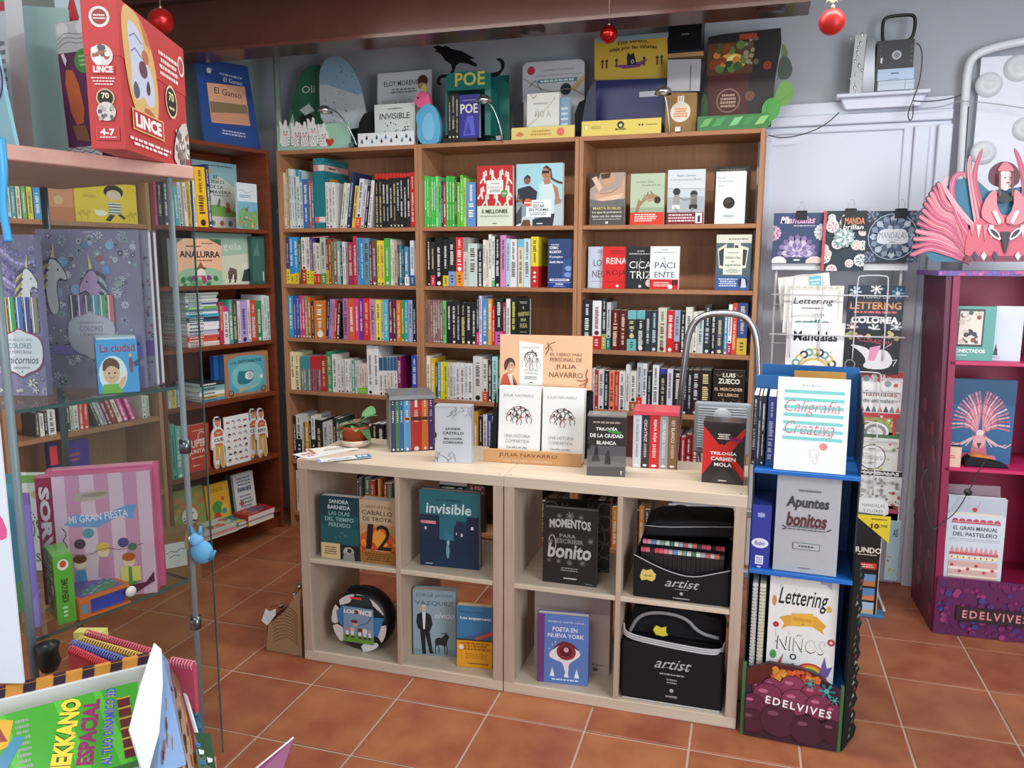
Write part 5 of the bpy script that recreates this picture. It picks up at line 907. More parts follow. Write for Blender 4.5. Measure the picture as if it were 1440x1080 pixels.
# white tube frame and white bubble panel at the far right
o = empty('bubble_panel', WALLF.w(3.27, 0, 0), WALLF.a); tag(o, 'white panel with round bubbles in a bent white tube frame', 'panel')
def wl(px, py, y=-.05): u, z = WALLF.uz(px, py, y); return (u-3.27, y, z)
MB().tube(chaikin([wl(1345, 352), wl(1352, 230), wl(1358, 130), wl(1361, 92), wl(1372, 76), wl(1400, 66), wl(1445, 57), wl(1500, 50)], 2), .017, hx('dadce2'), 12).build('tube_frame', SATIN, o)
b = MB().box(wl(1362, 300)[0], wl(1362, 300)[0]+.9, -.03, -.002, .4, wl(1400, 78)[2], hx('d8dce4')).build('backing_sheet', SATIN, o)
for x, y, r in ((1392, 118, .052), (1384, 214, .05), (1434, 94, .055), (1444, 180, .05)):
    c = wl(x, y); m = MB(); m.lathe([(0, -.06), (r*.4, -.054), (r*.5, -.05), (r*.6, -.05), (r*.85, -.045), (r, -.032)], hx('d4d8dc'), 20, (c[0], 0, c[2]), 'y'); m.build('bubble', SATIN, o)
cable([(1362, 150), (1358, 210), (1352, 300), (1340, 340)], -.115, 'black cable hanging down beside the white tube frame')
# ------------------------------------------------------------------ on and in the pale cube units
TT = KH
# slipcase with seven coloured spines
p = on_top((549.5, 636.5), (611.5, 633.2), 562, TT); w, h, t = p.w, p.h, .165
o = tag(empty('box_set', p.loc, p.yaw), 'boxed set of seven spines from dark blue to purple under a clear grey lid', 'box set')
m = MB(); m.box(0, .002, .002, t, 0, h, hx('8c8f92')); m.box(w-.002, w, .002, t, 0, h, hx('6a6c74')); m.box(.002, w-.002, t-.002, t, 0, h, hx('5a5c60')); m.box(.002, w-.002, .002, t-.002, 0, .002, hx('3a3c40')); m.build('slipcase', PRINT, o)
xs = [0, .11, .2, .3, .46, .72, .87, 1]; cs = ['2c3450', '3c6e4c', '2a5c8c', '5a98c0', 'b83428', 'd8742c', '4c3470']
for i in range(7):
    a, b = .0025+(w-.005)*xs[i], .0025+(w-.005)*xs[i+1]-.0005; q = MB().box(a, b, .003, t-.004, .0025, h-.004, hx(cs[i])).build('spine', PRINT, o)
    A = Art(b-a, h); [A.o(.5, .96-.045*k, .13, 'e8e4d8') for k in range(3 if i > 3 else 2)]; A.small(.3, .56, .7, .8, 'e8e4d8', 7, .6); A.o(.5, .045, .22, 'e8e6e0')
    if i > 2: A.r(0, .60, 1, .66, ('c8a060', '6a2018', '8a3a18', '6a4a8a')[i-3]); A.e(.5, .63, .4, .02, '3a2a20')
    A.build(q, 'spine_print', None, (a, .003, 0))
MB().box(-.002, w+.002, -.002, t+.002, h, h+.018, hx('9a9c9e')).build('clear_lid', PLASTIC, o); m = MB(); m.box(-.002, w+.002, -.0024, -.002, h, h+.016, hx('8a8c8e')); m.box(-.002, w+.002, -.002, t, h+.0165, h+.018, hx('808284')); m.build('lid_band', GLOSS, o)
# branch-print slipcase
def art(a):
    rr = random.Random(3)
    for y0, s in ((.98, -1), (.02, 1)):
        for k in range(5):
            x = .5+.5*rr.random() if s < 0 else rr.random(); P = [(x, y0)]
            for i in range(4): P.append((min(.99, max(.01, P[-1][0]+rr.uniform(-.18, .1))), P[-1][1]+s*rr.uniform(.02, .06)))
            a.l(P, .0011, '3a3e44')
            for (px, py) in P[1:]: a.l([(px, py), (min(.99, max(.01, px+rr.uniform(-.12, .12))), py+s*rr.uniform(-.01, .05))], .0007, '50545a')
    a.t('JAVIER', .5, .6, .42, .048, '33363c', 0, .015); a.t('CASTILLO', .5, .53, .58, .048, '33363c', 0, .015); a.t('BILOGÍA', .5, .435, .5, .045, '33363c', 0, .015); a.t('CORDURA', .5, .365, .56, .045, '33363c', 0, .015); a.e(0.0, .49, .05, .05, '26282c')
slipcase(on_top((612.4, 650.4), (663.2, 652), 571.5, TT), .055, 'c4c8d2', 'grey slipcase printed with bare dark branches', art, 'b4b8c0')
# table display with two white hardbacks
A0, B0 = onz(679.8, 649.2, TT), onz(817.6, 657.6, TT); yw = math.atan2((B0-A0).y, (B0-A0).x); TF = Frame((A0.x, A0.y), yw)
D = Disp(TF, 679.8, 0, TT, 'book_display', 'counter display with peach header of a red-jacketed woman, holding two white hardbacks', 'display'); D.z0 = TT
DW = (B0-A0).length
D.box('tray', 679.8, 817.6, 630.5, 0, .01, 'cc9a68'); MB().box(.002, DW-.002, .0105, .117, .0008, .003, hx('8a6844')).build('tray_floor', PRINT, D.r)
D.art('tray_print', 680, 631, 817, 656, -.0008, lambda a: (a.t('JULIA NAVARRO', .46, .62, .6, .36, '7a4428', 0, .0), a.t('UNA HISTORIA COMPARTIDA', .46, .22, .5, .16, 'e8d0b4')))
D.cut('side_panel', [(688, 648), (688, 632), (696, 560), (698, 548), (698, 648)], .02, .004, '1a1a1c', MATTE); D.cut('side_panel', [(826, 655), (826, 560), (834, 550), (834, 655)], .04, .004, '1a1a1c', MATTE)
D.cut('back_panel', [(694, 640), (701, 547), (834, 551), (832, 645)], .118, .004, '1a1a1c', MATTE)
D.cut('header_card', [(703, 545), (703.5, 470), (833.5, 473), (832, 549)], .112, .005, 'ecbe98')
def art(a):
    a.p(chaikin([(.0, 0), (.02, .26), (.1, .34), (.17, .22), (.2, .02)], 1, 1), 'c85c44'); a.p([(.08, .3), (.13, .04), (.17, .1), (.13, .3)], 'e4d4c8'); a.p([(.13, .26), (.2, .02), (.16, 0)], '4a4440'); a.e(.115, .44, .045, .13, 'd8a488'); a.p(chaikin([(.05, .34), (.04, .5), (.08, .6), (.14, .6), (.17, .5), (.16, .42), (.145, .52), (.1, .52), (.08, .42)], 1, 1), '5a4034'); a.e(.12, .38, .016, .015, 'f0e0d8'); a.e(.1, .46, .006, .012, '3a2a24'); a.e(.13, .46, .006, .012, '3a2a24')
    a.p([(.215, .08), (.21, .93), (.47, .87), (.47, .1)], 'eef0ec'); a.t('JULIA NAVARRO', .34, .8, .2, .05, '8a8a88'); a.ring(.34, .6, .075, .012, '5a4038', 16, 20, 170); draw_people(a, .34, .56, .09, .22); a.t('UNA HISTORIA', .34, .38, .17, .04, '9a9c98'); a.t('COMPARTIDA', .34, .32, .16, .04, '9a9c98'); a.small(.26, .2, .42, .27, '707070', 2); a.r(.33, .14, .36, .155, '3a3a3a')
    a.t('EL LIBRO MÁS', .72, .7, .34, .07, '7a5a48'); a.t('PERSONAL DE', .72, .595, .34, .07, '7a5a48'); a.t('JULIA', .72, .455, .22, .1, '6a4434'); a.t('NAVARRO', .72, .31, .36, .1, '6a4434')
    a.l([(.5, .78), (.54, .88), (.57, .9), (.6, .92)], .0024, '6a3c2c', 1); a.l([(.52, .9), (.54, .8), (.5, .68)], .0024, '6a3c2c', 1); a.l([(.55, .84), (.57, .76)], .002, '6a3c2c')
    a.l([(.95, .42), (.93, .3), (.96, .24), (.92, .1), (.93, .0)], .004, 'a85838', 1); a.l([(.84, .22), (.9, .2), (.96, .26)], .0035, 'a85838', 1); a.l([(.87, .12), (.92, .16), (.95, .22)], .003, 'a85838', 1)
    a.small(.68, .05, .78, .08, '6a5040', 1)
def draw_people(a, cx, cz, rx, rz):
    c1, c2 = '6a2c24', '3a2c2a'
    for (x, z, c, s) in ((-.8, .1, c1, 1), (-.35, .5, c2, -1), (.1, .7, c1, 1), (.5, .5, c2, 1), (.85, .0, c1, -1), (.1, -.2, 'a85840', 1), (-.25, .0, c2, 1)):
        X, Z = cx+x*rx, cz+z*rz; k = .34; a.l([(X, Z), (X+s*rx*k*.6, Z-rz*k), (X+s*rx*k*.2, Z-rz*k*2)], .0024 if rx > .15 else .0014, c, 1); a.l([(X, Z), (X-s*rx*k, Z-rz*k*.8), (X-s*rx*k*.6, Z-rz*k*2)], .002 if rx > .15 else .001, c, 1); a.l([(X-s*rx*k, Z+rz*k*.2), (X, Z), (X+s*rx*k, Z+rz*k*.3)], .002 if rx > .15 else .001, c, 1); a.o(X+s*rx*.06, Z+rz*.16, rx*.1, c)
D.art('header_print', 703.5, 473, 832.5, 547, .1118, art)
def art(a):
    a.t('JULIA NAVARRO', .46, .87, .72, .05, '8c8c8a'); a.ring(.48, .56, .3, .014, '4a3432', 26, 15, 175); draw_people(a, .48, .6, .27, .14); a.t('UNA HISTORIA', .46, .33, .62, .042, '8c8c8a'); a.t('COMPARTIDA', .46, .26, .58, .042, '8c8c8a'); a.t('Con ellos, sin ellos,', .46, .175, .5, .035, '303030', .25); a.t('por ellos, frente a ellos', .46, .125, .56, .035, '303030', .25)
for (xl, xr, yt, d, lb) in ((700, 759, 546.5, .012, 'white hardback with ring of dancing figures, on the side nearest branch slipcase'), (761.5, 820, 549.5, .016, 'white hardback with ring of dancing figures, on the side nearest black slipcase')):
    p = on_shelf(TF, xl, xr, yt, TT+.004, d); stand_book(p, .05, 'e6e8e6', lb, art, lean=.1, spine='dcdedc')
# black and grey slipcase
def art(a):
    a.r(0, 0, 1, .5, '6a6a6a'); a.r(0, .34, 1, .5, '58565a'); a.r(0, .0, 1, .16, '545254'); a.p([(0, .2), (.5, .27), (1, .22), (1, .16), (0, .14)], '767472'); a.p([(.18, .24), (.2, .46), (.24, .52), (.28, .46), (.3, .24)], '302e30'); a.p([(.46, .2), (.48, .36), (.56, .44), (.6, .36), (.62, .2)], '3a383a'); a.p([(.12, .24), (.34, .24), (.3, .34), (.16, .34)], '444244')
    a.small(.06, .86, .94, .9, 'a8988e', 1, .8); a.t('TRILOGÍA', .5, .78, .56, .06, 'eceae6', 0, .03); a.t('DE LA CIUDAD', .5, .665, .86, .062, 'eceae6', 0, .03); a.t('BLANCA', .5, .55, .5, .06, 'eceae6', 0, .03); a.p([(.5, .77), (.86, .74), (.88, .7), (.56, .72)], '3c9a48'); a.e(.04, .48, .05, .045, '201e20'); a.l([(.9, .04), (.88, .1), (.92, .08)], .003, 'e4e0dc', 1)
slipcase(on_top((825, 668.4), (878.8, 671.2), 584, TT), .07, '343032', 'black and grey slipcase with a green sticker, between white hardbacks and red-lidded set', art, '8a8886')
# red-lidded slipcase with five spines
p = on_top((888.3, 657.3), (952.2, 661.2), 584, TT); w, h, t = p.w, p.h, .14
o = tag(empty('box_set', p.loc, p.yaw), 'open set of five spines under a red lid, in front of the ladder', 'box set')
m = MB(); m.box(0, .0015, .002, t, 0, h, hx('c83040')); m.box(w-.0015, w, .002, t, 0, h, hx('b8625a')); m.box(.0015, w-.0015, t-.0015, t, 0, h, hx('a82834')); m.build('slipcase', GLOSS, o); MB().box(-.001, w+.001, -.001, t+.001, h-.001, h+.012, hx('d84a5a')).build('lid', GLOSS, o)
for i, (x0, x1, c, ink) in enumerate(((0, .19, 'd0d4dc', '8a94a4'), (.19, .37, '38302e', 'd8d4d0'), (.37, .6, 'c8282c', 'f0dcd8'), (.6, .79, 'a0a0a4', 'e8e8e8'), (.79, 1, '8a6444', 'e8dcc8'))):
    a, b = .002+(w-.004)*x0, .002+(w-.004)*x1-.0006; q = MB().box(a, b, .001+.001*i, t-.004, .0006, h-.003, hx(c)).build('spine', PRINT, o); A = Art(b-a, h)
    A.t(('EL PACIENTE', 'CICATRIZ', 'REINA ROJA', 'LOBA NEGRA', 'REY BLANCO')[i], .5, .7, .42, .38, ink, 0, .02, -90); A.small(.3, .2, .7, .46, ink, 8, .6); A.e(.5, .05, .26, .022, 'f0ece8'); A.build(q, 'spine_print', None, (a, .001+.001*i, 0))
# red and black slipcase on the corner
def art(a):
    a.r(0, 0, 1, 1, '2e2a2c'); a.p([(0, .92), (.0, .12), (.34, .47), (.34, .53)], 'd02c2c'); a.p([(0, .0), (0, .16), (.36, .53), (.5, .58), (1, .08), (1, .24), (.66, .5), (1, .82), (1, .93), (.5, .55), (0, .93), (0, .86)], 'd02c2c'); a.p([(0, .9), (.4, .5), (0, .12)], 'd02c2c'); a.p([(.96, .8), (.62, .5), (.98, .2), (.7, .4), (.5, .34), (.3, .42), (.3, .6), (.5, .66)], 'd02c2c'); a.p([(.18, .86), (.5, .62), (.84, .86)], '2e2a2c'); a.p([(.2, 0), (.5, .28), (.86, 0)], '3c383a'); a.r(0, 0, 1, .02, '3a3638')
    a.small(.34, .72, .66, .82, 'e8e0dc', 3, .7); a.t('TRILOGÍA', .5, .5, .64, .062, 'f4f0ec', 0, .03); a.t('CARMEN', .5, .405, .6, .062, 'f4f0ec', 0, .03); a.t('MOLA', .5, .31, .42, .062, 'f4f0ec', 0, .03); a.r(.4, .04, .6, .06, 'd8d4d0'); a.p([(.6, .78), (.96, .74), (.96, .7), (.66, .7)], '8a1c5a')
o = slipcase(on_top((986.2, 677.8), (1044.8, 683), 594, TT), .085, '2a2628', 'black and red slipcase in front of the grey ladder step', art, '3a3436')
# potted plant in a saucer
c = onz(500, 627, TT); r0 = .075
o = tag(empty('potted_plant', c), 'small fleshy-leaved plant in a terracotta pot with a cut cream saucer', 'plant')
MB().lathe([(0, .001), (.044, .001), (.057, .01), (.062, .03), (.059, .03), (.053, .012), (.0, .008)], hx('cbb7a4'), 26).build('saucer', SATIN, o)
MB().lathe([(0, .0085), (.045, .0085), (.052, .066), (.054, .066), (.054, .082), (.050, .082), (.048, .07), (.0, .07)], hx('a04a2c'), 26).build('pot', MATTE, o); MB().lathe([(0, .0702), (.047, .0702)], hx('3a2c22'), 20).build('soil', MATTE, o)
def leaf(L, Wd, bend, col, cup=.2):
    m = MB(); n = 7; V = []
    for i in range(n+1):
        t = i/n; x = L*t; wv = Wd*math.sin(math.pi*min(1, t*.96+.04))**.7; z = bend*t*t*L
        for k in (-1, -.5, 0, .5, 1): V.append((x, k*wv, z+abs(k)*cup*wv))
    m.v = V
    for i in range(n):
        for k in range(4): m.f.append((i*5+k, i*5+k+1, i*5+k+6, i*5+k+5)); m.c.append(col); m.sm.append(True)
    m.f += [f[::-1] for f in m.f]; 
    b = len(m.v); m.v += [(x, y, z-.0012) for x, y, z in V]; h_ = len(m.f)//2; m.f = m.f[:h_] + [tuple(b+i for i in f[::-1]) for f in m.f[:h_]]; m.c = m.c[:h_]*2; m.sm = m.sm[:h_]*2; return m
for k, (az, el, L, Wd, bd, cc, z0) in enumerate(((-125, 8, .045, .022, -.8, '5c8a54', .085), (-60, 12, .04, .018, -.6, '6a9460', .084), (-150, 12, .055, .022, -.9, '7a3a44', .085), (170, 15, .05, .02, -.7, '6a7a54', .085), (-20, 10, .056, .024, -1.2, '4c7448', .085), (20, 40, .075, .027, -.3, '6c9e6a', .09), (60, 20, .05, .022, -.4, '587a50', .085), (120, 20, .05, .02, -.4, '607c54', .085), (-120, 30, .035, .018, -.5, '7c8c6a', .088), (-45, 35, .035, .018, -.5, '5a4a40', .088), (100, 35, .035, .016, -.4, '8a6a58', .088))):
    q = leaf(L, Wd, bd, hx(cc)).build('leaf', SATIN, o); q.location = (0, 0, z0); q.rotation_euler = (0, -math.radians(el), math.radians(az))
    q.location = (.018*math.cos(math.radians(az)), .018*math.sin(math.radians(az)), z0)
q = leaf(.06, .03, -.1, hx('6ca070')).build('leaf', SATIN, o); q.location = (.03, .01, .132); q.rotation_euler = (.6, -.15, -.2)
MB().tube([(.01, .005, .07), (.024, .008, .11), (.031, .01, .133)], .002, hx('7a8a58'), 6).build('stem', SATIN, o)
# leaflets on the table corner
for k, (bl, br, wd, c, yw, lb, fn) in enumerate((((432, 646), (497, 633), .1, 'e4e4e4', 0, 'pale bookmark underneath the blue-ended one at the table corner', lambda a: (a.small(.05, .2, .7, .8, 'b8506a', 2), a.r(.86, .1, .98, .9, 'd0d4dc'))), ((440, 640), (505, 632), .1, 'e8e6e2', 0, 'white leaflet nearest to the plant on the table corner', lambda a: (a.small(.3, .3, .9, .7, '8a8a8a', 2), a.r(.02, .1, .1, .9, 'c06a5a'))), ((447.5, 650.5), (523.5, 643), .05, 'dfe4ea', 0, 'long white leaflet with blue ends, foremost at the table corner', lambda a: (a.r(0, 0, .06, 1, '88a8d0'), a.r(.72, .0, 1, 1, '4a78b0'), a.r(.76, .4, .84, .8, 'e8ecf0'), a.r(.86, .4, .94, .8, 'e8ecf0'), a.l([(.2, .3), (.4, .6), (.6, .4)], .002, '2a3040', 1), a.small(.16, .1, .66, .3, '5a6470', 1))))):
    z = TT+.001+.0022*k; a0, b0 = onz(*bl, z), onz(*br, z); v = b0-a0; L = v.length; o = MB().box(0, L, 0, wd, 0, .0014, hx(c)).build('leaflet', PRINT, None, a0, (0, 0, math.atan2(v.y, v.x))); A = Art(L, wd); fn(A); A.build(o, 'leaflet_print', None, (0, 0, .0014), (-math.pi/2, 0, 0)); tag(o, lb, 'leaflet')
# ---- inside the cubes
SB, SM = .037, .402
def art(a):
    a.r(0, .25, 1, 1, '1c5a60'); a.r(0, .7, 1, 1, '173c48'); a.p([(0, .7), (1, .62), (1, .5), (0, .56)], '1d4e58'); a.r(0, 0, .5, .25, 'd8c08c'); a.r(.5, 0, 1, .23, '1c2024'); a.small(.08, .06, .42, .2, '4a3c20', 4); a.e(.72, .13, .14, .08, 'b8b4b0'); a.p([(.56, .0), (.62, .14), (.72, .08), (.84, .14), (.88, .0)], '908c88'); a.e(.74, .15, .06, .04, '3a3634')
    for t, y, w in (('SANDRA', .92, .5), ('BARNEDA', .83, .58), ('LAS OLAS', .735, .54), ('DEL TIEMPO', .64, .74), ('PERDIDO', .55, .56)): a.t(t, .5, y, w, .062, 'd8e4e0' if y > .8 else '9cc8c0', 0, .01)
    for x, z in ((.56, .42), (.5, .36), (.64, .38), (.4, .34)): a.l([(x-.03, z), (x, z+.012), (x+.03, z)], .0015, '6aa8a8')
stand_book(on_top((452.2, 783.6), (506, 789.8), 699, SM), .04, '184c54', 'teal novel with cream lower corner, upper cell of the football cube', art)
def art(a):
    a.r(0, 0, 1, 1, 'b8966c'); a.r(0, .62, 1, 1, 'c0a888'); a.r(0, 0, 1, .2, 'a06a30'); a.small(.08, .04, .92, .17, '4a3014', 4); a.p(chaikin([(0, .22), (0, .44), (.2, .5), (.3, .56), (.6, .6), (.8, .52), (1, .4), (1, .22)], 1, 1), 'c8642c'); a.p(chaikin([(.3, .24), (.34, .46), (.5, .56), (.74, .48), (.8, .3), (.6, .22)], 2, 1), 'e89838'); a.dots(.02, .22, .98, .4, 26, ['d8502c', 'f0a040', 'b84020', 'e8782c'], .03, .08, 4)
    a.t('J. J.', .16, .9, .18, .045, '8a6c4c'); a.t('BENÍTEZ', .56, .9, .66, .055, '8a6c4c'); a.t('CABALLO', .5, .8, .84, .07, '4a3424'); a.t('DE TROYA', .5, .7, .8, .065, '4a3424'); a.t('1', .28, .42, .16, .4, '26180e', .1); a.t('2', .68, .42, .42, .4, '26180e')
stand_book(on_top((507.2, 790.2), (557.2, 796), 704, SM), .05, 'b07838', 'orange and tan novel with a big black numeral, beside the teal one', art)
def art(a):
    a.r(0, .62, 1, 1, '2a6a74'); a.r(0, 0, 1, .62, '1e3c50'); a.r(0, .34, .34, .68, '20304a'); a.r(.34, .36, .62, .62, '2c6c7c'); a.r(.58, .34, .84, .56, '23304a'); a.r(.8, .34, 1, .68, '222c46'); a.r(.62, .5, .74, .6, '23304a'); a.r(0, .34, 1, .36, '182c40'); a.r(0, 0, 1, .34, '1c2f4c'); a.r(.02, .56, .12, .6, 'c87a8a'); a.r(.12, .56, .28, .6, 'd89090'); a.r(.09, .48, .12, .52, 'e8c8d0'); a.r(.7, .42, .73, .46, 'e0d8e8'); a.r(.87, .52, .91, .56, 'f0e8f0'); a.r(.62, .44, .64, .47, 'c0c0d8'); a.l([(.48, .26), (.47, .34), (.5, .38)], .003, '88b8c4'); a.e(.48, .22, .03, .1, '6a9cae'); a.e(.49, .33, .02, .03, 'a0c0c8'); a.p([(.6, .36), (.4, .36), (.44, .5)], '35788a')
    a.t('ELOY MORENO', .5, .88, .42, .03, '17323a'); a.t('invisible', .5, .77, .76, .14, 'c8dcdc', .08, .02); a.r(.1, .03, .22, .04, 'c0ccd0')
stand_book(on_top((590.8, 794.3), (673.5, 802.3), 691, SM), .035, '1d4e5e', 'dark teal novel of a night street, in upper cell beside the divider', art, pages='d8d4c8')
# football shaped case with a book in its window
c = onz(510, 912, SB); o = tag(empty('football_case', (c.x, KY+.05, SB+.0008), 0), 'round white, black and blue football-print case in the lower cell', 'case'); R = .122
m = MB(); 
def flatball(r_, y0, y1, col, n=36):
    k = MB(); prof = [(0, y0), (r_*.8, y0+.004), (r_*.96, y0+.018), (r_, (y0+y1)/2), (r_*.96, y1-.018), (r_*.8, y1-.004), (0, y1)]; k.lathe(prof, col, n, (0, 0, 0), 'y'); k.v = [(x, y, max(z, -.93*r_)) for x, y, z in k.v]; return k
b = flatball(R, 0, .10, hx('16171c')); b.v = [(x, y, z+.93*R) for x, y, z in b.v]; b.build('ball_body', SATIN, o)
A = Art(2*R, 2*R)
def cell(pts, c):                       # panel corners in units of the ball radius, kept inside the rim
    q = []
    for x, y in pts:
        r_ = math.hypot(x, y); k = min(1, .93/r_); q.append((.5+x*k*.5, .5+y*k*.5))
    A.p(q, c)
def hexc(cx, cy, r, rot): return [(cx+r*math.cos(rot+i*math.pi/3), cy+r*math.sin(rot+i*math.pi/3)) for i in range(6)]
def dense(pts, n=4): return [(p[0]+(q[0]-p[0])*k/n, p[1]+(q[1]-p[1])*k/n) for p, q in zip(pts, pts[1:]+pts[:1]) for k in range(n)]
W1 = 'd6d2ce'
for pts, c in (([(-.62, .5), (-.3, .62), (-.12, .9), (-.42, 1.1), (-.7, .8)], W1), ([(-.05, .9), (.3, .92), (.2, 1.1), (-.2, 1.1)], W1), ([(.36, .94), (.5, .62), (.84, .36), (1.0, .5), (.7, .95)], W1), ([(-1.1, .4), (-.84, .56), (-.68, .42), (-.66, -.02), (-.8, -.12), (-1.1, -.05)], W1), ([(-.9, -.2), (-.74, -.12), (-.48, -.24), (-.46, -.6), (-.62, -.68), (-.8, -.6)], W1), ([(.72, .0), (.94, .06), (1.0, -.3), (.8, -.6), (.64, -.36)], W1), ([(.06, -.76), (.16, -.64), (.6, -.56), (.66, -.62), (.5, -1.0), (.16, -1.0)], 'dcdcd8'), ([(-.74, -.66), (-.58, -.74), (-.4, -1.0), (-.7, -1.0)], W1),
    ([(-.76, .3), (-.55, .5), (-.3, .5), (-.3, -.2), (-.5, -.22), (-.72, -.04)], '3a7ab0'), ([(.4, .24), (.86, .28), (.76, .0), (.64, -.38), (.4, -.3)], '3a7ab0')): cell(dense(pts), c)
A.r(.36, .88, .56, .915, 'd0503c'); A.build(o, 'ball_panels', SATIN, (-R, -.0012, -.07*R))
m = MB(); m.box(-.062, .062, -.006, -.002, .036, .176, hx('6a8ca8')); q = m.build('book_window', PRINT, o); a = Art(.124, .14)
a.r(0, .22, 1, 1, '7a9ab4'); a.r(0, 0, 1, .24, '6a9a3c'); a.t('LOS', .2, .87, .34, .1, 'f0ece4', .15, .04); a.t('ONCE', .68, .88, .56, .15, 'f0ece4', .1, .04); a.o(.46, .87, .07, '7a3a34'); a.o(.4, .55, .1, 'd8a080'); a.e(.38, .6, .12, .05, '6a3424')
for x, c in ((.12, 'b87a90'), (.3, 'd8b8a0'), (.55, '6a3c3a'), (.72, 'e4dcd4'), (.88, 'a8a4b0')): a.o(x, .36, .08, c); a.r(x-.05, .18, x+.05, .32, 'e0e0e4'); a.r(x-.05, .12, x+.05, .2, '4a3c44')
a.l([(.5, .5), (.8, .6), (.96, .8)], .003, '50607a'); a.build(q, 'window_print', None, (-.062, -.006, .036))
MB().tube(chaikin([(-.07, .05, .206), (-.05, .05, .232), (.04, .05, .236), (.06, .05, .21)], 1), .007, hx('15151a'), 8).build('carry_strap', CLOTH, o)
def art(a):
    a.r(0, 0, 1, 1, '8fa8b4'); a.r(0, 0, 1, .1, '7e97a4'); a.t('JORGE JAVIER', .5, .91, .86, .06, '3c4e60'); a.t('VÁZQUEZ', .5, .8, .88, .08, '3c4e60'); a.t('olvido', .74, .62, .44, .09, 'd8e4e8', .15); a.e(.26, .71, .055, .05, 'd8ac94'); a.p([(.2, .74), (.32, .74), (.31, .77), (.22, .77)], 'c8c4c0'); a.p([(.22, .66), (.3, .66), (.29, .4), (.23, .4)], 'e0e4e8'); a.p([(.1, .62), (.22, .66), (.24, .38), (.12, .4), (.08, .5)], '22262c'); a.p([(.3, .66), (.42, .62), (.46, .48), (.4, .38), (.28, .38)], '22262c'); a.p([(.16, .4), (.38, .4), (.46, .05), (.38, .05), (.29, .32), (.29, .05), (.21, .05)], '1e2228'); a.p([(.2, .02), (.3, .02), (.3, .06), (.22, .06)], '15171a'); a.p([(.38, .03), (.48, .03), (.46, .07), (.38, .07)], '15171a')
    a.p(chaikin([(.5, .2), (.54, .28), (.7, .28), (.76, .36), (.86, .3), (.8, .24), (.78, .14), (.6, .18), (.54, .14)], 1, 1), '262c32'); [a.l([(x, .2), (x+dx, .1), (x+dx*.5, .03)], .0032, '262c32') for x, dx in ((.54, -.02), (.58, .03), (.74, .0), (.77, .03))]; a.l([(.66, .34), (.8, .36)], .003, '262c32')
stand_book(on_top((581.5, 920.3), (641.3, 923.8), 830, SB), .035, '879fac', 'grey-blue novel of a man in a dark suit beside a greyhound', art)
def art(a):
    a.r(0, .46, 1, 1, '3a78a4'); a.p([(0, .46), (1, .46), (1, .62)], '3a6480'); a.p([(.5, .48), (1, .62), (1, .54), (.6, .46)], 'b85a50'); a.r(0, 0, 1, .45, 'e0a028'); a.t('Santiago Lorenzo', .4, .9, .6, .04, '183450'); a.t('Los asquerosos', .54, .8, .86, .06, 'eef2f4', 0, .02); a.small(.08, .28, .95, .42, 'a86a10', 3, .8); a.small(.2, .14, .9, .24, 'b87818', 3); a.small(.3, .05, .9, .09, '7a4a10', 1); a.o(.13, .33, .07, 'f0e8d8'); a.r(0, .44, 1, .46, '2a2a28')
stand_book(on_top((642.6, 937), (692, 941.5), 853, SB), .03, 'c8902c', 'blue novel over a broad yellow band, lower cell beside the greyhound one', art)
# album, lettering cover in silver on black, and a second one behind
def art(a):
    a.t('MOMENTOS', .5, .79, .76, .12, 'b4b0ae', 0, .04, 0, .15); a.t('PARA', .46, .64, .3, .05, '8a8684', 0, .02); a.t('ESCRIBIR', .5, .57, .5, .06, '8a8684', 0, .02); a.t('bonito', .5, .44, .8, .2, 'b8b4b2', .1, .03); a.l([(.16, .52), (.1, .6), (.2, .66), (.26, .5), (.16, .36)], .003, 'b8b4b2', 2)
    for cx, cz, R in ((.5, .91, .08), (.3, .9, .05), (.7, .9, .05), (.14, .56, .06), (.88, .6, .06), (.5, .29, .06), (.3, .3, .05), (.74, .3, .06), (.12, .3, .04)): a.flower(cx, cz, R, 7, '6a6664', '8a8684')
    a.small(.3, .17, .7, .23, '98948f', 2); a.small(.38, .06, .66, .1, 'c8c4c0', 1); a.small(.8, .02, .94, .04, '8a8684', 1)
stand_book(on_top((763, 817.5), (838.5, 826.5), 716, SM), .03, '242122', 'black album with silver hand lettering, upper cell of the marker cube', art, pages='8a8684')
def art(a): 
    a.ring(.5, .5, .44, .03, '5a5452', 26); [a.ring(x, z, .12, .02, '6a6462', 12) for x in (.08, .92) for z in (.12, .32, .52, .72, .9)]; [a.flower(x, z, .1, 6, '5a5452', '7a7470') for x in (.3, .7) for z in (.1, .9)]
p = on_top((766, 800), (858, 806), 706, SM); p.w *= .98; stand_book(p, .035, '2a2422', 'dark ornate album standing behind the silver-lettered one', art, pages='4a4442')
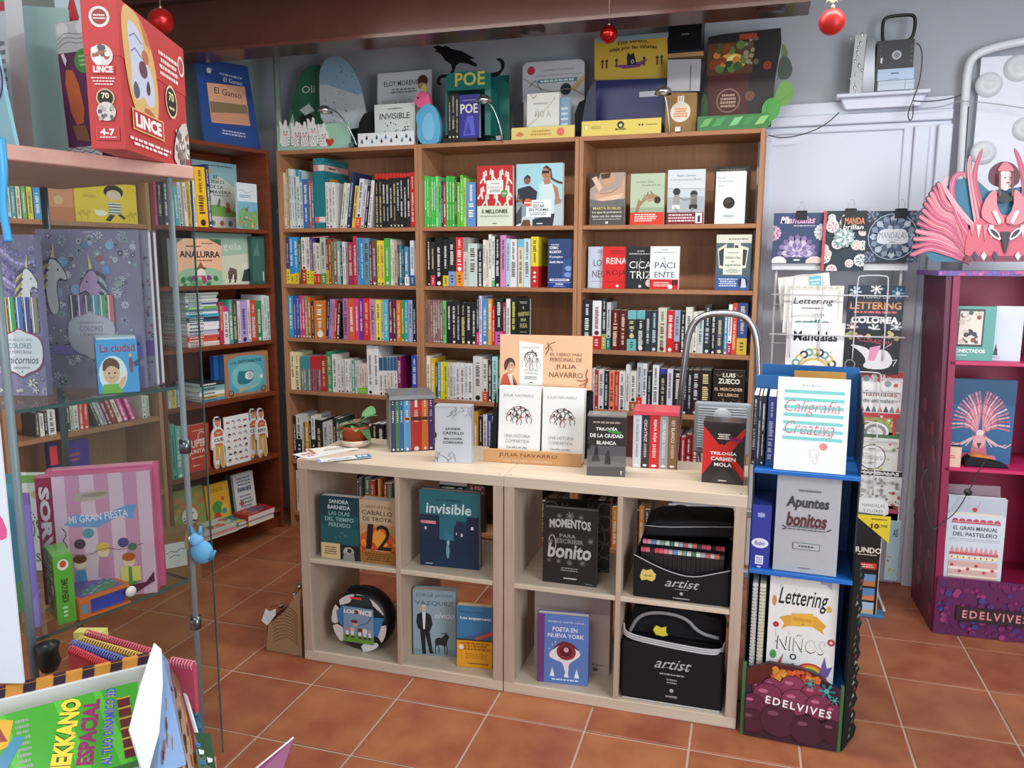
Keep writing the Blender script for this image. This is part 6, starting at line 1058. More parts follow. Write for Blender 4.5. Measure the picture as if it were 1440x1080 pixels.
# marker cases
def case(px0, px1, z, hh, label, opened, tagc):
    a0 = KF.uz(px0, 800 if opened else 950, .02)[0]; b0 = KF.uz(px1, 800 if opened else 950, .02)[0]; w = b0-a0; dp = .3
    o = tag(empty('marker_case', KF.w(a0, .02, z+.0008)), label, 'case', None)
    K = hx('141416')
    if opened:
        m = MB(); m.prism([(0, .0), (w, .0), (w, .125), (w*.85, .11), (w*.6, .085), (w*.3, .105), (0, .145)], 0, .012, K); m.box(0, .012, .012, dp, 0, .14, K); m.box(w-.012, w, .012, dp, 0, .125, K); m.box(.012, w-.012, dp-.012, dp, 0, .16, K); m.box(.012, w-.012, .012, dp-.012, 0, .01, K); bev(m.build('body', CLOTH, o), .004)
        m = MB(); m.tube(chaikin([(0, -.002, .145), (w*.3, -.002, .105), (w*.6, -.002, .085), (w*.85, -.002, .11), (w, -.002, .125)], 2), .0018, hx('b8b8ba'), 6); m.build('piping', CLOTH, o)
        rr = random.Random(8); cs = ['c8506a', 'd86a78', '26262a', 'd84a5a', 'e0607a', 'e08090', 'd8a0a8', '5a98b8', 'c8c8c8', '7aa890', 'd8d8d4', '4a7a60', 'e0e0dc', '9ab8b0', 'c8606a', 'b8c0b8', 'd86a5a', '48484c']
        for r_ in range(2):
            for k in range(18):
                x = .02+(w-.04)*k/18; y = .02+.045*r_; m = MB(); m.box(x, x+.0135, y, y+.0135, .012, .15+.012*r_, hx('1c1c1f')); q = m.build('marker', SATIN, o); MB().box(x, x+.0135, y, y+.0135, .1505+.012*r_, .162+.012*r_, hx(cs[(k+5*r_) % 18])).build('marker_cap', SATIN, q)
        m = MB(); m.prism([(.02, .176), (w-.0, .196), (w, .25), (w*.8, .25), (w*.2, .235), (.02, .215)], .1, dp-.03, K); bev(m.build('lid', CLOTH, o), .008, 2)
        MB().tube(chaikin([(.02, .098, .213), (w*.3, .098, .214), (w*.7, .098, .228), (w, .098, .236)], 1), .0018, hx('a8a8aa'), 6).build('lid_piping', CLOTH, o)
        MB().tube(chaikin([(w*.22, .16, .23), (w*.36, .16, .27), (w*.5, .16, .272), (w*.62, .16, .245)], 2), .006, K, 8).build('handle', CLOTH, o)
        A = Art(w, .14); A.p([(.08, .62), (.1, .7), (.14, .68), (.19, .72), (.22, .64), (.24, .6), (.23, .48), (.2, .42), (.14, .45), (.09, .42), (.07, .5)], 'd8c068'); A.small(.11, .52, .2, .58, '8a6a20', 1); base_y = .42
    else:
        m = MB(); m.box(0, w, 0, dp, 0, hh*.62, K); bev(m.build('body', CLOTH, o), .01, 2)
        m = MB(); m.prism([(0.004, hh*.64), (w-.004, hh*.63), (w-.012, hh*.9), (w*.5, hh*.97), (w*.1, hh*.92)], .06, dp-.01, K); bev(m.build('lid', CLOTH, o), .012, 2)
        for k in range(3): MB().tube(chaikin([(-.001, .05, hh*(.69+.022*k)), (.01, -.004, hh*(.66+.022*k)), (w*.5, -.006, hh*(.62+.022*k)), (w-.01, -.004, hh*(.60+.022*k)), (w+.001, .05, hh*(.63+.022*k))], 2), .003, hx('c4c4c6'), 6).build('zip', CLOTH, o)
        MB().tube(chaikin([(.02, .05, hh*.66), (.05, .04, hh*.86), (w*.36, .035, hh*.93), (w*.62, .035, hh*.9), (w*.74, .035, hh*.76), (w-.02, .04, hh*.72)], 2), .006, hx('8a8a8c'), 8).build('handle_strap', CLOTH, o)
        MB().box(.006, w-.006, -.0012, -.0004, .0005, .006, hx('b8b8b8')).build('base_trim', CLOTH, o)
        q = MB(); q.prism([(w*.3, hh*.74), (w*.33, hh*.79), (w*.38, hh*.77), (w*.43, hh*.79), (w*.43, hh*.73), (w*.45, hh*.7), (w*.4, hh*.68), (w*.33, hh*.69)], .027, .0285, hx('d8cc40')); q.build('price_sticker', PRINT, o)
        A = Art(w, hh*.62)
    A.t('artist', .52, .44 if opened else .7, .34, .2 if opened else .17, 'b8b8ba', .45, .0); A.l([(.36, .36 if opened else .63), (.68, .42 if opened else .66)], .0012, 'a8a8aa'); 
    if opened: A.small(.42, .28, .6, .32, '8a8a8c', 1); A.o(.51, .2, .018, 'a8a8aa'); A.small(.42, .05, .6, .11, '9a9a9c', 1)
    else: A.small(.36, .5, .66, .55, 'a8a8aa', 1); A.small(.44, .36, .58, .46, '98989a', 2); A.o(.51, .25, .02, 'b0b0b2'); A.small(.44, .12, .58, .17, '98989a', 1, .8)
    A.build(o, 'front_print', CLOTH, (0, -.0003, 0)); return o
case(891, 1027.5, SM, .2, 'open black marker case with coloured caps in the upper cell', True, 0)
case(873, 1017, SB, .33, 'zipped black marker case with grey strap in the lower cell', False, 0)
# white carton and blue book below
p = on_top((744, 948), (853, 955.5), 836, SB); o = MB().box(0, p.w, 0, .06, 0, p.h, hx('b8aaa4')).build('carton', CARD, None, (p.loc.x, p.loc.y+.07, p.loc.z), (0, 0, 0)); tag(o, 'plain pale carton standing behind the blue eye-cover book', 'box')
MB().box(p.w*.4, p.w*.6, -.0008, -.0001, p.h-.02, p.h-.001, hx('a09288')).build('tuck_flap', CARD, o); A = Art(p.w, p.h); A.small(.76, .1, .95, .13, '6a605c', 1); A.small(.78, .03, .86, .08, '3a3430', 1, .9); A.r(.77, .03, .772, .08, '2a2624'); A.build(o, 'carton_print', CARD)
def art(a):
    a.r(0, 0, .14, 1, '6a3a78'); a.r(.14, 0, 1, 1, '5a7ab8'); a.t('FEDERICO GARCÍA LORCA', .56, .9, .7, .03, 'dce4f0'); a.t('POETA EN', .54, .79, .48, .065, 'e8ecf4', 0, .01); a.t('NUEVA YORK', .56, .7, .7, .06, 'e8ecf4', 0, .01); a.p(chaikin([(.2, .4), (.4, .58), (.62, .6), (.9, .46), (.7, .34), (.62, .3), (.62, .18), (.58, .12), (.54, .2), (.5, .32), (.34, .34)], 2, 1), 'e4dce0'); a.e(.57, .47, .19, .12, '8a3438'); a.e(.57, .48, .12, .08, '5a2028'); a.e(.57, .5, .05, .035, 'd8a8a0'); a.p(chaikin([(.26, .46), (.45, .62), (.66, .62), (.86, .48), (.64, .57), (.46, .57)], 1, 1), '6a2c34'); a.small(.22, .04, .9, .08, 'dce4f0', 1)
    for x in (.3, .58, .78): a.p([(x-.05, .1), (x, .24), (x+.05, .1)], 'dce4ee'); a.o(x, .13, .035, 'e8eef4')
    for x, z in ((.3, .56), (.36, .6), (.24, .5)): a.o(x, z, .012, 'e8e0a0')
stand_book(on_top((755, 958), (826.5, 965.3), 865, SB), .03, '54549a', 'blue book with purple spine and a weeping red eye', art)
# a few things glimpsed through the cubes on the lowest shelves
o = MB().box(0, .1, 0, .02, 0, .27, hx('28221f')).build('card_sign', PRINT, None, BK.w(1.07, .02, BZ[5]+.0006), (0, 0, BK.a)); A = Art(.1, .27); A.t('ASK', .5, .84, .9, .16, '9a6a70', 0, .06); A.ring(.3, .85, .26, .03, '7a4a50'); A.ring(.72, .85, .24, .03, '7a4a50'); A.build(o, 'sign_print'); tag(o, 'dark card sign with rounded pink letters behind the cube unit', 'sign')
o = MB().box(0, .2, 0, .13, 0, .02, hx('2a80a8')).build('book', PRINT, None, BK.w(.9, .03, BZ[5]+.235), (0, 0, BK.a)); MB().box(.002, .198, -.0003, .129, .002, .018, PAGEW).build('page_block', MATTE, o); tag(o, 'blue book lying flat on the lowest row behind the night street novel', 'book')
# ------------------------------------------------------------------ folding step ladder behind the table
o = tag(empty('step_ladder', (1.6, .80, 0), 0), 'folding ladder with a silver arched handrail and grey ribbed top step', 'ladder')
def lw(px, py, y): w = onplane(px, py, (0, .80+y), 0); return (w.x-1.6, y, w.z)
# handrail arch: leg to the floor each side
L0, R0 = lw(944, 690, .04), lw(1066, 560, .04)
arch = [lw(x, y, .04) for x, y in ((944, 690), (948, 650), (957, 560), (964, 500), (968, 470), (978, 450), (996, 441), (1020, 440), (1044, 443), (1058, 456), (1065, 480), (1066, 520), (1066, 560), (1065, 640))]
base = [(arch[0][0]-.045, .03, .02)]; pts = [(arch[0][0]-.02, .04, .012)]+arch[:]; pts.append((arch[-1][0]+.01, .04, .012))
MB().tube(chaikin(pts, 2), .0135, hx('c4c6ca'), 12).build('handrail', METAL, o)
cx0, cx1 = lw(974, 640, -.02)[0], lw(1053, 640, -.02)[0]; zt, zb = lw(974, 564, -.02)[2], lw(974, 637, -.02)[2]
q = bev(MB().box(cx0, cx1, -.02, .005, zb, zt, hx('98a2aa')).build('top_step', SATIN, o), .012, 3)
for k in range(17):
    z = zt-.02-(zt-zb-.04)*k/17
    MB().box(cx0+.014, cx1-.014, -.0245, -.0195, z-.003, z, hx('dce2e8')).build('tread_rib', SATIN, q)
MB().lathe([(0, -.027), (.034, -.026), (.036, -.019)], hx('b4bcc4'), 20, ((cx0+cx1)/2+.0, 0, zt-.055), 'y').build('round_boss', SATIN, q)
for z in (.25, .5): bev(MB().box(arch[0][0]-.01, arch[-1][0]+.005, .02, .06, z, z+.03, hx('8a9098')).build('step', SATIN, o), .004)
for x in (arch[0][0]-.02, arch[-1][0]+.01): MB().lathe([(0, 0), (.017, 0), (.017, .03), (0, .03)], hx('2a2a2c'), 12, (x, .04, 0)).build('rubber_foot', SATIN, o)
for x in (cx0+.02, cx1-.02): MB().tube([(x, .03, zb+.03), (x, .24, .012)], .011, hx('b8bcc0'), 10).build('rear_leg', METAL, o)
# kraft carton of clear bottles left of the table
a0, b0 = onz(374.5, 914, 0), onz(431, 924.5, 0); v = b0-a0; w = .16; yw = math.atan2(v.y, v.x); o = tag(empty('carton', (a0.x, a0.y, .0006), yw), 'open kraft carton printed with a palm leaf, full of clear bottles', 'carton')
CFm = Frame((a0.x, a0.y), yw)
def cp(px, py): u, z = CFm.uz(px, py, 0); return (u, z)
m = MB(); m.prism([(0, 0), (w, 0), (w, .22), cp(424, 826), cp(400, 860), cp(377, 878)], 0, .003, hx('a07c5c')); m.box(0, .003, .003, .2, 0, .12, hx('98744f')); m.box(w-.003, w, .003, .2, 0, .2, hx('98744f')); m.box(.003, w-.003, .197, .2, 0, .2, hx('a07c5c')); m.box(.003, w-.003, .003, .197, 0, .003, hx('8a6848')); m.build('box_body', CARD, o)
A = Art(w, .22); cx = .5
for k in range(11):
    z = .30+.058*k; 
    A.l([(.62-.01*k, z+.1), (.42-.02*k, z+.06), (.22-.012*k+.01*k, z-.04+.006*k)], .0022, '5c4232', 1); A.l([(.62-.01*k, z+.1), (.8, z+.06), (.93, z-.05)], .0022, '5c4232', 1)
for x in (.25, .4, .55): A.l([(x-.1, .03), (x, .07), (x+.14, .02)], .002, '6a4a36', 2)
A.v = 0
# keep the leaf print below the cut edge
A.m.v = [(x, y, z) for x, y, z in A.m.v]; A.build(o, 'leaf_print', CARD, (.0, 0, -.02))
for k, (x, y, h_) in enumerate(((.04, .05, .16), (.07, .1, .19), (.1, .06, .2), (.12, .12, .22), (.06, .15, .2), (.11, .16, .24))):
    MB().lathe([(0, .004), (.018, .004), (.019, h_*.7), (.008, h_*.84), (.008, h_), (0, h_)], hx('c8ccd0'), 12, (x, y, 0)).build('bottle', PLASTIC, o); MB().lathe([(0, h_), (.0095, h_), (.0095, h_+.012), (0, h_+.012)], hx('d0d2d4'), 10, (x, y, 0)).build('bottle_cap', METAL, o)
q = MB(); q.prism([cp(369, 872), cp(375, 855), cp(380, 859), cp(389, 855), cp(389, 864), cp(377, 879)], -.006, -.005, hx('dcdedd')); q.build('white_tag', PRINT, o)
q = MB(); q.prism([cp(417, 826), cp(415, 800), cp(424, 793), cp(425, 826)], .12, .126, hx('3a3236')); q.build('dark_flap', PRINT, o)
# ------------------------------------------------------------------ blue floor display beside the cube units
BF = Frame((1.80, .133), -.046); BW = .303; BD = .27
o = tag(empty('floor_display', BF.w(0, 0, 0), BF.a), 'tall blue card floor stand with purple berries and green leaves on its front lip', 'display stand')
BLUE = hx('1c5aa4'); DK = hx('26303c'); GRN = hx('3c7040')
m = MB(); m.box(0, .004, .02, BD, .0006, 1.06, DK); m.build('side_panel', SATIN, o)
# right cheek with a leafy jagged outer edge
prof = [(.02, 0), (BD, 0), (BD, 1.15), (.20, 1.14), (.13, 1.06), (.02, 1.03)]
def yz(par, pts, x0, x1, col, name, mat=SATIN):
    k = MB(); k.prism(pts, 0, 1, col); k.v = [(x0 if y == 0 else x1, x, z) for x, y, z in k.v]; k.f = [f[::-1] for f in k.f]
    return k.build(name, mat, par)
yz(o, prof, BW-.004, BW, DK, 'side_panel')
rr = random.Random(6); jag = [(0, .0006)]+[(.062+rr.uniform(.0, .016)+(.014 if k % 2 else 0)-.02*(k/22), .02+.56*k/22) for k in range(23)]+[(0, .64)]
k = MB(); k.prism(jag, 0, .004, hx('1a1d1b')); wing = k.build('leafy_side_wing', MATTE, o, (BW+.0006, .006, 0), (0, 0, math.radians(60)))
m = MB()
for k in range(26): x = .05+rr.uniform(-.02, .012); z = .03+k*.022; m.prism([(x-.009, z), (x, z+.014), (x+.009, z+.003)], -.0006, -.0001, hx(rr.choice(('5a6a60', '8a928a', '7a2c3c', '3c5a44', '6a5a4a'))))
q = m.build('leaf_edge_print', MATTE, wing); q['kind'] = 'stuff'
MB().box(.004, BW-.004, BD-.006, BD, .0006, 1.165, hx('1e5c9c')).build('back_panel', SATIN, o)
for z in (.874, .554): bev(MB().box(.003, BW-.003, .0, BD-.006, z-.012, z, hx('1f66b8')).build('shelf', SATIN, o), .001)
MB().box(.004, BW-.004, .01, BD-.006, .19, .196, hx('1d5fae')).build('floor_shelf', SATIN, o)
for a_, b_, z_ in ((0, .0115, .24), (BW-.0135, BW-.0042, .215)): MB().box(a_, b_, 0, .0195, .0006, z_, GRN).build('green_edge', SATIN, o)
# front lip with berries
lip = [(.012, .0006), (BW-.014, .0006), (BW-.014, .205), (.26, .213), (.22, .243), (.17, .256), (.08, .258), (.04, .238), (.012, .226)]
m = MB(); m.prism(lip, -.003, .012, hx('3c2430')); q = m.build('front_lip', PRINT, o)
A = Art(BW, .26); 
A.p([(.05, .68), (.05, .87), (.14, .93), (.28, .985), (.55, .97), (.7, .93), (.7, .72)], '5a2420'); A.dots(.3, .78, .74, .95, 70, ['c85a2c', 'd8742c', 'b84424', 'e08a40'], .018, .03, 4); A.dots(.3, .76, .44, .93, 30, ['d8a040', 'c88830'], .014, .02, 5)
for cx, cz, R, c in ((.16, .66, .06, '6a2840'), (.5, .72, .14, '8a3a58'), (.7, .68, .13, '8a3450'), (.3, .7, .1, '843858'), (.26, .56, .16, '7a3450'), (.53, .55, .15, '823a56'), (.76, .54, .14, '7c3450'), (.12, .44, .12, '642a44'), (.9, .5, .1, '702e48'), (.12, .22, .14, '4c2434'), (.38, .28, .19, '50283a'), (.66, .22, .17, '482234'), (.9, .26, .13, '44202e')):
    k = .86/ .97; A.o(cx, cz, R, '3a1a28'); A.o(cx, cz, R*.94, c); A.e(cx-R*.3, cz+R*.45, R*.3, R*.16, 'b86a84' if cz > .4 else '7a4a5c')
for cx, cz, R in ((.66, .82, .06), (.82, .76, .085), (.9, .66, .05)): A.flower(cx, cz, R, 6, '3c8a88', '5aa8a0', '2c7074')
A.t('~EDELVIVES', .56, .5, .64, .1, 'f0eeee', 0, .025, -5); A.m.v = [(min(max(x, .0135), BW-.0155), y, max(z, .002)) for x, y, z in A.m.v]; A.build(q, 'lip_print', None, (0, -.0033, 0))
# books on the blue stand
def bshelf(xl, xr, yt, z, d): return on_shelf(BF, xl, xr, yt, z, d)
def art(a):
    a.t('~RUBIO', .48, .92, .26, .026, '6a7480', 0, -.01)
    for k in range(7): a.r(.1, .735-.083*k+.1, .93, .735-.083*k+.135, '7ccac4')
    a.t('Caligrafía', .5, .68, .78, .17, 'd06a6c', .25, -.015); a.t('Creativa', .48, .47, .7, .14, 'd06a6c', .25, -.015); a.l([(.34, .41), (.5, .4), (.84, .4), (.7, .36)], .0016, 'd06a6c', 2); a.o(.68, .28, .055, 'e08a88'); a.ring(.56, .2, .07, .008, 'e0b8b4'); a.l([(.54, .14), (.56, .08), (.62, .12), (.58, .2)], .001, 'd8a8a8', 1)
stand_book(bshelf(1091, 1193.5, 534, .874, .01), .02, 'e8edf0', 'white calligraphy book with turquoise stripes on top of the blue stand', art, lean=.08)
D = Disp(BF, 1117, .19, .874, 'card', 'ochre card sticking up behind the white calligraphy book', 'card'); D.cut('card', [(1117, 640), (1117, 521), (1190, 524), (1190, 640)], 0, .004, 'b88c48', CARD)
for k, (x0, x1, yt, c, lb) in enumerate(((1058, 1065, 556, '2a2c30', 'black book at outer edge of the blue stand top shelf'), (1065.5, 1070, 557, '3c3e44', 'charcoal book with white spine lettering, second on blue stand'), (1070.5, 1076, 557, '26282c', 'black book next to the blue one on the blue stand'), (1079, 1090, 558, '3c52a0', 'blue paperback beside the calligraphy book on the blue stand'))):
    p = bshelf(x0, x1, yt, .874, .05); tag(spine_book(BF, BF.uz(x0, 600, .05)[0], .05, .8746, p.w, p.h, .16, c, ink='d8dce0', seed=k+40), lb, 'book')
D = Disp(BF, 1062, .215, .874, 'folder', 'blue card folder standing at the back of the blue stand', 'folder'); D.cut('folder', [(1062, 640), (1062, 528), (1106, 528), (1118, 534), (1118, 640)], 0, .02, '1f62a0', SATIN)
def art(a):
    a.dots(0, 0, 1, 1, 60, ['a8a8aa', '98989c'], .004, .01, 6, 5); a.small(.34, .8, .7, .84, '707074', 1); a.t('Apuntes', .5, .69, .66, .14, '3a3c40', .1, .03); a.t('bonitos', .5, .53, .62, .14, '5a2c30', .1, .03); a.small(.2, .42, .8, .47, '606468', 2); a.r(.3, .235, .72, .3, '34605c'); a.r(.31, .24, .71, .295, 'b0b0b2'); a.small(.35, .25, .67, .285, '46484c', 1); a.l([(.12, .46), (.18, .44)], .003, '2c2e32'); a.l([(.82, .44), (.88, .46)], .003, '2c2e32'); a.l([(.12, .42), (.18, .43)], .003, '2c2e32'); a.small(.4, .04, .6, .06, '707074', 1)
stand_book(bshelf(1090, 1181, 667, .554, .02), .02, 'acacb0', 'grey notebook with dark brush lettering on the middle of the blue stand', art, lean=.05, pages='b8a888')
def art(a):
    a.small(.3, .72, .7, .98, 'a8b0d8', 1, .3); a.e(.5, .4, .42, .08, 'dcdce8'); a.t('Rubio', .5, .4, .5, .07, '2c3a90', .2, .02); a.r(.3, .06, .7, .2, 'e0e0e8'); a.small(.34, .08, .66, .18, '3a44a0', 3); a.e(.5, .02, .1, .015, 'c8cce0')
p = bshelf(1055, 1083.5, 711, .554, .02); o2 = MB().box(0, p.w, 0, .16, 0, p.h, hx('2e3a94')).build('pen_box', GLOSS, None, p.loc, (0, 0, p.yaw)); a = Art(p.w, p.h); art(a); a.build(o2, 'front_print'); tag(o2, 'royal blue box with a white oval on the middle of the blue stand', 'box'); MB().box(.001, p.w-.001, .001, .159, p.h, p.h+.0015, hx('3c48a4')).build('lid', GLOSS, o2)
def art(a):
    a.t('Lettering', .5, .73, .7, .2, '1c1c1e', .15, .01); a.p([(.16, .55), (.3, .58), (.7, .6), (.86, .52), (.8, .48), (.84, .44), (.66, .5), (.3, .48), (.2, .44), (.24, .5)], 'd8a038'); a.p([(.34, .6), (.66, .62), (.66, .5), (.34, .48)], 'e0ac44'); a.t('CREATIVO PARA', .5, .55, .28, .03, 'b07818', 0, .02); a.t('NIÑOS', .5, .33, .7, .16, '2a2a2c', .05, .0); a.t('NIÑOS', .505, .332, .68, .145, 'ecece8', .05, -.012)
    for k, c in enumerate(('c83a38', 'e0843a', 'e8c840', '5aa850', '3a8ab8', '6a4a9a')): a.ring(.66, .02, .25-.028*k, .028, c, 18, 0, 180)
    a.p([(.8, .1), (.86, .24), (.9, .14), (.98, .16), (.92, .06), (.76, .04)], '6a5a9a'); a.o(.14, .94, .045, 'c82c34'); a.o(.12, .48, .045, 'b83034'); a.l([(.12, .44), (.13, .36)], .0012, 'b0b0b0'); a.ring(.4, .2, .05, .02, '3a3a40'); a.r(.38, .1, .42, .14, '8a6a50'); a.ring(.94, .38, .055, .03, 'b84040'); a.e(.1, .2, .05, .04, '4a9a50'); a.p([(.1, .05), (.26, .22), (.2, .06)], 'c04850'); a.p([(.24, .04), (.34, .14), (.3, .03)], '5a5a90'); a.p([(.74, .9), (.74, .98), (.9, .98), (.9, .86), (.82, .9)], 'a8a8b0'); a.e(.88, .68, .04, .03, 'd8b050'); a.e(.34, .94, .04, .03, 'd8c090'); a.o(.26, .96, .03, 'c84a4a'); a.e(.08, .7, .03, .05, 'd88a50'); a.dots(.03, .1, .97, .97, 16, ['8aa8a8', 'c8c0b8', '7a9a70'], .008, .016, 8)
stand_book(bshelf(1080, 1177, 806, .196, .04), .02, 'e2e2de', 'white lettering book for children with a rainbow, lowest on the blue stand', art, lean=.05)
def spiral_book(fr, u, d, z, w, h, dep, c, wire, label, n=26, group=None, name='spiral_notebook'):
    o = tag(empty(name, fr.w(u, d, z), fr.a), label, 'notebook', group); MB().box(0, w, .008, dep, 0, h, hx(c)).build('pages', PRINT, o)
    m = MB()
    for k in range(n): zc = .012+(h-.024)*k/(n-1); m.tube([(w/2+(w/2+.001)*math.cos(t), .008+.009*math.sin(t), zc) for t in [2*math.pi*i/8 for i in range(8)]], .0014, hx(wire), 4, True)
    q = m.build('spiral_binding', METAL, o); q['kind'] = 'stuff'; return o
spiral_book(BF, .016, .03, .197, .016, .30, .16, 'd0ccc8', 'd0d0d4', 'silver spiral notebook in lowest bay of the blue stand, outer one')
spiral_book(BF, .038, .03, .197, .018, .30, .16, 'd8d4c0', 'd8d0b0', 'cream spiral notebook in lowest bay of the blue stand, inner one')
KIND[:] = ['colouring_book', 'colouring book']
# ------------------------------------------------------------------ wire rack of colouring books
RF2 = Frame((1.866, 1.335), 0); 
o = tag(empty('wire_rack', (1.866, 1.335, 0)), 'white wire rack of colouring books in front of the door', 'rack'); WH = hx('cfcfd2')
def rw(px, py, d=0): u, z = RF2.uz(px, py, d); return (u, d, z)
m = MB(); RL, RR_ = rw(1093, 380)[0], rw(1275, 380)[0]; ztop = rw(1093, 373)[2]
for x in (RL, RR_):
    MB().tube(chaikin([(x, .12, ztop), (x, .12, .03), (x, .10, .012), (x, -.1, .012)], 1), .006, WH, 8).build('upright', SATIN, o)
MB().box(RL-.02, RR_+.02, .10, .13, ztop-.02, ztop+.008, hx('d4d4d8')).build('top_bar', SATIN, o)
for z in (.012, .2): MB().tube([(RL, .12, z), (RR_, .12, z)], .005, WH, 8).build('cross_bar', SATIN, o)
levels = [400, 462, 535, 588, 640, 735]
for k, py in enumerate((414, 470, 545, 612, 655, 735)):
    z = rw(1093, py)[2]; m = MB(); m.tube([(RL-.015, 0.0, z), (RR_+.012, 0.0, z)], .0035, WH, 6); m.tube([(RL-.015, .0, z), (RL-.015, .12, z-.01)], .0035, WH, 6); m.tube([(RR_+.012, .0, z), (RR_+.012, .12, z-.01)], .0035, WH, 6); m.tube([(RL, .115, z-.05), (RR_, .115, z-.05)], .0035, WH, 6)
    q = m.build('pocket_rail', SATIN, o); mid = (RL+RR_)/2
    for x0, x1 in ((RL+.07, RL+.19), (mid+.07, mid+.19)):
        MB().tube(chaikin([(x0, -.002, z-.1), (x0, -.002, z+.07), (x0+.01, -.002, z+.085), (x1-.01, -.002, z+.085), (x1, -.002, z+.07), (x1, -.002, z-.1)], 1), .003, WH, 6).build('pocket_hoop', SATIN, q)
def rackbook(quad, d, t, c, label, art, lean=0, roll=0, **k):
    xl, yt, xr, yb = quad; u0, zb = RF2.uz(xl, yb, d); u1, zt = RF2.uz(xr, yt, d); u1b = RF2.uz(xr, yb, d)[0]
    p = at_free(RF2.P.x+u0, zb, RF2.P.y+d, (u1b-u0), zt-zb, 0); b = stand_book(p, t, c, label, art, lean=lean, hard=False, **k)
    if roll: b.rotation_euler[1] = roll
    return b
rr = random.Random(12)
def mandala(a, cx, cz, R, cols, n=4, seed=0):
    for i in range(n): a.flower(cx, cz, R*(1-i/n*.85), (16, 12, 10, 8)[i % 4], cols[i % len(cols)], cols[(i+1) % len(cols)], cols[(i+2) % len(cols)])
def clipbook(quad, c, label, art, cx, d=.085):
    b = rackbook(quad, d, .008, c, label, art); w, h = b.dimensions.x, b.dimensions.z
    q = tag(empty('binder_clip', b.location+Vector((cx*w, 0, h))), 'black binder clip holding the %s' % label.split(',')[0].split(' hung')[0], 'clip', 'binder clips on the top row of colouring books')
    k = MB(); k.prism([(-.024, -.03), (.024, -.03), (.022, .008), (-.022, .008)], -.008, -.004, hx('141416')); k.prism([(-.024, -.03), (.024, -.03), (.022, .008), (-.022, .008)], .012, .016, hx('141416')); k.box(-.022, .022, -.008, .016, .005, .009, hx('141416')); k.build('clip_body', SATIN, q)
    MB().tube(chaikin([(-.012, -.009, .004), (-.012, -.006, .03), (-.006, -.004, .045), (.006, -.004, .045), (.012, -.006, .03), (.012, -.009, .004)], 1), .0015, hx('b8bcc0'), 6).build('wire_loop', METAL, q)
def art(a):
    a.r(0, 0, 1, 1, '3c4a6c'); mandala(a, .5, .2, .4, ['8a78a8', 'b0a0c0', '7a6a98', 'c8bcd0']); mandala(a, 0, .6, .17, ['c89ab8', 'a86a90', 'e0c0d0']); mandala(a, 1, .62, .19, ['d8d8dc', 'b0b4bc', 'e8e8ec']); a.r(0, 0, 1, .12, '34405c'); a.e(.14, .02, .16, .12, 'e0dcdc'); a.e(.86, .02, .18, .12, 'e4c8bc'); a.t('Mandalas', .5, .86, .66, .14, 'e0a8c8', .2, .02); a.t('Ma', .24, .86, .18, .14, 'ece8f0', .2, .02); a.small(.4, .73, .84, .76, 'e8e8ec', 1); a.r(.44, .05, .56, .08, 'e4e4e8')
clipbook((1085, 299, 1155, 370), '35425e', 'navy mandala book with a lilac lotus, hung on the rack top row', art, .55, .088)
def art(a):
    a.r(0, 0, 1, 1, '2c3840')
    for k in range(20): mandala(a, rr.uniform(.05, .95), rr.uniform(.02, .98), rr.uniform(.09, .17), [rr.choice(['d8dcdc', 'e8e4e0']), rr.choice(['8aa8a8', '6a9090', 'd88a90', 'e0b098', 'b8c8c0']), 'f0ecea'], 3)
    mandala(a, .5, .56, .26, ['a8c0bc', 'e4e8e4', '7a9a98']); a.p([(.42, .9), (1, .98), (1, .66), (.42, .7)], '24262a'); a.t('MANDA', .72, .83, .46, .11, 'd88a60', 0, .03); a.t('brillan', .7, .73, .46, .08, 'e4e0dc', .15, .02); a.r(0, 0, .07, 1, 'c85058')
clipbook((1153.5, 296, 1214, 381), '3a444a', 'floral mandala book with a red spine, hung on the rack top row', art, .62, .076)
def art(a):
    a.r(0, 0, 1, 1, '26303f'); mandala(a, .06, .06, .16, ['5a6478', '38445a', '8a94a4']); mandala(a, .94, .94, .16, ['5a6478', '38445a', '8a94a4']); mandala(a, .06, .94, .16, ['4a5468', '38445a', '8a94a4']); mandala(a, .94, .06, .16, ['4a5468', '38445a', '8a94a4']); a.o(.5, .5, .46, 'a8bccc'); a.o(.5, .5, .445, '33405a'); mandala(a, .5, .5, .43, ['8090a4', '4a5a74', 'b0bcc8', '56667e']); a.p(chaikin([(.2, .4), (.24, .62), (.4, .66), (.5, .64), (.6, .66), (.76, .62), (.8, .4), (.7, .36), (.5, .36), (.3, .36)], 1, 1), 'dde2ea'); a.t('MANDALAS', .5, .53, .5, .12, '4a5260', .06, -.012); a.r(.4, .43, .62, .437, '8a929c'); a.r(.44, .39, .56, .402, '5a626c')
clipbook((1214.5, 296, 1291, 369), '222c3a', 'dark mandala book with a white name plate, hung on the rack top row', art, .62)
def art(a):
    a.r(0, 0, 1, 1, 'e2e2de'); a.r(.06, .05, .94, .93, 'd8d4c8'); a.r(.1, .08, .9, .9, 'ecebe8'); [a.p([(.06+.11*k, .94), (.12+.11*k, 1), (.17+.11*k, .94)], 'c8c4b0') for k in range(8)]; a.t('Lettering', .5, .66, .66, .17, '4a4c50', .2, .01); a.small(.3, .5, .7, .56, '7a7a78', 1); a.t('más', .6, .4, .2, .06, '8a8a88'); a.t('estilo', .5, .24, .6, .12, '4a8a84', .1, .04); a.l([(.12, .6), (.2, .66)], .002, '5a5a5a'); a.l([(.84, .68), (.92, .74)], .002, '5a5a5a')
rackbook((1100, 402, 1183, 468), .03, .012, 'e0e0dc', 'white lettering book with teal word at its foot, upper pocket of the rack', art)
